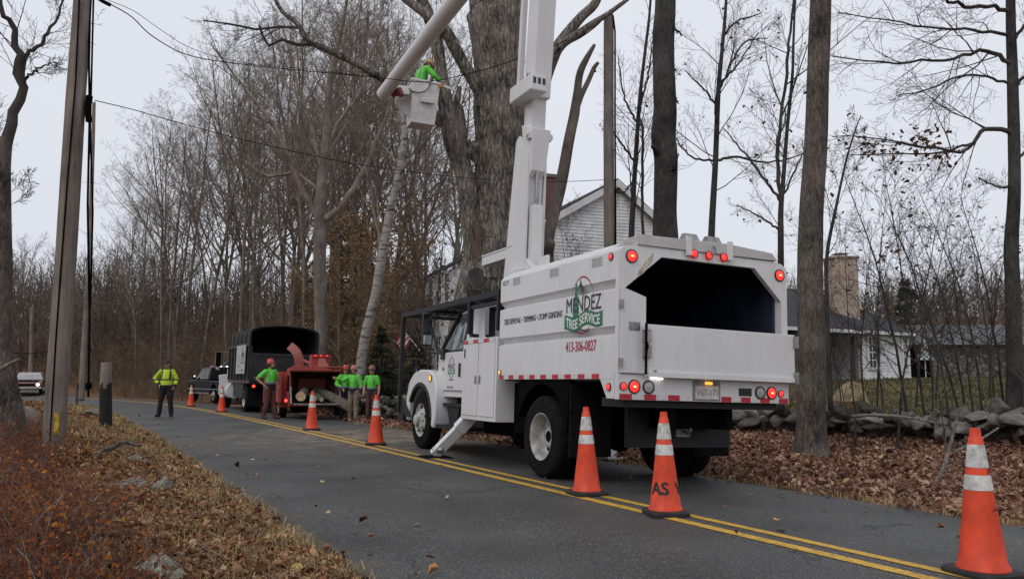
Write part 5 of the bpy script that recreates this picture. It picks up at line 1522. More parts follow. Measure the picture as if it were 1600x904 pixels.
# ---------------- boom
inv = truck.matrix_basis.inverted()
def TL(px, py, X):
    """pixel -> truck coordinates on the plane x = X"""
    o = inv @ Vector((0, 0, CAM_H)); d = inv.to_3x3() @ ray(px, py)
    return o + d * ((X - o.x) / d.x)
BX = -.45
pB, pM, pK, pE = TL(824, 420, BX), TL(834, 210, BX), TL(838, 140, BX), TL(860, -190, BX)
T('turret', MB().lathe([(.30, 2.42), (.30, 2.5), (.24, 2.52), (.24, 2.85)], 24, (BX, pB.y, 0)).box(BX - .25, BX + .25, pB.y - .28, pB.y + .28, 2.852, 2.95), M_WBOOM)
bm_ = T('lower_boom', MB().bar(pB - Vector((0, 0, .25)), pK, .25, .28, up=(0, -1, 0)), M_WBOOM, bevel=.015)
MB().bar(pK - (pE - pK).normalized() * .18 + Vector((0, -.03, 0)), pE, .32, .36, up=(0, -1, 0)).build('boom_sleeve', M_WBOOM, bm_, bevel=.02)
q = pK + Vector((-.1, .12, 0))
yl_, yr_ = TL(808, 138, BX - .2).y, TL(842, 138, BX - .2).y; zl_ = TL(825, 138, BX - .2).z
MB().box(BX - .34, BX - .05, yr_, yl_, zl_ - .17, zl_ + .10).build('sleeve_collar', M_WBOOM, bm_, bevel=.03)
for i in range(3):
    MB().box(BX - .30 + i * .08, BX - .25 + i * .08, yr_ - .0025, yr_ - .001, zl_ - .06, zl_ + .04).build('collar_slot', M_INK, bm_)
# levelling tube beside the boom, hoses
a0, a1 = TL(812, 143, BX - .05), TL(830, -190, BX - .05)
MB().bar(a0, a1, .10, .10, up=(0, -1, 0)).build('levelling_tube', M_WBOOM, bm_, bevel=.02)
for k_ in range(3):
    h0 = TL(821 + k_ * 2, 150, BX - .12); h1 = TL(824 + k_ * 3, 118, BX - .16); h2 = TL(829 + k_ * 2, 95, BX - .1)
    MB().tube([h0, h1, h2, h2 + Vector((0, 0, .8))], .013, 6).build('hose', M_INK, bm_, smooth=True)
# base cheeks and lift cylinder
for dx in (-.15, .15):
    cp4 = [TL(a, b, BX) for a, b in ((798, 470), (832, 470), (840, 240), (826, 215), (821, 225))]
    MB().prism([(q.y, q.z) for q in cp4], BX + dx - .02, BX + dx + .02, 'x').build('boom_cheek', M_WBOOM, bm_, bevel=.006)
cy0, cy1 = TL(834, 430, BX - .02), TL(842, 214, BX - .02)
cm = cy0.lerp(cy1, .50)
MB().bar(cy0 - Vector((0, 0, .3)), cm, .17, .17, up=(0, -1, 0)).build('lift_cylinder', M_WBOOM, bm_, bevel=.02)
MB().tube([cm, cy1], .035, 12).build('cylinder_rod', M_STEEL, bm_, smooth=True)
MB().bar(cy1 + Vector((-.20, 0, 0)), cy1 + Vector((.20, 0, 0)), .12, .12).tube([cy1 + Vector((-.23, 0, .02)), cy1 + Vector((.23, 0, .02))], .05, 12).build('clevis', M_WBOOM, bm_, bevel=.01)
e0 = TL(834, 238, BX - .02)
MB().hexa([(cy1.x - .12, cy1.y - .02, cy1.z - .55), (cy1.x + .12, cy1.y - .02, cy1.z - .55), (cy1.x + .12, cy1.y + .22, cy1.z - .75), (cy1.x - .12, cy1.y + .22, cy1.z - .75),
           (cy1.x - .16, cy1.y - .10, cy1.z + .10), (cy1.x + .16, cy1.y - .10, cy1.z + .10), (cy1.x + .16, cy1.y + .3, cy1.z + .25), (cy1.x - .16, cy1.y + .3, cy1.z + .25)]).build('clevis_bracket', M_WBOOM, bm_, bevel=.01)
# boom rest ledge sticking out to the left of the turret
l0, l1 = TL(766, 408, BX), TL(815, 408, BX)
MB().box(BX - .16, BX + .16, l1.y, l0.y, l0.z - .10, l0.z + .05).box(BX - .17, BX + .17, l1.y, l0.y, l0.z + .05, l0.z + .08).build('boom_rest_ledge', M_WBOOM, bm_, bevel=.006)
MB().box(pB.x - .02, pB.x + .02, pB.y - .7, pB.y + .1, 2.75, 3.12).hexa([(BX - .15, pB.y - .75, 2.7), (BX + .15, pB.y - .75, 2.7), (BX + .15, pB.y - .2, 2.7), (BX - .15, pB.y - .2, 2.7), (BX - .15, pB.y - .70, 2.76), (BX + .15, pB.y - .70, 2.76), (BX + .15, pB.y - .1, 3.2), (BX - .15, pB.y - .1, 3.2)]).build('boom_foot', M_WBOOM, bm_)
# elbow and upper boom down to the bucket (bucket hangs 17.5 m from the camera)
eW = truck.matrix_basis @ pE
tipW = W(598, 148, 17.4)
kW = W(650, 80, 17.4).lerp(eW, .0)
def toL(p): return inv @ Vector(p)
MB().tube([pE + Vector((-.3, 0, 0)), pE + Vector((.35, 0, 0))], .30, 20).build('elbow', M_WBOOM, bm_, smooth=True)
ub = T('upper_boom', MB().tube([toL(eW), toL(eW.lerp(tipW, .35)), toL(tipW)], [.21, .185, .145], 20), M_WBOOM, smooth=True)
MB().bar(toL(tipW + Vector((.16, 0, .10))), toL(W(640, 143, 17.45)), .16, .20).build('bucket_bracket', M_WBOOM, ub, bevel=.01)
MB().tube([toL(W(614, 146, 17.3)), toL(W(624, 143, 17.2)), toL(W(628, 150, 17.2))], [.09, .10, .06], 10).build('red_knuckle', mat('red_rotator', (.22, .03, .035), .5), ub, smooth=True)
MB().hexa([toL(W(x, y, d)) for x, y, d in ((616, 162, 17.6), (640, 186, 17.6), (642, 186, 17.9), (618, 162, 17.9), (622, 140, 17.6), (645, 142, 17.6), (645, 142, 17.9), (622, 140, 17.9))]).build('control_housing', M_WBOOM, ub, bevel=.03)
# bucket
bo = W(657, 198, 17.75)
bz = Matrix.Rotation(.35, 4, 'Z')
bw, bd_, bh = .33, .30, .98
bk = MB()
def ringp(z, k_): return [Vector((sx * bw * k_, sy * bd_ * k_, z)) for sx, sy in ((-1, -1), (1, -1), (1, 1), (-1, 1))]
tilt = Matrix.Rotation(R_(3), 4, 'Y')
def BL(v): return toL(bo + (bz @ tilt @ Vector(v)))
bk.loft([[BL(v) for v in ringp(0, .82)], [BL(v) for v in ringp(bh, 1.0)], [BL(v) for v in ringp(bh, .95)], [BL(v) for v in ringp(.05, .77)]], caps=True)
bucket = T('bucket', bk, mat('bucket_fibreglass', (.66, .66, .65), .45, var=.1, vscale=5), bevel=.015)
rm = MB()
for (z0, z1, k0, k1) in ((bh - .03, bh + .015, 1.06, .93),):
    rm.loft([[BL(v) for v in ringp(z0, k0)], [BL(v) for v in ringp(z1, k0)], [BL(v) for v in ringp(z1, k1)], [BL(v) for v in ringp(z0, k1)]], caps=False)
rm.build('bucket_rim', M_WBOOM, bucket, bevel=.008)
MB().add([BL(v) for v in ((-.10, -.30, .48), (.20, -.30, .48), (.20, -.36, .46), (-.10, -.36, .46), (-.10, -.30, .58), (.20, -.30, .58), (.20, -.37, .56), (-.10, -.37, .56))], [(3, 2, 1, 0), (4, 5, 6, 7), (0, 1, 5, 4), (1, 2, 6, 5), (2, 3, 7, 6), (3, 0, 4, 7)]).build('bucket_step', M_WBOOM, bucket, bevel=.01)
MB().tube([BL(v) for v in ((.10, -.33, .97), (.06, -.33, .82), (-.02, -.33, .72), (-.16, -.33, .66), (-.32, -.30, .68), (-.42, -.25, .78), (-.44, -.2, .90))], .014, 6).build('control_hose', M_INK, bucket, smooth=True)
# ================================================================== DUMP TRUCK WITH BLACK CANOPY
M_BOXB = mat('black_box_paint', (0.020, 0.021, 0.022), 0.5, var=.3, vscale=4)
M_TARP = mat('black_tarp', (0.014, 0.014, 0.014), 0.75, var=.3, vscale=5, bump=.3, bscale=8)
dpos = W(441, 600, 29.8)
dump = thing('dump_truck', 'black-boxed dump truck with arched tarp canopy parked behind the chipper', 'truck', (dpos.x, dpos.y, -0.06), (0, 0.02, 0.50))
def D(name, b, m, parent=None, **k): return b.build(name, m, parent or dump, **k)
bw_, bl, z0, z1, z2 = 1.22, 4.3, 1.22, 2.45, 3.0
side = []
for s in (-1, 1):
    w = D('box_side', MB().box(min(s * bw_, s * (bw_ - .06)), max(s * bw_, s * (bw_ - .06)), 0, bl, z0, z1), M_BOXB)
    side.append(w)
    for i in range(7):
        y = .05 + i * (bl - .15) / 6
        MB().box(min(s * (bw_ + .002), s * (bw_ + .06)), max(s * (bw_ + .002), s * (bw_ + .06)), y, y + .09, z0, z1).build('stake', M_BOXB, w)
    MB().box(min(s * (bw_ + .003), s * (bw_ + .07)), max(s * (bw_ + .003), s * (bw_ + .07)), -.01, bl, z1 + .002, z1 + .12).build('top_rail', M_BOXB, w)
D('box_floor', MB().box(-bw_, bw_, 0, bl, z0 - .12, z0 - .002), M_BOXB)
D('box_front', MB().box(-bw_ + .06, bw_ - .06, bl - .06, bl - .001, z0, z1 + .12), M_BOXB)
tgd = D('tailgate', MB().box(-bw_ + .005, bw_ - .005, -.07, -.01, z0 - .05, 2.20), M_BOXB, bevel=.01)
MB().box(-bw_ + .1, bw_ - .1, -.10, -.072, 2.10, 2.18).box(-bw_ + .1, bw_ - .1, -.09, -.072, 1.26, 1.34).build('rail', M_BOXB, tgd)
MB().box(-bw_ + .1, .2, -.10, -.092, 1.30, 1.325).build('worn_edge', M_STEEL, tgd)
# canopy: arched skin over hoops
prof = [(-bw_ - .03, z1 + .12)] + [(-(bw_ + .02) * math.cos(a) , z1 + .45 + .32 * math.sin(a) ** .7) for a in np.linspace(.02, PI - .02, 18)] + [(bw_ + .03, z1 + .12)]
inn = [(x * .965, z - .035 if z > z1 + .2 else z) for x, z in prof]
D('canopy', MB().prism(prof + inn[::-1], .02, bl, 'y'), M_TARP)
D('canopy_front', MB().prism([(x * .97, z - .02) for x, z in prof], bl - .04, bl - .005, 'y'), M_TARP)
for i in range(6):
    y = .0 + i * (bl - .1) / 5
    hoop = MB().tube([(x * 1.015, y, z + .012) for x, z in prof], .028, 6)
    D('canopy_hoop', hoop, M_BOXB, smooth=True)
# sign on the left side
sg = D('sign_board', MB().box(-bw_ - .085, -bw_ - .065, .55, 2.35, 1.45, 2.52), mat('sign_white', (.46, .46, .45), .5, var=.12, vscale=5))
fit_text('MENDEZ', .60, .20, M_INK, sg, (-bw_ - .0865, .98, 2.13), (0, -1, 0), (0, 0, 1))
MB().box(-bw_ - .0875, -bw_ - .0855, .66, 1.30, 1.83, 1.98).build('banner', M_INK, sg)
fit_text('TREE SERVICE', .58, .10, M_INKW, sg, (-bw_ - .0885, .98, 1.905), (0, -1, 0), (0, 0, 1))
flat_poly('fir_emblem', [(0, .30), (.10, -.05), (-.10, -.05)], M_INK, sg, frame((-bw_ - .0865, 1.1, 2.18), (0, -1, 0), (0, 0, 1)), .001)
for z, w_ in ((2.12, .24), (1.95, .16), (1.76, .32)):
    MB().box(-bw_ - .0875, -bw_ - .0855, 1.85 - w_ / 2, 1.85 + w_ / 2, z - .045, z + .045).build('print_line', M_SHADEP, sg)
MB().box(-bw_ - .0875, -bw_ - .0855, .75, 1.2, 1.53, 1.62).build('print_line', M_SHADEP, sg)
D('side_skirt', MB().box(-1.20, -1.16, 1.2, 3.2, .55, 1.06).box(-1.2, -.7, 3.0, 3.2, .55, 1.06), M_BOXB)
for i in range(14):
    MB().box(-bw_ - .008, -bw_ - .003, .05 + i * .29, .19 + i * .29, z0 - .10, z0 - .05).build('reflective_tape', M_TRED if i % 2 else M_SHADEP, side[0])
cd = D('chassis', MB().box(-.45, -.36, 0, 7.2, .65, 1.05).box(.36, .45, 0, 7.2, .65, 1.05).box(-1.15, 1.15, -.02, .06, .93, 1.09).box(-.9, .9, .2, 1.6, .9, 1.08), M_CHASS)
for x in (-1.18, .6): MB().box(x, x + .58, .30, .325, .25, .95).build('mud_flap', M_RUB, cd)
for x in (-1.05, 1.05): lamp(dump, 'tail_lamp', (x, -.022, 1.0), .06, M_REDL, hot=True)
for x in (-.2, 0, .2): MB().box(x - .03, x + .03, -.026, -.021, 1.03, 1.06).build('marker', M_TRED, cd)
for cx__, o_ in ((-1.18, -1), (-.88, -1), (1.18, 1), (.88, 1)): wheel(dump, cx__, 1.05, .52, o_)
for cx__, o_ in ((-1.10, -1), (1.10, 1)): wheel(dump, cx__, 6.2, .52, o_, dish='front')
cb = D('cab', MB().box(-1.02, 1.02, bl + .25, bl + 1.75, .8, 1.7), M_WHITE, bevel=.03)
MB().hexa([(-1.0, bl + .26, 1.702), (1.0, bl + .26, 1.702), (.98, bl + 1.7, 1.702), (-.98, bl + 1.7, 1.702), (-.9, bl + .3, 2.42), (.9, bl + .3, 2.42), (.86, bl + 1.25, 2.42), (-.86, bl + 1.25, 2.42)]).build('upper_cab', M_WHITE, cb, bevel=.03)
MB().hexa([(-1.004, bl + .5, 1.75), (-.99, bl + .5, 1.75), (-.97, bl + 1.45, 1.75), (-.985, bl + 1.45, 1.75), (-.93, bl + .52, 2.3), (-.91, bl + .52, 2.3), (-.90, bl + 1.15, 2.3), (-.915, bl + 1.15, 2.3)]).build('window', M_GLASS, cb)
D('hood', MB().hexa([(-.9, bl + 1.76, .8), (.9, bl + 1.76, .8), (.75, bl + 3.1, .8), (-.75, bl + 3.1, .8), (-.85, bl + 1.76, 1.62), (.85, bl + 1.76, 1.62), (.65, bl + 3.1, 1.38), (-.65, bl + 3.1, 1.38)]), M_WHITE, bevel=.05)
D('fender', MB().prism([(6.2 + .60 * math.cos(a), .52 + .60 * math.sin(a)) for a in np.linspace(0, PI, 14)] + [(5.45, .6), (5.5, 1.15), (5.9, 1.3), (6.6, 1.28), (6.95, .9), (6.95, .55)], -1.2, -.8, 'x'), M_WHITE, bevel=.04)
mrr = D('mirror', MB().box(-1.62, -1.42, bl + 1.0, bl + 1.06, 1.75, 2.35), M_CHASS)
MB().tube([(-1.0, bl + 1.2, 2.38), (-1.63, bl + 1.03, 2.38), (-1.63, bl + 1.03, 1.72)], .014, 6).tube([(-1.52, bl + 1.03, 1.72), (-1.0, bl + 1.2, 2.05)], .014, 6).build('mirror_bracket', M_STEEL, mrr)
MB().ball((-1.52, bl + 1.03, 1.66), (.09, .03, .07)).build('convex_mirror', M_STEEL, mrr, smooth=True)
lamp(dump, 'beacon', (-1.08, bl + .1, 1.52), .05, M_AMB)
# white tank and guard hanging between box and cab on the left (seen as the white patch beside the pickup)
D('fuel_tank', MB().lathe([(.02, 0), (.30, .02), (.32, .1), (.32, .9), (.30, .98), (.02, 1.0)], 20, (-1.02, bl - .25, .78), 'y'), M_WHITE, smooth=True)
wg = D('wind_deflector', MB().hexa([(-1.52, bl + .1, .75), (-1.20, bl + .05, .75), (-1.20, bl + .12, .75), (-1.52, bl + .17, .75), (-1.60, bl + .1, 1.40), (-1.22, bl + .05, 1.45), (-1.22, bl + .12, 1.45), (-1.60, bl + .17, 1.40)]), M_WHITE, bevel=.02)

# ================================================================== RED WOOD CHIPPER
M_RED = dirty_paint('chipper_red', (0.40, 0.042, 0.032), (0.16, 0.075, 0.055), rough=.45, amount=.5, coat=.1)
M_REDP = dirty_paint('chipper_faded_red', (0.30, 0.075, 0.06), (0.24, 0.15, 0.12), rough=.55, amount=.6, coat=.0)
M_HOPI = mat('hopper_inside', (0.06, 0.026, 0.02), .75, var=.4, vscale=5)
cp_ = G(489, 657, -.05)
chip = thing('wood_chipper', 'red towed wood chipper with wide open infeed hopper and discharge chute', 'wood chipper', (cp_.x, cp_.y + .35, -.06), (0, .01, .36))
def C(name, b, m, parent=None, **k): return b.build(name, m, parent or chip, **k)
# hopper: flared mouth at y = 0 narrowing forwards
mouth = [(-.76, 0, .52), (.66, 0, .52), (.72, 0, 1.52), (-.82, 0, 1.52)]
throat = [(-.42, 1.35, .75), (.42, 1.35, .75), (.42, 1.35, 1.30), (-.42, 1.35, 1.30)]
def offs(p, k): return [(x * k, y, 1.0 + (z - 1.0) * k) for x, y, z in p]
hp = MB()
mo, th_ = offs(mouth, 1.05), offs(throat, 1.08)
hp.add(mo + th_ + mouth + throat, [(0, 1, 5, 4), (1, 2, 6, 5), (2, 3, 7, 6), (3, 0, 4, 7)])
hp.cur = 1
n_ = len(hp.v)
hp.f += [(8, 12, 13, 9), (9, 13, 14, 10), (10, 14, 15, 11), (11, 15, 12, 8), (12, 15, 14, 13)]; hp.mi += [1] * 5
hp.f += [(0, 8, 9, 1), (1, 9, 10, 2), (2, 10, 11, 3), (3, 11, 8, 0)]; hp.mi += [0] * 4
hop = C('infeed_hopper', hp, [M_RED, M_HOPI])
MB().hexa([(-.74, -.55, .50), (.74, -.55, .50), (.76, -.01, .50), (-.76, -.01, .50), (-.74, -.55, .54), (.74, -.55, .54), (.76, -.01, .54), (-.76, -.01, .54)]).build('infeed_tray', M_STEEL, hop)
for x in (-.80, .70): MB().hexa([(x - .015, -.02, .50), (x + .015, -.02, .50), (x + .015, .05, .50), (x - .015, .05, .50), (x - .015, -.40, .54), (x + .015, -.40, .54), (x + .015, .05, 1.10), (x - .015, .05, 1.10)]).build('tray_side', M_STEEL, hop)
MB().bar((-.86, -.02, 1.56), (.76, -.02, 1.56), .07).bar((-.86, -.04, .48), (.70, -.04, .48), .08).build('hopper_lip', M_RED, hop, bevel=.01)
MB().tube([(-.80, .05, 1.62), (-.80, -.1, 1.66), (.70, -.1, 1.66), (.76, .05, 1.62), (.78, .6, 1.60)], .025, 8).build('feed_bar', M_RED, hop, smooth=True)
# feed housing, drum, engine
C('feed_housing', MB().box(-.62, .62, 1.30, 2.1, .62, 1.62), M_RED, bevel=.03)
eng = C('engine_cover', MB().box(-.62, .62, 2.3, 3.7, .68, 1.66), M_RED, bevel=.06)
for i in range(6): MB().box(-.627, -.622, 2.5 + i * .17, 2.6 + i * .17, .85, 1.4).build('louvre', M_CHASS, eng)
lp_ = C('left_panel', MB().box(-1.14, -1.08, -.05, 2.2, .55, 1.50).box(-1.14, -.86, .55, .62, .55, 1.5), M_RED, bevel=.01)
MB().box(-1.148, -1.142, .25, .75, .75, 1.35).build('warning_panel', mat('faded_decal', (.34, .12, .10), .5, var=.4, vscale=12), lp_)
C('control_box', MB().box(-.18, .40, .25, .75, 1.66, 2.06), M_RED, bevel=.03)
C('control_cowl', MB().hexa([(-.02, -.06, 1.66), (.36, -.06, 1.66), (.30, .24, 1.66), (.02, .24, 1.66), (.06, .10, 1.92), (.24, .10, 1.92), (.26, .24, 1.96), (.04, .24, 1.96)]), M_REDP, bevel=.02)
lb_ = C('lamp_bar', MB().box(-.17, .41, .20, .245, 1.98, 2.06), M_RED)
for x in (-.06, .12, .30): lamp(lb_, 'marker_lamp', (x, .198, 2.02), .03, M_REDL)
# discharge chute
ch_pts = [(-.40, 1.7, 1.5), (-.40, 1.65, 1.75), (-.42, 1.62, 1.95), (-.47, 1.65, 2.10), (-.55, 1.75, 2.24), (-.64, 1.9, 2.33)]
secs = []
for i, p in enumerate(ch_pts):
    w_ = .14
    q0 = Vector(ch_pts[max(i - 1, 0)]); q1 = Vector(ch_pts[min(i + 1, 5)]); t = (q1 - q0).normalized(); a = t.cross(Vector((.2, 1, 0))).normalized(); b2 = t.cross(a).normalized()
    secs.append([Vector(p) + a * sx * w_ + b2 * sy * w_ for sx, sy in ((-1, -1), (1, -1), (1, 1), (-1, 1))])
chu = C('discharge_chute', MB().loft(secs), M_REDP, bevel=.01)
MB().tube([(-.05, 1.2, 1.6), (-.1, 1.3, 1.8), (-.3, 1.5, 1.9)], .05, 8).build('chute_crank', M_REDP, chu, smooth=True)
C('frame', MB().box(-.5, -.4, .2, 4.9, .48, .62).box(.4, .5, .2, 4.9, .48, .62).bar((-.4, 4.8, .55), (0, 5.9, .55), .1).bar((.4, 4.8, .55), (0, 5.9, .55), .1).box(-.78, .78, 1.25, 1.35, .36, .46), M_CHASS)
for s in (-1, 1):
    wheel(chip, s * 1.04, 1.3, .38, s, r=.38, w=.25, rimr=.2)
    MB().prism([(1.3 + .46 * math.cos(a), .38 + .46 * math.sin(a)) for a in np.linspace(.0, PI, 14)] + [(1.3 + .43 * math.cos(a), .38 + .43 * math.sin(a)) for a in np.linspace(PI, .0, 14)], s * .76, s * 1.07, 'x').build('mudguard', M_RED, chip)
    lamp(chip, 'tail_lamp', (s * .93, -.06, .62), .055, M_REDL, hot=True)
    MB().box(min(s * .80, s * .98), max(s * .80, s * .98), -.055, -.01, .53, .72).build('lamp_bracket', M_RED, chip)
b = MB()
for z in (.55, .85, 1.15, 1.45): b.bar((-1.45, 2.2, z), (-1.14, 2.2, z), .03)
C('ladder_rack', b.bar((-1.45, 2.2, .5), (-1.45, 2.2, 1.5), .05).bar((-1.14, 2.2, .5), (-1.14, 2.2, 1.5), .05), M_RED)
# logs in the hopper
LOGB = bark('log_bark', (0.07, 0.065, 0.05), (0.26, 0.24, 0.19), 5)
Mc = Matrix.Translation(chip.location) @ Matrix.Rotation(.36, 4, 'Z')
def log(p, q, r, label):
    p, q = Mc @ Vector(p), Mc @ Vector(q)
    mid = (p + q) / 2
    o = thing('log', label, 'log', p)
    me, _ = rough_tube([Vector((0, 0, 0)), (q - p) * .5 + Vector((0, 0, .03)), q - p], [r, r * .95, r * .9], 14, 12, .10, seed=r * 50)
    me.materials.append(LOGB); me.materials.append(CUT); me.polygons[-1].material_index = 1; me.polygons[-2].material_index = 1
    link('log_body', me, None, o)
log((-.50, -.28, .76), (-.20, 1.0, .92), .15, 'thick log with pale cut end at the left of the hopper')
log((-.05, -.1, .68), (-.35, .9, .80), .08, 'short split log in the middle of the hopper tray')
log((.14, -.2, .66), (-.05, .9, .86), .07, 'thin log second from the left in the hopper tray')
log((.95, -.80, .42), (.05, .9, .95), .15, 'long grey log hanging out of the hopper at the right')

# ================================================================== BLACK PICKUP
M_CARB = mat('black_car_paint', (0.006, 0.006, 0.008), 0.4, var=.1, spec=.25)
M_GLASD = mat('tinted_glass', (0.006, 0.007, 0.008), 0.15, var=.1, spec=.3)
pk_ = GP(330, 41)
pick = thing('pickup_truck', 'black pickup truck with roof light bar beyond the dump truck', 'pickup truck', (pk_.x + .1, 42.5, road_z(2.0)), (0, 0, .68))
def K(name, b, m, parent=None, **k): return b.build(name, m, parent or pick, **k)
# profile y forward; body loft in cross-sections
prof = [(-2.7, .55), (-2.7, 1.12), (-.75, 1.14), (-.72, 1.16), (1.35, 1.16), (2.55, 1.10), (2.72, .95), (2.72, .5), (2.25, .48), (2.1, .82), (1.75, .98), (1.4, .82), (1.25, .46), (-1.15, .46), (-1.3, .82), (-1.65, .98), (-2.0, .82), (-2.15, .5)]
body = K('body', MB().prism(prof, -.98, .98, 'x'), M_CARB, bevel=.05)
MB().hexa([(-.95, -.75, 1.162), (.95, -.75, 1.162), (.95, 1.45, 1.162), (-.95, 1.45, 1.162), (-.76, -.60, 1.82), (.76, -.60, 1.82), (.76, .70, 1.82), (-.76, .70, 1.82)]).build('cabin', M_CARB, body, bevel=.06)
for s in (-1, 1):
    def cx2(y, z): return s * (.958 - .19 * (z - 1.162) / .66)
    for ya, yb, yc, yd in ((-.62, .10, .10, -.52), (.16, 1.22, .68, .16)):
        pts_ = [(ya, 1.22), (yb, 1.22), (yc, 1.74), (yd, 1.74)]
        MB().add([(cx2(y, z) + s * .004, y, z) for y, z in pts_], [(0, 1, 2, 3)]).build('side_window', M_GLASD, body)
MB().add([(-.78, -.752 + .02, 1.25), (.78, -.752 + .02, 1.25), (.68, -.62, 1.74), (-.68, -.62, 1.74)], [(0, 1, 2, 3)]).build('rear_window', M_GLASD, body)
MB().add([(-.85, 1.42, 1.20), (.85, 1.42, 1.20), (.70, .76, 1.78), (-.70, .76, 1.78)], [(0, 1, 2, 3)]).build('windscreen', M_GLASD, body)
for s in (-1, 1):
    MB().box(min(s * .80, s * .985), max(s * .80, s * .985), -2.715, -2.6, .80, 1.10).build('tail_lamp', M_REDD, body)
    MB().box(min(s * .985, s * 1.0), max(s * .985, s * 1.0), -1.0, 1.2, .46, .52).build('running_board', M_STEEL, body)
    MB().box(min(s * .984, s * .99), max(s * .984, s * .99), -2.6, 2.5, .68, .72).build('side_trim', M_SHADEP, body)
    MB().box(min(s * 1.0, s * 1.18), max(s * 1.0, s * 1.18), 1.05, 1.15, 1.2, 1.36).build('mirror', M_CARB, body, bevel=.02)
    lamp(body, 'mirror_lamp', (s * 1.09, 1.045, 1.36), .04, M_WLAMP)
    for y in (1.75, -1.65): wheel(pick, s * .98, y, .40, s, r=.40, w=.26, rimr=.24, dish='front', mrim=M_STEEL)
K('bumper', MB().box(-.95, .95, -2.85, -2.70, .50, .68), M_STEEL, bevel=.02)
lbk = K('light_bar', MB().box(-.6, .6, -.15, .1, 1.825, 1.90), M_CLEAR)
for x in (-.45, -.15, .2, .45): MB().box(x - .06, x + .06, -.16, -.151, 1.84, 1.89).build('beacon', M_REDD if abs(x) > .3 else M_WLAMP, lbk)

# ================================================================== OLD SEDAN COMING DOWN THE ROAD
sp_ = GP(52, 54)
car = thing('sedan', 'pale sedan with headlights on, approaching far left', 'car', (sp_.x, 54, ground_z(sp_.x, 54) + .04), (0, 0, 3.6))
M_SILV = mat('silver_car_paint', (0.42, 0.41, 0.39), 0.3, metal=.3, var=.1)
M_SILD = mat('maroon_car_paint', (0.16, 0.07, 0.065), 0.3, var=.1)
prof = [(-2.2, .35), (-2.25, .85), (-1.2, .92), (1.0, .92), (2.1, .80), (2.25, .62), (2.22, .32), (1.75, .28), (1.62, .55), (1.4, .64), (1.15, .55), (1.0, .28), (-1.0, .28), (-1.15, .55), (-1.4, .64), (-1.62, .55), (-1.75, .3)]
bd2 = MB().prism(prof, -.85, .85, 'x').build('body', M_SILD, car, bevel=.06)
MB().hexa([(-.82, -1.5, .922), (.82, -1.5, .922), (.82, 1.05, .922), (-.82, 1.05, .922), (-.62, -.95, 1.42), (.62, -.95, 1.42), (.62, .35, 1.42), (-.62, .35, 1.42)]).build('cabin', M_SILV, bd2, bevel=.05)
MB().add([(-.72, 1.03, .96), (.72, 1.03, .96), (.56, .40, 1.37), (-.56, .40, 1.37)], [(0, 1, 2, 3)]).build('windscreen', mat('sky_lit_glass', (.30, .32, .33), .08, var=.1, spec=.9), bd2)
for s in (-1, 1):
    lamp(bd2, 'headlight', (s * .62, 2.25, .62), .10, M_WLAMP, axis='y', sgn=1, bezel=M_SILV)
    for y in (1.4, -1.4): wheel(car, s * .86, y, .31, s, r=.31, w=.2, rimr=.18, dish='front')
MB().box(-.85, .85, 2.22, 2.34, .34, .48).build('bumper', M_SILV, bd2, bevel=.03)
MB().box(-.45, .45, 2.235, 2.26, .55, .68).build('grille', M_CHASS, bd2)
MB().box(-.6, .6, 1.1, 2.0, .925, .935).build('bonnet_panel', M_SILV, bd2)
# ================================================================== PEOPLE
M_SKIN = mat('skin', (0.42, 0.24, 0.17), .55, var=.08, vscale=12)
M_HAIR = mat('dark_hair', (0.03, 0.02, 0.015), .7, var=.2)
M_LIME = mat('lime_shirt', (0.11, 0.60, 0.055), .85, var=.06, vscale=7, bump=.9, bscale=11)
M_YELV = mat('hi_vis_yellow', (0.46, 0.62, 0.03), .85, var=.05, vscale=7, bump=.9, bscale=11)
M_NAVY = mat('navy_cloth', (0.014, 0.016, 0.026), .85, var=.25, vscale=9)
M_BLKC = mat('black_cloth', (0.010, 0.010, 0.011), .85, var=.25, vscale=9)
M_MAR = mat('maroon_trousers', (0.095, 0.034, 0.03), .85, var=.25, vscale=7, bump=.9, bscale=9)
M_KHA = mat('khaki_trousers', (0.21, 0.165, 0.12), .85, var=.2, vscale=7, bump=.9, bscale=9)
M_STRI = mat('silver_stripe', (0.16, 0.20, 0.19), .5, var=.1)
M_BOOT = mat('boot_leather', (0.035, 0.024, 0.018), .7, var=.3, vscale=9)
M_HELR = mat('red_helmet', (0.50, 0.045, 0.03), .35, var=.1, coat=.3)
M_HELP = mat('faded_pink_helmet', (0.42, 0.15, 0.12), .4, var=.1, coat=.2)
M_LENS = mat('sunglass_lens', (0.01, 0.01, 0.01), .1, var=.05)
M_ORB = mat('orange_leather', (0.45, 0.18, 0.05), .6, var=.15)

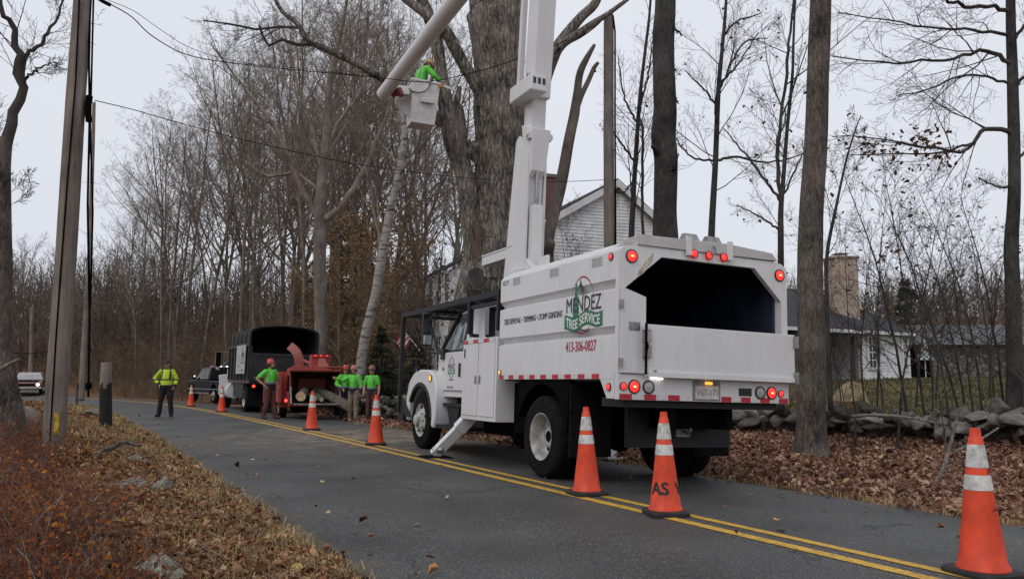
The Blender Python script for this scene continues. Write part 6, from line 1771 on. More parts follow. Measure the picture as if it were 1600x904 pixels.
def remeshed(b, name, vox, m, parent, smooth_it=4, bands=None):
    me = b.mesh(name)
    o = bpy.data.objects.new(name, me); COL.objects.link(o)
    r = o.modifiers.new('r', 'REMESH'); r.mode = 'VOXEL'; r.voxel_size = vox; r.use_smooth_shade = True
    if smooth_it:
        s_ = o.modifiers.new('s', 'SMOOTH'); s_.factor = .5; s_.iterations = smooth_it
    dg = bpy.context.evaluated_depsgraph_get()
    me2 = bpy.data.meshes.new_from_object(o.evaluated_get(dg))
    bpy.data.objects.remove(o); bpy.data.meshes.remove(me)
    me2.name = name; me2.materials.clear()
    ms = m if isinstance(m, (list, tuple)) else [m]
    for q in ms: me2.materials.append(q)
    if bands:
        for p in me2.polygons: p.material_index = bands(p.center)
    return link(name, me2, None, parent)
def caps(b, p, q, r0, r1, n=10):
    p, q = Vector(p), Vector(q); d = (q - p)
    pts = [p + d * t for t in (0, .25, .5, .75, 1)]
    b.tube(pts, [r0, r0 * .75 + r1 * .25 + .003, (r0 + r1) / 2 + .004, r0 * .25 + r1 * .75 + .002, r1], n)
    b.ball(p, r0, 10, 6); b.ball(q, r1, 10, 6)
BASEJ = dict(pel=(0, 0, .96), sp=(0, 0, 1.14), ch=(0, .0, 1.33), nk=(0, -.01, 1.49), hd=(0, .03, 1.64),
             hipL=(-.095, 0, .93), hipR=(.095, 0, .93), knL=(-.11, .02, .50), knR=(.11, .02, .50), anL=(-.125, -.03, .09), anR=(.125, -.03, .09),
             shL=(-.165, 0, 1.43), shR=(.165, 0, 1.43), elL=(-.235, -.03, 1.16), elR=(.235, -.03, 1.16), wrL=(-.26, .05, .92), wrR=(.26, .05, .92),
             hnL=(-.255, .08, .84), hnR=(.255, .08, .84))
def person(label, loc, yaw, J, shirt, pants, helmet, hgt=1.75, sleeves='short', girth=1.0, look=(0, 1, 0), belt=None, glasses=False, cap=False, stripes='vest', boots=M_BOOT, tilt=0, ear=True):
    j = {k: Vector(v) for k, v in dict(BASEJ, **J).items()}
    t = thing('person', label, 'person', loc, (tilt, 0, yaw))
    sc = hgt / 1.75; t.scale = (sc, sc, sc)
    g = girth
    b = MB()
    caps(b, j['pel'], j['sp'], .125 * g, .12 * g); caps(b, j['sp'], j['ch'], .12 * g, .125); caps(b, j['ch'], j['nk'], .10, .055); caps(b, j['nk'], j['hd'] - Vector((0, .03, .03)), .055, .055)
    caps(b, j['shL'], j['shR'], .062, .062)
    look = Vector(look).normalized(); up = Vector((0, 0, 1)); rt = look.cross(up).normalized(); up = rt.cross(look)
    def H(x, y, z): return j['hd'] + rt * x + look * y + up * z
    # head: cranium, jaw, nose, brow, ears, lips
    hb = MB().ball((0, 0, 0), (.074, .095, .10), 16, 12)
    hb.ball((0, .03, -.055), (.056, .062, .058), 12, 8).ball((0, .092, -.015), (.013, .02, .024), 8, 6).ball((0, .104, -.028), (.015, .014, .012), 8, 6).ball((0, .082, .024), (.05, .014, .011), 8, 6).ball((0, .082, -.062), (.024, .013, .010), 8, 6)
    hb.ball((-.078, -.005, -.01), (.011, .022, .032), 8, 6).ball((.078, -.005, -.01), (.011, .022, .032), 8, 6)
    hb.v = [tuple(H(*v)) for v in hb.v]
    b.add(hb.v, hb.f)
    for s, S in ((-1, 'L'), (1, 'R')):
        caps(b, j['hip' + S], j['kn' + S], .085 * g, .058); caps(b, j['kn' + S], j['an' + S], .056, .042)
        a = j['an' + S]; caps(b, a + Vector((0, -.02, -.035)), a + Vector((s * .03, .15, -.055)), .045, .033)
        caps(b, j['sh' + S], j['el' + S], .056, .044); caps(b, j['el' + S], j['wr' + S], .042, .030)
        # hand: palm, four fingers, thumb
        w, h = j['wr' + S], j['hn' + S]; d = (h - w).normalized()
        sd_ = d.cross(Vector((s * 1.0, .25, 0))).normalized(); nn = sd_.cross(d)
        b.hexa([w - sd_ * .030 - nn * .013, w + sd_ * .030 - nn * .013, w + sd_ * .030 + nn * .013, w - sd_ * .030 + nn * .013, h - sd_ * .042 - nn * .013, h + sd_ * .042 - nn * .013, h + sd_ * .042 + nn * .013, h - sd_ * .042 + nn * .013])
        for q in range(4):
            f0 = h + sd_ * (-.033 + .022 * q); L = (.07, .082, .078, .06)[q]
            f1 = f0 + d * L * .5 + nn * s * .012; f2 = f1 + d * L * .38 + nn * s * .03
            b.tube([f0 - d * .01, f1, f2], [.0105, .0100, .0085], 6)
        b.tube([w + d * .025 + sd_ * .028, w + d * .05 + sd_ * .055, w + d * .085 + sd_ * .06], [.013, .012, .010], 6)
    remeshed(b, 'body', .010, M_SKIN, t, 2)
    # eyes
    for s in (-1, 1):
        e = H(s * .031, .083, .008)
        MB().ball(e, .0105, 8, 6).build('eye', M_LENS if not glasses else M_LENS, t, smooth=True)
    if glasses:
        gl = MB()
        for s in (-1, 1):
            gl.add([H(s * .008, .103, .020), H(s * .058, .088, .022), H(s * .055, .09, -.008), H(s * .012, .104, -.012)], [(0, 1, 2, 3)])
            gl.bar(H(s * .058, .088, .015), H(s * .078, -.01, .012), .006)
        gl.build('sunglasses', M_LENS, t)
    hair = MB()
    for k_ in range(10):
        a = PI * (k_ / 9); hair.ball(tuple(H(.066 * math.cos(a), -.045 - .035 * math.sin(a), -.012 - .02 * math.sin(a))), .028, 8, 6)
    remeshed(hair, 'hair', .010, M_HAIR, t, 1)
    # helmet or cap
    hb = MB()
    if cap:
        hb.lathe([(.088, .0), (.092, .03), (.085, .075), (.05, .10), (.004, .108)], 20, (0, -.005, .035))
        hb.prism([(-.07, .06), (.07, .06), (.075, .12), (.045, .165), (-.045, .165), (-.075, .12)], .032, .042, 'z')
    else:
        hb.lathe([(.110, .0), (.109, .012), (.107, .03), (.101, .08), (.080, .118), (.042, .140), (.004, .146)], 22, (0, .0, .038))
        hb.prism([(-.08, .05), (.08, .05), (.07, .125), (.035, .150), (-.035, .150), (-.07, .125)], .036, .046, 'z')
        hb.box(-.012, .012, -.08, .08, .14, .186)
    hb.v = [tuple(H(*v)) for v in hb.v]
    he = hb.build('cap' if cap else 'helmet', helmet, t, smooth=True)
    if not cap and ear:
        em_ = MB().ball(H(-.095, -.01, -.01), .034, 10, 8).ball(H(.095, -.01, -.01), .034, 10, 8)
        em_.build('ear_defenders', M_BLKC, he, smooth=True, kind='stuff')
    # shirt
    b = MB(); o_ = .018
    caps(b, j['pel'] + Vector((0, 0, .02)), j['sp'], (.135 * g) + o_, (.128 * g) + o_); caps(b, j['sp'], j['ch'], (.128 * g) + o_, .130 + o_)
    b.ball(j['ch'] + Vector((0, 0, .0)), (.178, .125, .16)); caps(b, j['shL'] + Vector((.03, 0, -.012)), j['shR'] + Vector((-.03, 0, -.012)), .060 + o_, .060 + o_)
    caps(b, j['nk'] - Vector((0, 0, .06)), j['nk'] - Vector((0, 0, .01)), .085, .068)
    for s, S in ((-1, 'L'), (1, 'R')):
        a, e, w = j['sh' + S], j['el' + S], j['wr' + S]
        if sleeves == 'short': caps(b, a, a.lerp(e, .70), .056 + o_, .054 + o_)
        else:
            caps(b, a, e, .056 + o_, .046 + o_); caps(b, e, e.lerp(w, .92), .046 + o_, .036 + o_)
    def bands(c):
        if stripes == 'vest':
            if c.z < j['pel'].z + .10: return 2
            if abs(abs(c.x - j['ch'].x) - .105) < .015 and c.z > j['sp'].z - .1 and c.z < 1.47: return 1
            if abs(c.z - (j['pel'].z + .13)) < .026: return 1
        if stripes == 'jacket':
            if c.z < j['pel'].z + .035: return 2
            if abs(c.z - 1.16) < .022: return 2
            if abs(abs(c.x) - .125) < .022 and c.z > 1.16: return 2
            if c.z > 1.485: return 2
            for S in 'LR':
                e, w = j['el' + S], j['wr' + S]
                if (c - w).length < .085: return 2
                if abs((c - j['sh' + S].lerp(e, .8)).length) < .05: return 1
        return 0
    remeshed(b, 'shirt', .011, [shirt, M_STRI, M_NAVY], t, 3, bands)
    # trousers
    b = MB()
    caps(b, j['pel'] + Vector((0, 0, .06)), j['pel'], (.130 * g) + .012, (.135 * g) + .012)
    for S in 'LR':
        caps(b, j['hip' + S], j['kn' + S], (.098 * g) + .01, .078); caps(b, j['kn' + S], j['an' + S] + Vector((0, -.005, -.02)), .077, .070)
    remeshed(b, 'trousers', .011, pants, t, 3)
    if belt:
        bl_ = MB().lathe([(.155 * g, 0), (.160 * g, .015), (.160 * g, .05), (.155 * g, .065)], 24, (j['pel'].x, j['pel'].y, j['pel'].z + .03))
        be = bl_.build('belt', belt, t, smooth=True)
        MB().box(-.20 * g, -.15 * g, -.05, .05, j['pel'].z - .07, j['pel'].z + .05).build('pouch', belt, be, bevel=.01)
    for s, S in ((-1, 'L'), (1, 'R')):
        a = j['an' + S]; b = MB()
        caps(b, a + Vector((0, 0, .05)), a + Vector((0, -.01, -.03)), .058, .056); caps(b, a + Vector((0, -.035, -.035)), a + Vector((s * .03, .155, -.045)), .052, .044)
        b.v = [(x, y, max(z, .004)) for x, y, z in b.v]
        remeshed(b, 'boot', .011, boots, t, 2)
    return t

# police officer with hands on hips, on the road
g = G(258, 651, .02)
person('officer in yellow hi-vis jacket and black trousers standing on the road, hands on hips', (g.x, g.y, road_z(-1.2)), PI + .1, dict(
    anL=(-.17, -.03, .09), anR=(.20, .0, .09), knL=(-.14, .02, .50), knR=(.15, .03, .50), elR=(.40, -.10, 1.20), wrR=(.22, .06, 1.00), hnR=(.17, .11, .94), elL=(-.29, -.04, 1.17), wrL=(-.27, .07, .95), hnL=(-.25, .11, .89)),
    M_YELV, M_BLKC, mat('dark_cap', (.035, .024, .02), .7), 1.78, 'long', 1.25, (.1, 1, -.05), cap=True, stripes='jacket', boots=M_BLKC)
# worker left of the hopper, hand on hip, looking up to the right
g = G(420, 655, .0)
person('worker in lime shirt, red helmet and maroon trousers standing left of the hopper', (g.x, g.y, road_z(.5)), -2.2, dict(
    anL=(-.16, .10, .09), anR=(.14, -.08, .09), elR=(.36, -.16, 1.20), wrR=(.20, -.02, 1.02), hnR=(.17, .03, .95), elL=(-.26, -.02, 1.16), wrL=(-.24, .10, .95)),
    M_LIME, M_MAR, M_HELR, 1.76, 'short', 1.05, (-.5, .8, .35), belt=M_BLKC)
# three workers on the right of the chipper
g = W(538, 660, 25.6)
person('worker in lime shirt and bright red helmet half hidden by the hopper', (g.x, 25.6, ground_z(g.x, 25.6) - .01), PI + .4, dict(elL=(-.30, .10, 1.20), wrL=(-.10, .25, 1.30), hnL=(-.04, .27, 1.37), elR=(.30, .05, 1.18), wrR=(.15, .20, 1.05), hnR=(.10, .24, .99)),
       M_LIME, M_NAVY, M_HELR, 1.68, 'long', 1.0, (.1, 1, -.05))
g = W(552, 658, 24.9)
person('worker in lime shirt, pink helmet and khaki trousers, middle of the three', (g.x, 24.9, ground_z(g.x, 24.9) - .01), PI - .35, dict(elR=(.38, .12, 1.30), wrR=(.46, .30, 1.38), hnR=(.48, .38, 1.40), anL=(-.12, .06, .09), anR=(.17, -.03, .09), elL=(-.25, -.03, 1.15), wrL=(-.27, .03, .90)),
       M_LIME, M_KHA, M_HELP, 1.66, 'long', 1.05, (-.35, .9, .05))
g = W(580, 662, 24.6)
person('worker in lime shirt, brown helmet, sunglasses and maroon trousers, rightmost of the crew', (g.x, 24.6, ground_z(g.x, 24.6) - .01), PI - .25, dict(anL=(-.14, .0, .09), anR=(.13, -.02, .09), elR=(.27, -.03, 1.16), wrR=(.25, .06, .92)),
       M_LIME, M_MAR, mat('brown_helmet', (.22, .09, .07), .4, coat=.2), 1.66, 'short', 1.08, (-.1, 1, .12), glasses=True)
# worker in the bucket with a saw
bz_ = bo + Vector((0, 0, .07))
person('worker with harness leaning out of the raised bucket', (bz_.x - .03, bz_.y + .02, bz_.z - .06), -.95, dict(
    ch=(0, .06, 1.30), nk=(0, .13, 1.44), hd=(0, .22, 1.55), shL=(-.185, .09, 1.40), shR=(.185, .09, 1.40), anL=(-.09, -.03, .09), anR=(.09, -.03, .09), knL=(-.09, .02, .5), knR=(.09, .02, .5),
    elR=(.30, .22, 1.22), wrR=(.24, .44, 1.10), hnR=(.22, .52, 1.06), elL=(-.30, .10, 1.16), wrL=(-.24, .30, 1.02), hnL=(-.22, .38, .99)),
    M_LIME, M_NAVY, mat('tan_helmet', (.42, .26, .10), .45), 1.68, 'long', 1.0, (0, 1, -.6), belt=M_ORB, ear=False)
sawp = W(694, 135, 17.5)
saw = thing('pole_saw', 'pale saw blade held out over the bucket rim by the worker', 'saw', sawp)
MB().hexa([(0, -.012, -.02), (.24, -.012, -.11), (.24, .012, -.11), (0, .012, -.02), (0, -.012, .05), (.25, -.012, -.07), (.25, .012, -.07), (0, .012, .05)]).build('blade', mat('pale_blade', (.55, .55, .53), .4), saw)
MB().box(-.13, .0, -.025, .025, -.03, .05).build('grip', M_ORB, saw, bevel=.01)
# ================================================================== TRAFFIC CONES
M_ORG = mat('cone_orange', (0.82, 0.07, 0.015), .55, vscale=7, dark=(0.50, 0.04, 0.012))
M_COLL = mat('cone_collar', (0.50, 0.49, 0.46), .45, var=.28, vscale=9)
M_CBASE = mat('cone_base_rubber', (0.022, 0.020, 0.020), .8, var=.3, vscale=8)
CH = 0.93
def cone_r(z): return .148 - (.148 - .034) * (z - .035) / (CH - .035)
def make_cone(label, loc, rot, lean=(0, 0)):
    t = thing('traffic_cone', label, 'traffic cone', loc, (lean[0], lean[1], rot), 'traffic cones along the centre line')
    b = MB()
    sq = []
    for z, hw in ((0, .19), (.028, .19), (.042, .175)):
        ring_ = []
        for k_ in range(32):
            a = 2 * PI * k_ / 32; c, s = math.cos(a), math.sin(a); e = 7
            r = hw / ((abs(c) ** e + abs(s) ** e) ** (1 / e)); ring_.append((r * c, r * s, z))
        sq.append(ring_)
    b.loft(sq); b.build('base', M_CBASE, t, smooth=True)
    b = MB().lathe([(.160, .043), (.158, .055), (cone_r(.075), .075), (cone_r(.3), .3), (cone_r(CH * .6), CH * .6), (cone_r(CH - .06), CH - .06), (cone_r(CH - .055) * .86, CH - .052), (cone_r(CH) * .95, CH - .004), (cone_r(CH) * .7, CH), (cone_r(CH) * .65, CH - .03)], 36)
    bo_ = b.build('body', M_ORG, t, smooth=True)
    for z0, z1 in ((.535, .632), (.678, .825)):
        MB().lathe([(cone_r(z0) + .001, z0), (cone_r(z0) + .003, z0 + .003), (cone_r(z1) + .003, z1 - .003), (cone_r(z1) + .001, z1)], 36, close=False).build('reflective_collar', M_COLL, t, smooth=True)
    return t
cones = [((1537, 900), 'nearest and largest traffic cone, at the right edge of the road', .3), ((1040, 807), 'traffic cone with black stencilled letters behind the truck', .15), ((917, 776), 'traffic cone in front of the rear wheel of the bucket truck', .4),
         ((587, 695), 'traffic cone just left of the outrigger foot', .2), ((487, 672), 'traffic cone in front of the wood chipper hopper', .5), ((346, 644), 'traffic cone beside the dump truck front, second farthest', .1), ((298, 635), 'farthest traffic cone, left of the black pickup', .3)]
CO = []
for (px, py), lab, rz in cones:
    g = G(px, py - 4 if py > 700 else py - 1, .04)
    s, t = st(g.x, g.y)
    CO.append(make_cone(lab, (g.x, g.y, road_z(t - centre(s)) + .006), rz))
def cone_text(o, body, ang, z, size):
    me = text_mesh(body, size, .045)
    for v in me.vertices:
        zz = z + v.co.y; r = cone_r(zz) + .0015 + max(0, v.co.z); a = ang + v.co.x / cone_r(z)
        v.co = Vector((r * math.cos(a), r * math.sin(a), zz))
    me.materials.clear()
    link('lettering', me, M_INK, o)
cone_text(CO[1], 'AS', -PI / 2 - .15 - .62, .235, .155)
cone_text(CO[1], 'V', -PI / 2 - .15 + 1.05, .235, .155)
# scuffs on the nearest cone
for a, z, w_, h in ((-1.35, .42, .03, .01), (-1.2, .66, .02, .02)):
    r = cone_r(z) + .002; c = (r * math.cos(a), r * math.sin(a), z)
    flat_poly('scuff', [(-w_, -h), (w_, -h * .6), (w_ * .8, h), (-w_ * .5, h * .7)], mat('scuff_mark', (.2, .03, .02), .7), CO[0], frame(c, (-math.sin(a), math.cos(a), 0), (0, 0, 1)), .001)

# ================================================================== STONE WALLS
ST_MAT = rampmat('field_stone', [(0, (0.045, 0.042, 0.036)), (0.45, (0.10, 0.094, 0.08)), (0.8, (0.16, 0.152, 0.132)), (1, (0.27, 0.265, 0.24))], attr='random', scale=5.0, bump=.6, bscale=14, rough=.9)
ROCKS = []
_rr = random.Random(5)
for i in range(12):                                           # angular field stones: hulls of scattered points, edges worn off
    bm = bmesh.new()
    for q in range(15):
        v = Vector((_rr.gauss(0, 1), _rr.gauss(0, 1), _rr.gauss(0, 1))).normalized() * _rr.uniform(.40, .52)
        bm.verts.new(v)
    h_ = bmesh.ops.convex_hull(bm, input=bm.verts)
    bmesh.ops.delete(bm, geom=[e for e in set(h_['geom_interior']) | set(h_['geom_unused']) if isinstance(e, bmesh.types.BMVert)], context='VERTS')
    bmesh.ops.dissolve_limit(bm, angle_limit=R_(18), verts=bm.verts, edges=bm.edges)
    bmesh.ops.bevel(bm, geom=list(bm.edges), offset=.05, segments=2, profile=.6, affect='EDGES', clamp_overlap=True)
    me = bpy.data.meshes.new('stone'); bm.to_mesh(me); bm.free()
    me.polygons.foreach_set('use_smooth', [True] * len(me.polygons)); me.set_sharp_from_angle(angle=R_(30))
    me.materials.append(ST_MAT); ROCKS.append(me)
rw = random.Random(91)
def stone(parent, p, sx, sy, sz, rz, tilt=.2):
    o = bpy.data.objects.new('stone', ROCKS[rw.randrange(12)]); COL.objects.link(o)
    o.parent = parent; o.location = p; o.scale = (sx / .75, sy / .75, sz / .75)
    o.rotation_euler = (rw.gauss(0, tilt), rw.gauss(0, tilt), rz + rw.gauss(0, .25))
    return o
def stone_wall(label, path, hgt, thick=.6):
    P = [on_ground(x, y) for x, y in path]
    t = thing('stone_wall', label, 'stone wall', P[0])
    cum = [0]
    for a, b in zip(P, P[1:]): cum.append(cum[-1] + (b - a).length)
    def at_(x):
        x = min(max(x, 0), cum[-1] - .01); i = min(max(q for q in range(len(cum)) if cum[q] <= x), len(P) - 2)
        u = (x - cum[i]) / (cum[i + 1] - cum[i]); d = (P[i + 1] - P[i]).normalized()
        return P[i].lerp(P[i + 1], u), d, Vector((d.y, -d.x, 0))
    for row in (0, 1):
        x = 0
        while x < cum[-1]:
            L = rw.uniform(.22, .52); p, d, nrm = at_(x + L / 2)
            z = ground_z(*(p + nrm * .5).xy) - .06
            top = z + hgt * rw.uniform(.75, 1.15) + .06
            while z < top - .05:
                h = rw.uniform(.13, .30)
                if row == 0 or z + h > top - .2:
                    q = p + d * rw.gauss(0, .07) + nrm * ((thick * .36 if row == 0 else -thick * .2) + rw.gauss(0, .06)); q.z = z + h * .5
                    stone(t, q - P[0], L * rw.uniform(.85, 1.35), rw.uniform(.28, .5), h * rw.uniform(1.05, 1.4), math.atan2(d.y, d.x), .28)
                z += h * .88
            x += L * .92
    for k_ in range(int(cum[-1] * .9)):                           # tumbled stones at the foot
        p, d, nrm = at_(rw.uniform(0, cum[-1])); q = p + nrm * rw.uniform(.55, .95); q.z = ground_z(q.x, q.y) + .03
        stone(t, q - P[0], rw.uniform(.12, .35), rw.uniform(.12, .3), rw.uniform(.1, .22), rw.uniform(0, 3), .3)
    return t
w_path = [xy(s, centre(s) + 11.2 - .07 * (s - 10)) for s in (4, 6, 8, 10, 12, 14, 16, 18, 19.5)]
stone_wall('low dry-laid field stone wall at the right behind the leaf verge', w_path, .42)
w2 = [W(525, 650, 29.5).xy, W(560, 650, 28.0).xy, W(600, 650, 26.5).xy, W(640, 650, 25.5).xy, W(690, 650, 24.6).xy]
stone_wall('low stone wall behind the crew, left of the truck cab', [tuple(q) for q in w2], .6)
def lone(name, label, px, d, sx, sy, sz, rz=0, m=None, sink=.25):
    p = GP(px, d)
    o = bpy.data.objects.new(name, ROCKS[rw.randrange(12)].copy()); COL.objects.link(o)
    if m: o.data.materials.clear(); o.data.materials.append(m)
    o.location = p + Vector((0, 0, sz * (.5 - sink))); o.scale = (sx / .75, sy / .75, sz / .75); o.rotation_euler = (0, .1, rz)
    tag(o, label, 'rock'); return o
PALE = mat('pale_rock', (0.17, 0.155, 0.13), .9, var=.3, vscale=7, bump=.5, bscale=16)
GREEN = mat('mossy_rock', (0.20, 0.195, 0.15), .9, var=.35, vscale=6, bump=.5, bscale=16)
TANR = mat('tan_boulder', (0.30, 0.235, 0.13), .95, var=.25, vscale=4, bump=.5, bscale=12)
lone('rock', 'mossy rounded rock at the bottom edge of the leafy verge', 262, 4.95, .30, .26, .22, .3, GREEN, .36)
lone('rock', 'flat grey slab half buried in the leaf verge', 222, 9.3, .55, .40, .20, .5, PALE, .42)
lone('rock', 'pointed grey rock on the slab in the leaf verge', 262, 9.0, .24, .22, .26, .8, PALE, .38)
lone('rock', 'long pale stone at the verge near the curving root', 222, 11.9, .36, .24, .16, .2, PALE, .35)
lone('rock', 'pale boulder just left of the wooden utility pole', 58, 16.5, .9, .6, .55, .4, PALE, .2)
lone('rock', 'small pale rock next to the boulder left of the pole', 40, 15.5, .4, .3, .3, .4, PALE, .2)
lone('rock', 'tan boulder on the lawn just behind the stone wall', 1326, 22.5, .95, .8, .95, .4, TANR, .12)
lone('rock', 'small pale stone on the far verge near the burnt post', 152, 25, .5, .4, .3, .4, PALE, .2)

# ================================================================== HOUSES
def clap_mat(): return mat('white_clapboard', (0.76, 0.765, 0.77), .6, var=.10, vscale=3)
M_CLAP = clap_mat()
M_TRIM = mat('white_trim', (0.72, 0.72, 0.72), .5, var=.06)
M_ROOF = mat('dark_shingles', (0.035, 0.037, 0.042), .9, var=.35, vscale=9, bump=.5, bscale=22)
M_ROOFG = mat('grey_shingles', (0.11, 0.11, 0.11), .9, var=.3, vscale=9, bump=.5, bscale=22)
M_PANE = mat('window_pane', (0.06, 0.065, 0.07), .1, var=.2, vscale=2, spec=.7)
def brick_mat(name, c1, c2, mortar, sc=1.0):
    m = bpy.data.materials.new(name); m.use_nodes = True; nt = m.node_tree; b = nt.nodes['Principled BSDF']; b.inputs['Roughness'].default_value = .9
    tc = nt.nodes.new('ShaderNodeTexCoord')
    sx = nt.nodes.new('ShaderNodeSeparateXYZ'); nt.links.new(tc.outputs['Object'], sx.inputs[0])
    ad = nt.nodes.new('ShaderNodeMath'); nt.links.new(sx.outputs[0], ad.inputs[0]); nt.links.new(sx.outputs[1], ad.inputs[1])
    cb_ = nt.nodes.new('ShaderNodeCombineXYZ'); nt.links.new(ad.outputs[0], cb_.inputs[0]); nt.links.new(sx.outputs[2], cb_.inputs[1])
    br = nt.nodes.new('ShaderNodeTexBrick'); br.inputs['Scale'].default_value = sc
    br.inputs['Brick Width'].default_value = .22; br.inputs['Row Height'].default_value = .078; br.inputs['Mortar Size'].default_value = .011
    br.inputs['Color1'].default_value = (*c1, 1); br.inputs['Color2'].default_value = (*c2, 1); br.inputs['Mortar'].default_value = (*mortar, 1)
    nt.links.new(cb_.outputs[0], br.inputs['Vector']); 
    n = nt.nodes.new('ShaderNodeTexNoise'); n.inputs['Scale'].default_value = 2.2; n.inputs['Detail'].default_value = 6; nt.links.new(tc.outputs['Object'], n.inputs['Vector'])
    mr = nt.nodes.new('ShaderNodeMapRange'); mr.inputs[1].default_value = .45; mr.inputs[2].default_value = .62; mr.inputs[4].default_value = .75; nt.links.new(n.outputs['Fac'], mr.inputs[0])
    mx = nt.nodes.new('ShaderNodeMixRGB'); mx.inputs[2].default_value = (*mortar, 1); nt.links.new(mr.outputs[0], mx.inputs[0]); nt.links.new(br.outputs['Color'], mx.inputs[1]); nt.links.new(mx.outputs[0], b.inputs['Base Color'])
    bp = nt.nodes.new('ShaderNodeBump'); bp.inputs['Strength'].default_value = .6; bp.invert = True; nt.links.new(br.outputs['Fac'], bp.inputs['Height']); nt.links.new(bp.outputs['Normal'], b.inputs['Normal'])
    MATS[name] = m; return m
BR_RED = brick_mat('red_brick', (0.16, 0.055, 0.045), (0.22, 0.08, 0.06), (0.14, 0.09, 0.08))
BR_OLD = brick_mat('weathered_brick', (0.29, 0.16, 0.115), (0.36, 0.24, 0.18), (0.46, 0.42, 0.35))

def clap_wall(name, p0, p1, z0, z1, m, parent, gable=None, exp=.115, th=.022):
    """clapboards as one stepped sheet from p0 to p1 (x, y); gable: function u -> top z"""
    p0 = Vector((*p0, 0)); p1 = Vector((*p1, 0)); d = (p1 - p0); L = d.length; d.normalize(); nrm = Vector((d.y, -d.x, 0))
    V = []; F = []
    rows = int((z1 - z0) / exp)
    for i in range(rows):
        za, zb_ = z0 + i * exp, z0 + (i + 1) * exp
        ua0, ub0 = (0, L) if gable is None else gable(za); ua1, ub1 = (0, L) if gable is None else gable(zb_)
        if ub0 - ua0 < .05: break
        n_ = len(V)
        for (u, z, o_) in ((ua0, za, th), (ub0, za, th), (ub1, zb_, .004), (ua1, zb_, .004), (ua0, za, 0), (ub0, za, 0)):
            q = p0 + d * u + nrm * o_; V.append((q.x, q.y, z))
        F += [(n_, n_ + 1, n_ + 2, n_ + 3), (n_ + 4, n_ + 5, n_ + 1, n_)]
    me = bpy.data.meshes.new(name); me.from_pydata(V, [], F); me.update()
    return link(name, me, m, parent)
def house_window(parent, p, d, w, h, z, cols=2, rows=4, off=.03):
    """p: centre (x,y); d: unit vector along the wall (outside is to its right)"""
    d = Vector((*d, 0)); nrm = Vector((d.y, -d.x, 0)); p = Vector((*p, 0))
    def bx(u0, u1, za, zb_, o0, o1):
        c = [p + d * u + nrm * o for u, o in ((u0, o1), (u1, o1), (u1, o0), (u0, o0))]
        return [(q.x, q.y, za) for q in c] + [(q.x, q.y, zb_) for q in c]
    f = MB()
    for a in ((-w / 2 - .1, -w / 2, z - .05, z + h + .1), (w / 2, w / 2 + .1, z - .05, z + h + .1), (-w / 2, w / 2, z + h, z + h + .1), (-w / 2 - .12, w / 2 + .12, z - .1, z - .05)):
        f.hexa(bx(*a, off - .02, off + .05))
    wi = f.build('window', M_TRIM, parent)
    for i in range(cols):
        for j in range(rows):
            u0 = -w / 2 + w * i / cols; u1 = -w / 2 + w * (i + 1) / cols; za = z + h * j / rows; zb_ = z + h * (j + 1) / rows
            MB().hexa(bx(u0 + .02, u1 - .02, za + .02, zb_ - .02, off - .01, off + .01)).build('pane', M_PANE, wi)
    mu = MB()
    for i in range(cols + 1): u = -w / 2 + w * i / cols; mu.hexa(bx(u - .018, u + .018, z, z + h, off - .02, off + .02))
    for j in range(rows + 1): zz = z + h * j / rows; mu.hexa(bx(-w / 2, w / 2, zz - .018, zz + .018, off - .02, off + .0185))
    mu.build('muntins', M_TRIM, wi, kind='stuff')
    return wi
# white gabled house
TH = R_(20); hu = Vector((math.cos(TH), math.sin(TH))); hv = Vector((-math.sin(TH), math.cos(TH)))
h0 = Vector((.97, 26.3)); gw, gl, ua = 4.95, 16.0, 2.8
zbase = .6; ze = W(846, 352, 26.3).z; za_ = W(962, 287, 27.2).z
house = thing('gabled_house', 'white clapboard house with dark gable roof behind the bucket truck', 'house', (0, 0, 0))
def HP(u, v, z): q = h0 + hu * u + hv * v; return (q.x, q.y, z)
def gab(z):
    if z <= ze: return 0, gw
    k_ = (z - ze) / (za_ - ze); return ua * k_, gw - (gw - ua) * k_
clap_wall('gable_wall', h0, h0 + hu * gw, zbase - .8, za_, M_CLAP, house, gab)
clap_wall('side_wall', h0 + hv * gl, h0, zbase - .8, ze, M_CLAP, house)
clap_wall('side_wall', h0 + hu * gw, h0 + hu * gw + hv * gl, zbase - .8, ze, M_CLAP, house)
clap_wall('gable_wall', h0 + hu * gw + hv * gl, h0 + hv * gl, zbase - .8, ze, M_CLAP, house)
ov = .18
dl = (za_ - ze) / ua; dr = (za_ - ze) / (gw - ua)
rf = MB()
for (u0, z0_, u1, z1_) in ((-ov, ze - ov * dl, ua, za_), (ua, za_, gw + ov, ze - ov * dr)):
    rf.add([HP(u0, -ov, z0_ + .05), HP(u1, -ov, z1_ + .05), HP(u1, gl + ov, z1_ + .05), HP(u0, gl + ov, z0_ + .05), HP(u0, -ov, z0_ + .17), HP(u1, -ov, z1_ + .17), HP(u1, gl + ov, z1_ + .17), HP(u0, gl + ov, z0_ + .17)],
           [(3, 2, 1, 0), (4, 5, 6, 7), (0, 1, 5, 4), (1, 2, 6, 5), (2, 3, 7, 6), (3, 0, 4, 7)])
roof_ = rf.build('roof', M_ROOF, house)
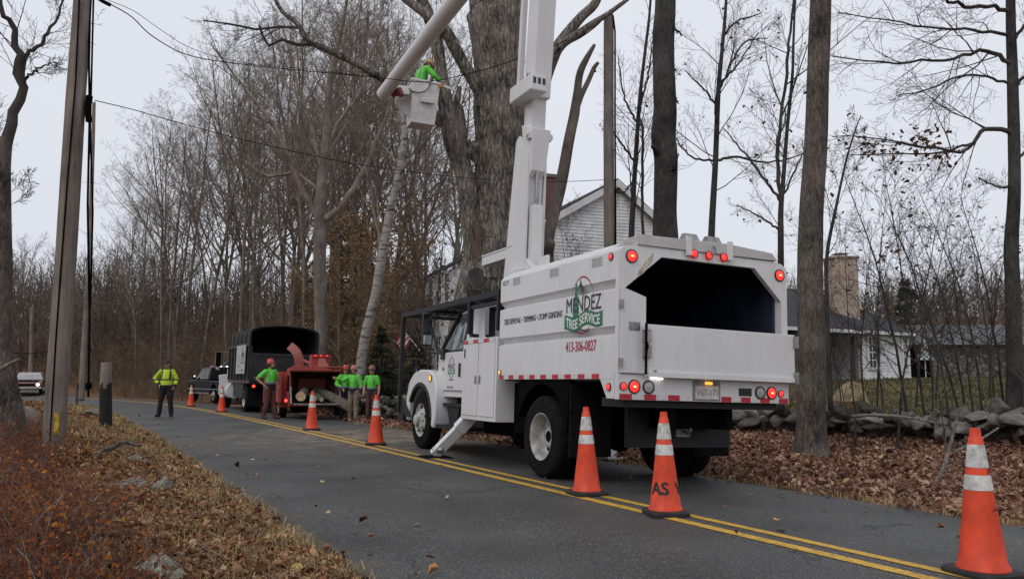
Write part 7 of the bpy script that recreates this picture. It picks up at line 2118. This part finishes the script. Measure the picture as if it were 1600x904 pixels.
for (u0, z0_, u1, z1_) in ((-ov, ze - ov * dl, ua, za_), (ua, za_, gw + ov, ze - ov * dr)):
    MB().add([HP(u0, -ov - .03, z0_ - .14), HP(u1, -ov - .03, z1_ - .14), HP(u1, -ov - .004, z1_ - .14), HP(u0, -ov - .004, z0_ - .14), HP(u0, -ov - .03, z0_ + .12), HP(u1, -ov - .03, z1_ + .12), HP(u1, -ov - .004, z1_ + .12), HP(u0, -ov - .004, z0_ + .12)],
             [(3, 2, 1, 0), (4, 5, 6, 7), (0, 1, 5, 4), (1, 2, 6, 5), (2, 3, 7, 6), (3, 0, 4, 7)]).build('rake_board', M_TRIM, house)
cA = W(857, 330, 29.0); cT = W(857, 280, 29.0).z
bc = MB(); 
def obox(mb, cx__, cy__, w_, d_, z0_, z1_):
    c = Vector((cx__, cy__)); pts_ = [c + hu * a + hv * b2 for a, b2 in ((-w_ / 2, -d_ / 2), (w_ / 2, -d_ / 2), (w_ / 2, d_ / 2), (-w_ / 2, d_ / 2))]
    return mb.hexa([(q.x, q.y, z0_) for q in pts_] + [(q.x, q.y, z1_) for q in pts_])
ck = obox(bc, cA.x, cA.y, .68, .60, ze - .2, cT).build('chimney', BR_RED, roof_)
obox(obox(MB(), cA.x, cA.y, .78, .70, cT, cT + .12), cA.x - .05, cA.y, .5, .4, cT + .12, cT + .17).build('chimney_cap', mat('cement_cap', (.2, .19, .19), .9, var=.2), ck)
for v in (3.0, 6.0, 9.0, 11.6, 13.0, 14.6):
    for z in (1.5, 4.4):
        q = h0 + hv * v
        house_window(house, q, tuple(-hv), .8, 1.7, z)
# flag on a slanted staff
fp = W(644, 548, 30.0)
fl = thing('flag', 'red and white striped flag with blue corner on a slanted staff', 'flag', fp)
a_ = W(630, 515, 30.0) - fp; b_ = W(643, 531, 30.0) - fp
MB().tube([a_ + (a_ - b_) * .2, b_ + (b_ - a_) * 1.0, Vector((.15, .1, -.1)), Vector((.15, .1, -2.6))], .015, 6).build('staff', M_TRIM, fl)
drop = Vector((-.28, 0, -.42)); 
for i in range(7):
    p0, p1 = a_.lerp(b_, i / 7), a_.lerp(b_, (i + 1) / 7)
    k0 = .45 if i < 3 else 0
    v_ = [p0 + drop * k0, p1 + drop * k0, p1 + drop * 1.05, p0 + drop * 1.05]
    w_ = Vector((0, .03 * math.sin(i), 0))
    MB().add([tuple(q + w_) for q in v_] + [tuple(q + w_ + Vector((0, .006, 0))) for q in v_], [(0, 1, 2, 3), (7, 6, 5, 4), (0, 4, 5, 1), (1, 5, 6, 2), (2, 6, 7, 3), (3, 7, 4, 0)]).build('stripe', mat('flag_red', (.35, .03, .05), .8) if i % 2 == 0 else mat('flag_white', (.6, .58, .58), .8), fl)
MB().add([tuple(a_), tuple(a_.lerp(b_, 3 / 7)), tuple(a_.lerp(b_, 3 / 7) + drop * .45), tuple(a_ + drop * .45)], [(0, 1, 2, 3)]).build('canton', mat('flag_blue', (.03, .05, .12), .8), fl)

# low house with big chimney on the right
l0 = W(1200, 505, 28.3); l1 = W(1425, 520, 33.2)
e0 = Vector((l0.x, l0.y)); e1 = Vector((l1.x, l1.y)); lu = (e1 - e0).normalized(); lv = Vector((-lu.y, lu.x)); LL = (e1 - e0).length
zE = 3.1; zG = W(1360, 604, 31.5).z
low = thing('low_house', 'low white house with dark hip roof and tall brick chimney at right', 'house', (0, 0, 0))
def LP(u, v, z): q = e0 + lu * u + lv * v; return (q.x, q.y, z)
dep = 6.0; zR = 5.0
MB().add([LP(-.3, -.3, zE), LP(LL, -.3, zE), LP(LL, dep, zE), LP(-.3, dep, zE), LP(-.3, dep / 2, zR), LP(LL - 2.0, dep / 2, zR), LP(-.3, -.3, zE - .16), LP(LL, -.3, zE - .16), LP(LL, dep, zE - .16), LP(-.3, dep, zE - .16)],
         [(0, 1, 5, 4), (1, 2, 5), (2, 3, 4, 5), (3, 0, 4), (6, 9, 8, 7), (0, 6, 7, 1), (1, 7, 8, 2), (2, 8, 9, 3), (3, 9, 6, 0)]).build('roof', M_ROOF, low)
MB().add([LP(-.32, -.32, zE - .15), LP(LL + .02, -.32, zE - .15), LP(LL + .02, -.31, zE - .02), LP(-.32, -.31, zE - .02), LP(-.32, -.34, zE - .15), LP(LL + .02, -.34, zE - .15), LP(LL + .02, -.34, zE - .02), LP(-.32, -.34, zE - .02)],
         [(0, 1, 2, 3), (7, 6, 5, 4), (0, 4, 5, 1), (2, 6, 7, 3)]).build('fascia', M_TRIM, low)
xw = (W(1342, 560, 31.4).xy - e0).dot(lu)
clap_wall('front_wall', e0 + lu * xw, e0 + lu * (LL - .25), zG - .3, zE - .14, M_CLAP, low, exp=.13)
clap_wall('side_wall', e0 + lu * (LL - .25), e0 + lu * (LL - .25) + lv * (dep - .3), zG - .3, zE - .14, M_CLAP, low, exp=.13)
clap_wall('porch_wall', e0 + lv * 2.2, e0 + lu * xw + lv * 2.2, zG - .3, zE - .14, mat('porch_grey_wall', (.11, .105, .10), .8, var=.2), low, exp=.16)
MB().add([LP(xw, 0, zG - .3), LP(xw, 2.2, zG - .3), LP(xw, 2.2, zE - .14), LP(xw, 0, zE - .14)], [(0, 1, 2, 3)]).build('porch_end_wall', M_CLAP, low)
for u in (.4, 1.4, 2.35, 2.75, xw - .5):
    q = e0 + lu * u
    b = MB(); pts_ = [q + lu * a + lv * b2 for a, b2 in ((-.09, -.09), (.09, -.09), (.09, .09), (-.09, .09))]
    b.hexa([(w_.x, w_.y, zG - .3) for w_ in pts_] + [(w_.x, w_.y, zE - .16) for w_ in pts_]).build('porch_post', mat('dark_post', (.10, .085, .075), .8, var=.2), low)
house_window(low, e0 + lu * (xw + .75), tuple(lu), .75, 1.2, zG + .75, 3, 4, .03)
house_window(low, e0 + lu * (LL - .65), tuple(lu), .28, 1.3, zG + .7, 2, 5, .03)
cq = W(1316, 470, 32.5); ct_ = W(1316, 402, 32.5).z
b = MB().box(cq.x - .53, cq.x + .53, cq.y - .4, cq.y + .4, zE - .6, ct_ - .1)
ck = b.build('chimney', BR_OLD, low)
MB().box(cq.x - .56, cq.x + .56, cq.y - .43, cq.y + .43, ct_ - .1, ct_).build('chimney_band', mat('cement_band', (.25, .22, .18), .9, var=.25), ck)
MB().box(cq.x - .28, cq.x + .28, cq.y - .25, cq.y + .25, ct_ + .12, ct_ + .15).box(cq.x - .2, cq.x - .16, cq.y - .2, cq.y - .16, ct_, ct_ + .12).box(cq.x + .16, cq.x + .2, cq.y - .2, cq.y - .16, ct_, ct_ + .12).build('rain_cap', M_STEEL, ck)

# stone outbuilding
def stonework():
    m = bpy.data.materials.new('rubble_stonework'); m.use_nodes = True; nt = m.node_tree; b = nt.nodes['Principled BSDF']; b.inputs['Roughness'].default_value = .9
    tc = nt.nodes.new('ShaderNodeTexCoord'); v = nt.nodes.new('ShaderNodeTexVoronoi'); v.inputs['Scale'].default_value = 4.5; nt.links.new(tc.outputs['Object'], v.inputs['Vector'])
    v2 = nt.nodes.new('ShaderNodeTexVoronoi'); v2.feature = 'DISTANCE_TO_EDGE'; v2.inputs['Scale'].default_value = 4.5; nt.links.new(tc.outputs['Object'], v2.inputs['Vector'])
    r = nt.nodes.new('ShaderNodeValToRGB'); e = r.color_ramp.elements; e[0].color = (.05, .045, .038, 1); e[1].color = (.20, .18, .15, 1); nt.links.new(v.outputs['Color'], r.inputs['Fac'])
    mr = nt.nodes.new('ShaderNodeMapRange'); mr.inputs[2].default_value = .06; nt.links.new(v2.outputs['Distance'], mr.inputs[0])
    mx = nt.nodes.new('ShaderNodeMixRGB'); mx.inputs[1].default_value = (.035, .032, .028, 1); nt.links.new(mr.outputs[0], mx.inputs[0]); nt.links.new(r.outputs['Color'], mx.inputs[2]); nt.links.new(mx.outputs[0], b.inputs['Base Color'])
    bp = nt.nodes.new('ShaderNodeBump'); bp.inputs['Distance'].default_value = .05; nt.links.new(mr.outputs[0], bp.inputs['Height']); nt.links.new(bp.outputs['Normal'], b.inputs['Normal'])
    return m
q0 = W(1412, 600, 36); q1 = W(1720, 600, 36)
out = thing('stone_outbuilding', 'low rubble-stone outbuilding with grey shingle roof at far right', 'building', (0, 0, 0))
zo = 2.72; zg = .5
MB().box(q0.x, q1.x, 36, 41, zg, zo).build('wall', stonework(), out)
MB().add([(q0.x - .3, 35.7, zo), (q1.x + .3, 35.7, zo), (q1.x + .3, 41.3, zo), (q0.x - .3, 41.3, zo), (q0.x + 1.6, 38.5, zo + 1.05), (q1.x - 1.6, 38.5, zo + 1.05)], [(0, 1, 5, 4), (1, 2, 5), (2, 3, 4, 5), (3, 0, 4), (3, 2, 1, 0)]).build('roof', M_ROOFG, out)
MB().box(q0.x + .15, q0.x + 1.3, 35.95, 35.99, zg, zo - .1).build('doorway', M_CHASS, out)
# closed patio umbrella
um = GP(1443, 33.5)
ub_ = thing('patio_umbrella', 'closed striped patio umbrella in front of the stone outbuilding', 'umbrella', um)
MB().tube([(0, 0, 0), (0, 0, 2.35)], .022, 8).build('pole', M_TRIM, ub_, smooth=True)
um_z = W(1443, 523, 33.5).z - um.z; um_b = W(1443, 562, 33.5).z - um.z
n_ = 16; b = MB(); secs = []
for i in range(13):
    u = i / 12; z = um_z + (um_b - um_z) * u; r0 = .06 + .12 * u + .28 * max(0, u - .55) ** 1.2 * 1.2
    secs.append([(r0 * (1 + .18 * (k_ % 2) * u) * math.cos(2 * PI * k_ / n_), r0 * (1 + .18 * (k_ % 2) * u) * math.sin(2 * PI * k_ / n_), z) for k_ in range(n_)])
for i in range(12):
    b.cur = i % 2
    n2 = len(b.v)
    b.v += secs[i] + secs[i + 1]
    for k_ in range(n_): b.f.append((n2 + k_, n2 + (k_ + 1) % n_, n2 + n_ + (k_ + 1) % n_, n2 + n_ + k_)); b.mi.append((i + k_) % 2)
b.build('canopy', [mat('umbrella_white', (.55, .57, .57), .8), mat('umbrella_teal', (.10, .16, .18), .8)], ub_)
# wooden bin beside the truck box
wb = GP(1240, 26)
bn = thing('wooden_bin', 'brown board compost bin glimpsed between truck box and oak trunk', 'bin', wb)
for i in range(6): MB().box(-.45, .55, -.02, .02, i * .19, i * .19 + .175).build('board', mat('brown_board', (.19, .13, .085), .9, var=.25, vscale=6), bn)
for x in (-.42, .52): MB().box(x - .05, x + .05, .022, .12, -.1, 1.2).build('post', mat('brown_board', (.19, .13, .085)), bn)
MB().box(-.45, .55, .8, .84, 0, 1.1).build('back_board', mat('brown_board', (.19, .13, .085)), bn)

# ================================================================== POLES AND WIRES
M_POLE = bark('weathered_pole', (0.11, 0.092, 0.08), (0.30, 0.255, 0.22), 8, plates=0.0, ramp=(.34, .60), stretch=.07)
def pole(label, spec, amp=.03, parent=None):
    d = spec[0][2]; bs = GP(spec[0][0], d)
    t = thing('utility_pole', label, 'utility pole', bs)
    limb('pole', spec, M_POLE, t, bs, n=24, rows=50, amp=amp, seed=71, rib=14)
    return t, bs
PD = 12.0
up1, ub1 = pole('leaning grey wooden utility pole with black cables on the left verge', [(82, 730, PD, 34), (87, 640, PD, 32), (98, 480, PD, 31), (108, 320, PD, 30), (118, 160, PD, 29), (129, 0, PD, 27), (140, -160, PD, 26)])
def wpts(lst, bs): return [W(a, b, d) - bs for a, b, d in lst]
MB().tube(wpts([(78, 690, PD - .15), (88, 520, PD - .15), (104, 300, PD - .15), (118, 130, PD - .15), (124, 0, PD - .15)], ub1), .012, 6).build('ground_wire', M_CHASS, up1, smooth=True)
MB().tube(wpts([(138, 620, PD), (140, 500, PD), (137, 320, PD), (140, 180, PD), (139, 100, PD), (141, 0, PD), (146, -160, PD)], ub1), .017, 8).build('cable', M_CHASS, up1, smooth=True)
MB().tube(wpts([(141, 480, PD + .1), (145, 330, PD + .1), (141, 200, PD + .1), (146, 0, PD + .1), (150, -160, PD)], ub1), .014, 6).build('cable', M_CHASS, up1, smooth=True)
MB().tube(wpts([(139, 190, PD), (137, 170, PD), (140, 150, PD)], ub1), .05, 8).build('cable_box', M_CHASS, up1, smooth=True)
p_ = W(88, 670, PD - .19) - ub1; q_ = W(88, 658, PD - .19) - ub1
MB().box(p_.x - .035, p_.x + .035, p_.y - .012, p_.y + .012, p_.z - .07, q_.z + .12).build('yellow_marker', mat('yellow_marker', (.40, .27, .02), .6, var=.25, vscale=14), up1)
b = MB().tube(wpts([(150, -5, PD), (160, 2, PD), (172, 8, PD)], ub1), .03, 8); b.build('insulator', M_CHASS, up1, smooth=True)
up2, ub2 = pole('straight grey utility pole rising behind the chip box', [(953, 650, 20, 20), (952, 500, 20, 18), (952, 380, 20, 17.5), (951, 200, 20, 16.5), (951, 24, 20, 16)])
MB().tube(wpts([(962, 395, 19.9), (961, 200, 19.9), (961, 50, 19.9), (958, 26, 19.9), (950, 20, 19.9), (940, 26, 19.9)], ub2), .025, 6).build('cable', M_CHASS, up2, smooth=True)
up3, ub3 = pole('distant thin utility pole at far left', [(47, 600, 60, 7), (49, 540, 60, 6), (50, 480, 60, 5.5)])
up4, ub4 = pole('thin leaning pole behind the black cable on the left', [(127, 626, 33, 9), (131, 540, 33, 8), (139, 420, 33, 7), (143, 300, 33, 6), (147, 160, 33, 5)])
def wire(label, lst, r):
    P = [W(a, b, d) for a, b, d in lst]
    # smooth through the points
    pts_ = []
    for i in range(len(P) - 1):
        p0, p1, p2, p3 = P[max(i - 1, 0)], P[i], P[i + 1], P[min(i + 2, len(P) - 1)]
        for k_ in range(6):
            u = k_ / 6; pts_.append(0.5 * ((2 * p1) + (p2 - p0) * u + (2 * p0 - 5 * p1 + 4 * p2 - p3) * u * u + (3 * p1 - p0 - 3 * p2 + p3) * u ** 3))
    pts_.append(P[-1])
    t = MB().tube([p - P[0] for p in pts_], r, 5).build('overhead_wire', M_CHASS, smooth=True)
    t.location = P[0]
    tag(t, label, 'wire', 'overhead wires')
wire('upper overhead wire from the left pole past the bucket to the grey pole', [(165, 3, 12), (205, 26, 12.4), (240, 58, 12.9), (300, 88, 13.6), (400, 103, 14.6), (500, 113, 15.4), (590, 121, 16), (665, 128, 16.6), (745, 112, 17.5), (810, 92, 18.2), (880, 65, 19), (944, 28, 19.8)], .009)
wire('lower overhead wire from the left pole across to the grey pole', [(148, 157, 12), (210, 172, 12.7), (280, 192, 13.5), (400, 223, 14.8), (560, 257, 16.4), (720, 277, 18), (850, 284, 19.2), (944, 281, 19.9)], .0075)
wire('thin overhead wire sagging from the pole top beside the upper wire', [(168, 0, 12), (210, 18, 12.6), (250, 46, 13.1), (300, 76, 13.8), (380, 98, 14.6), (480, 108, 15.4), (560, 118, 16.2)], .005)
wire('bundled service cable from the grey pole up along the broken limb', [(950, 22, 19.9), (930, 42, 19.7), (905, 60, 19.5), (880, 72, 19.2), (866, 84, 19)], .018)
wire('low pale wire at far left beside the distant pole', [(0, 548, 50), (40, 552, 50), (80, 549, 50)], .02)
# mailbox
mb_ = GP(126, 34)
ml = thing('mailbox', 'dark mailbox on a post beside the far road', 'mailbox', mb_)
MB().bar((0, 0, -.1), (0, 0, .95), .09).bar((-.05, 0, .72), (.45, 0, .72), .06).bar((.05, 0, .45), (.3, 0, .70), .05).build('post', mat('mailbox_post', (.10, .08, .06), .9), ml)
MB().prism([(-.11, .76), (.11, .76), (.11, .92)] + [(.11 * math.cos(a), .92 + .11 * math.sin(a)) for a in np.linspace(.2, PI - .2, 8)] + [(-.11, .92)], .05, .55, 'x').build('box', M_CHASS, ml)
# burnt pole stub
sp = [(165, 675, 19.5, 19), (165, 640, 19.5, 18), (165, 605, 19.5, 17), (166, 580, 19.5, 16), (166, 566, 19.5, 15)]
bs = GP(165, 19.5)
stp = thing('burnt_post', 'old pole stub with charred black lower half on the left verge', 'post', bs)
CHAR = mat('charred_wood', (0.012, 0.011, 0.011), .9, var=.3, vscale=8, bump=.5, bscale=20)
pts_, rads_ = limb_path(sp)
me, _ = rough_tube(local(pts_, bs), rads_, 20, 40, .05, seed=81, rib=12)
me.materials.append(M_POLE); me.materials.append(CHAR)
zc = W(165, 603, 19.5).z - bs.z
for p in me.polygons:
    if p.center.z < zc + .08 * math.sin(p.center.x * 40): p.material_index = 1
link('stub', me, None, stp)
# ================================================================== VERGES: leaves, brush, grass, twigs
LITTER = rampmat('fallen_leaf', [(0, (0.07, 0.03, 0.018)), (0.3, (0.19, 0.08, 0.04)), (0.6, (0.33, 0.155, 0.078)), (0.83, (0.45, 0.25, 0.135)), (0.97, (0.58, 0.40, 0.25)), (1, (0.60, 0.45, 0.14))], attr='rnd', trans=0.12, scale=2.0)
LITTER_R = rampmat('fallen_oak_leaf', [(0, (0.075, 0.034, 0.024)), (0.25, (0.185, 0.084, 0.055)), (0.55, (0.31, 0.165, 0.112)), (0.8, (0.43, 0.265, 0.185)), (0.97, (0.54, 0.38, 0.28)), (1, (0.52, 0.38, 0.16))], attr='rnd', trans=0.12, scale=2.0)
STRAW = rampmat('dry_grass', [(0, (0.20, 0.135, 0.06)), (0.5, (0.38, 0.27, 0.13)), (1, (0.54, 0.42, 0.22))], attr='rnd', trans=.2, scale=2.0)
TURF = rampmat('lawn_grass', [(0, (0.05, 0.06, 0.024)), (0.45, (0.10, 0.10, 0.045)), (1, (0.22, 0.19, 0.11))], attr='rnd', trans=.2, scale=2.0)
RUST = rampmat('autumn_shrub_leaf', [(0, (0.10, 0.045, 0.03)), (0.35, (0.29, 0.085, 0.03)), (0.7, (0.45, 0.16, 0.03)), (0.9, (0.52, 0.27, 0.04)), (1, (0.52, 0.05, 0.04))], attr='rnd', trans=.3, scale=2.0)
nr = np.random.default_rng(17)
def scatter(n, s0, s1, d0, d1, accept, near_pow=1.0):
    res = []
    while len(res) < n:
        u = nr.random((4000, 4))
        for a in u:
            s = s0 + (s1 - s0) * a[0]; dt = d0 + (d1 - d0) * a[1]
            x, y = xy(s, centre(s) + dt)
            if y < 2.5 or abs(x) > .68 * y + 1: continue
            dd = math.hypot(x, y)
            if a[2] > min(1, (6.0 / dd) ** near_pow): continue
            if not accept(s, dt, a[3], x, y): continue
            res.append((x, y, dd))
            if len(res) >= n: break
    return res
def leaves_on(name, label, pts_, m, size, flat=.42, lift=.02, grow_d=.012):
    P_ = np.array([(x, y, ground_z(x, y) + lift + nr.random() * .035) for x, y, d in pts_])
    D_ = np.array([d for x, y, d in pts_])
    V, F, rn = leaf_cloud(P_, size * (1 + grow_d * D_) * (.45 + 1.0 * nr.random(len(D_)) ** 1.6), nr, flat=flat)
    o = link(name, np_mesh(name, V, F, rn), m)
    tag(o, label, 'leaves', kind='stuff')
edge_l = lambda s, dt, r, x, y: dt < ROAD_L + .12 - (r * r) * .9 + .25 * mnoise.noise(Vector((s * 1.3, 2, 0)))
edge_r = lambda s, dt, r, x, y: dt > ROAD_R - .25 + (r ** .8) * .9 + .25 * mnoise.noise(Vector((s * 1.3, 7, 0)))
leaves_on('leaf_litter', 'brown fallen leaves covering the left verge', scatter(84000, 0, 42, -16, -3.0, edge_l, 1.25), LITTER, .054)
leaves_on('leaf_litter', 'reddish brown fallen oak leaves covering the right verge', scatter(60000, 2, 27, 2.3, 12.0, edge_r, .7), LITTER_R, .078)
leaves_on('leaf_litter', 'orange brown leaves on the slope behind the crew', scatter(9000, 18, 34, 3.4, 16, lambda s, dt, r, x, y: True, .5), LITTER, .10)
leaves_on('leaf_crumbs', 'small crumbled leaf bits among the fallen leaves of both verges', scatter(16000, 0, 24, -10, -3.1, edge_l, 1.3) + scatter(11000, 3, 22, 2.5, 10, edge_r, .8), LITTER, .032, flat=.3, lift=.03)
leaves_on('stray_leaves', 'few stray leaves lying on the asphalt', scatter(170, 1, 30, ROAD_L, ROAD_R, lambda s, dt, r, x, y: r < .15 + .8 * (abs(dt + .3) / 3) ** 3, .6), LITTER, .06, flat=.8, lift=.008)

def blades(name, label, pts_, m, h0_, h1_, w_, lean=.5, cat='grass', spread=.05, per=1):
    n = len(pts_) * per
    B = np.repeat(np.array([(x, y, ground_z(x, y) - .01) for x, y, d in pts_]), per, axis=0)
    B[:, :2] += nr.normal(size=(n, 2)) * spread
    a = nr.random(n) * 2 * PI; L = h0_ + (h1_ - h0_) * nr.random(n)
    dirx = np.stack([np.cos(a), np.sin(a), np.zeros(n)], 1); wv = np.stack([-np.sin(a), np.cos(a), np.zeros(n)], 1)
    le = np.abs(nr.normal(size=n)) * lean
    mid = B + dirx * (L * le * .35)[:, None] + np.array([0, 0, 1.0]) * (L * .6)[:, None]
    tip = B + dirx * (L * le)[:, None] + np.array([0, 0, 1.0]) * (L * np.clip(1 - le * .45, .15, 1))[:, None]
    w2 = (w_ * (1 + .03 * np.repeat(np.array([d for _, _, d in pts_]), per)))[:, None]
    V = np.stack([B - wv * w2, B + wv * w2, mid + wv * w2 * .7, mid - wv * w2 * .7, tip + wv * w2 * .12, tip - wv * w2 * .12], 1).reshape(-1, 3)
    b = (np.arange(n) * 6)[:, None]
    F = np.concatenate([b + np.array([[0, 1, 2, 3]]), b + np.array([[3, 2, 4, 5]])], 1).reshape(-1, 4)
    o = link(name, np_mesh(name, V, F, np.repeat(nr.random(n), 2)), m)
    tag(o, label, cat, kind='stuff')
blades('dry_grass', 'straw-coloured dry grass fringing the left road edge', scatter(9000, 0, 40, -4.9, -3.15, lambda s, dt, r, x, y: dt < ROAD_L + .10 and r > (-dt - 3.3) / 1.6 * .9, .8), STRAW, .05, .15, .0036, 1.3, per=4)
blades('dry_grass', 'thin dry grass along the right road edge', scatter(1500, 2, 25, 2.5, 4.2, lambda s, dt, r, x, y: dt > ROAD_R - .05 and r > (dt - 2.7) / 1.5, .7), STRAW, .04, .12, .0035, 1.2, per=3)
blades('lawn_grass', 'patchy green and tan lawn behind the stone wall', scatter(9000, 4, 30, 12, 34, lambda s, dt, r, x, y: s < 22, .2), TURF, .05, .16, .006, .6, per=3)
blades('lawn_grass', 'olive grass tufts on the far left verge', scatter(2500, 14, 40, -9, -3.5, lambda s, dt, r, x, y: mnoise.noise(Vector((x * .4, y * .4, 9))) > -.05, .3), STRAW, .08, .25, .006, .8, per=3)

# red-brown brush on the left verge: thin arching stems with small leaves
def brush():
    r = random.Random(31); items = []; tips = []; dark_items = []
    cnt = 0
    while cnt < 560:
        d = 3.6 + 12.5 * r.random() ** 1.4
        px = r.uniform(-60, 330); x = (px - 800) / FPX * d
        s, t = st(x, d); dt = t - centre(s)
        lim = -4.9 if d > 8 else -4.5
        if dt > lim - .5 * r.random() or dt < -14: continue
        if mnoise.noise(Vector((x * .8, d * .8, 4))) < -.28: continue
        g_ = on_ground(x, d)
        h = r.uniform(.25, .75) * (1.15 if dt < -6.5 else .75)
        for q in range(r.randint(2, 4)):
            a = r.uniform(0, 6.28); ln = r.uniform(.1, .6)
            p = [g_ + Vector((r.gauss(0, .05), r.gauss(0, .05), -.03))]
            dd = Vector((math.cos(a) * ln, math.sin(a) * ln, 1)).normalized()
            for k_ in range(4):
                dd = (dd + Vector((math.cos(a) * .16 * ln + r.gauss(0, .12), math.sin(a) * .16 * ln + r.gauss(0, .12), -.10 * k_))).normalized()
                p.append(p[-1] + dd * h / 4)
            (items if r.random() < .8 else dark_items).append((p, [.0042, .0038, .003, .0022, .0012], 4))
            for w_ in range(4):
                k_ = r.randint(1, 4); e = Vector((r.gauss(0, 1), r.gauss(0, 1), r.uniform(-.1, 1.0))).normalized() * r.uniform(.08, .28)
                tw_ = [p[k_], p[k_] + e * .5, p[k_] + e + Vector((0, 0, .02))]
                items.append((tw_, [.002, .0016, .001], 3)); tips += [tw_[1], tw_[2], p[k_]]
        cnt += 1
    V, F = batch_tubes(items)
    o = link('brush', np_mesh('brush', V, F), mat('red_stem', (0.15, 0.066, 0.042), .8, var=.35, vscale=1.5)); tag(o, 'tangle of thin red-brown brush stems on the left verge', 'brush', kind='stuff')
    V, F = batch_tubes(dark_items)
    o = link('brush', np_mesh('brush', V, F), mat('grey_stem', (0.36, 0.31, 0.27), .8, var=.3, vscale=1.5)); tag(o, 'pale bare stems sticking out of the left brush', 'brush', kind='stuff')
    T_ = np.array([tuple(q) for q in tips]); keep = nr.random(len(T_)) < .62
    T_ = T_[keep] + nr.normal(size=(keep.sum(), 3)) * .02
    V, F, rn = leaf_cloud(T_, .029, nr, flat=.1)
    # patches lean red or orange
    c = T_.mean(1)
    pn = np.array([mnoise.noise(Vector((q[0] * 1.1, q[1] * 1.1, 2))) for q in T_])
    rn = np.clip(np.repeat(nr.random(len(T_)) * .75 + .35 * pn, 2), 0, 1)
    o = link('brush_leaves', np_mesh('brush_leaves', V, F, rn), RUST); tag(o, 'small red and orange leaves of the left brush', 'leaves', kind='stuff')
brush()
# fallen twigs and leaf stalks among the litter
def twig_litter():
    r = random.Random(44); items = []
    for (x, y, d) in scatter(2600, 0, 26, -12, -3.4, edge_l, 1.2) + scatter(1500, 3, 24, 2.9, 11, edge_r, .8):
        a = r.uniform(0, 6.28); L = r.uniform(.06, .32); g_ = Vector((x, y, ground_z(x, y) + r.uniform(.02, .06)))
        e = Vector((math.cos(a), math.sin(a), r.gauss(0, .22))) * L
        items.append(([g_, g_ + e * .5 + Vector((r.gauss(0, .02), r.gauss(0, .02), .012)), g_ + e], [.0035, .003, .0015], 3))
    V, F = batch_tubes(items)
    o = link('twig_litter', np_mesh('twig_litter', V, F), mat('litter_twig', (.22, .16, .115), .9, var=.4, vscale=2.0)); tag(o, 'thin fallen twigs scattered among the leaves', 'twigs', kind='stuff')
twig_litter()
# fallen sticks and roots
def stick(label, lst, cat='branch', m=None, name='fallen_branch', twigs=0, seed=0):
    P = [W(a, b, d) for a, b, d, w in lst]; R2 = [w / 2 / FPX * d for a, b, d, w in lst]
    t = thing(name, label, cat, P[0])
    me, _ = rough_tube([p - P[0] for p in P], R2, 8, 16, .12, seed=seed)
    me.materials.append(m or LOGB); link('wood', me, None, t)
    if twigs:
        r_ = random.Random(seed); out_ = []
        p, r2 = resample([p - P[0] for p in P], R2, 8)
        twig_limb(r_, out_, p, r2, dict(FINE, max=3), twigs, t0=.2, ratio=.35, lvl=1)
        V, F = batch_tubes([(p, r, 4) for l, p, r in out_]); link('twigs', np_mesh('twigs', V, F), m or LOGB, t, 'stuff')
PALEW = bark('pale_dead_wood', (0.13, 0.11, 0.09), (0.34, 0.31, 0.27), 5)
stick('pale dead branch standing in the leaves right of the wall stones', [(1457, 762, 10.8, 6), (1472, 735, 10.9, 7), (1482, 705, 11, 6), (1490, 675, 11, 4), (1500, 640, 11, 2.5)], m=PALEW, twigs=5, seed=3)
stick('short broken branch leaning on the stone wall', [(1490, 705, 13.5, 5), (1525, 690, 13.6, 4), (1560, 668, 13.8, 3)], m=PALEW, twigs=3, seed=4)
stick('long thin branch lying on top of the stone wall', [(1330, 650, 16.2, 5), (1370, 648, 16, 5), (1420, 652, 15.8, 4), (1470, 662, 15.4, 3)], m=PALEW, twigs=2, seed=5)
stick('curved grey root arching over the left verge', [(138, 722, 11.0, 5), (152, 714, 11.2, 7), (160, 703, 11.3, 6), (178, 698, 11.4, 8), (190, 690, 11.4, 6), (204, 692, 11.5, 6), (220, 696, 11.4, 4)], m=BK_OAK, name='root', cat='root', seed=6)
stick('pale stick lying in the leaves at lower left', [(20, 890, 4.9, 5), (60, 865, 5.0, 4), (95, 846, 5.2, 3)], m=PALEW, twigs=2, seed=7)
stick('thin pale bramble arching over the lower left brush', [(25, 830, 5.2, 3), (50, 842, 5.1, 3), (42, 868, 5.0, 2.5), (55, 900, 4.8, 2)], m=PALEW, seed=8)
stick('pale broken branch at the far left edge', [(-5, 580, 11.5, 7), (15, 568, 11.5, 6), (32, 560, 11.5, 3)], m=PALEW, seed=9)
stick('short stick in the leaves near the right road edge', [(1435, 785, 9.0, 4), (1446, 776, 9.1, 4), (1450, 772, 9.2, 2)], m=PALEW, seed=10)
# wood chips on the road
WC = []
for i, (px, py) in enumerate([(395, 717), (300, 696), (513, 799), (504, 752), (340, 710), (1220, 832)]):
    g = G(px, py, .02); o = MB().hexa([(-.03, -.02, 0), (.03, -.015, 0), (.035, .02, 0), (-.025, .02, 0), (-.028, -.015, .012), (.025, -.01, .02), (.03, .015, .008), (-.02, .015, .015)]).build('wood_chip', CUT if i != 5 else BK_DARK)
    s, t = st(g.x, g.y); o.location = (g.x, g.y, road_z(t - centre(s)) + .003); o.rotation_euler = (0, 0, i)
    tag(o, 'small pale wood chip lying on the near lane' if i != 5 else 'small dark clod lying on the far lane', 'wood chip', 'wood chips on the asphalt' if i != 5 else None)
    if i != 5: WC.append(o)
rank_labels(WC, 'small pale wood chip on the near lane, %s of five across the picture')
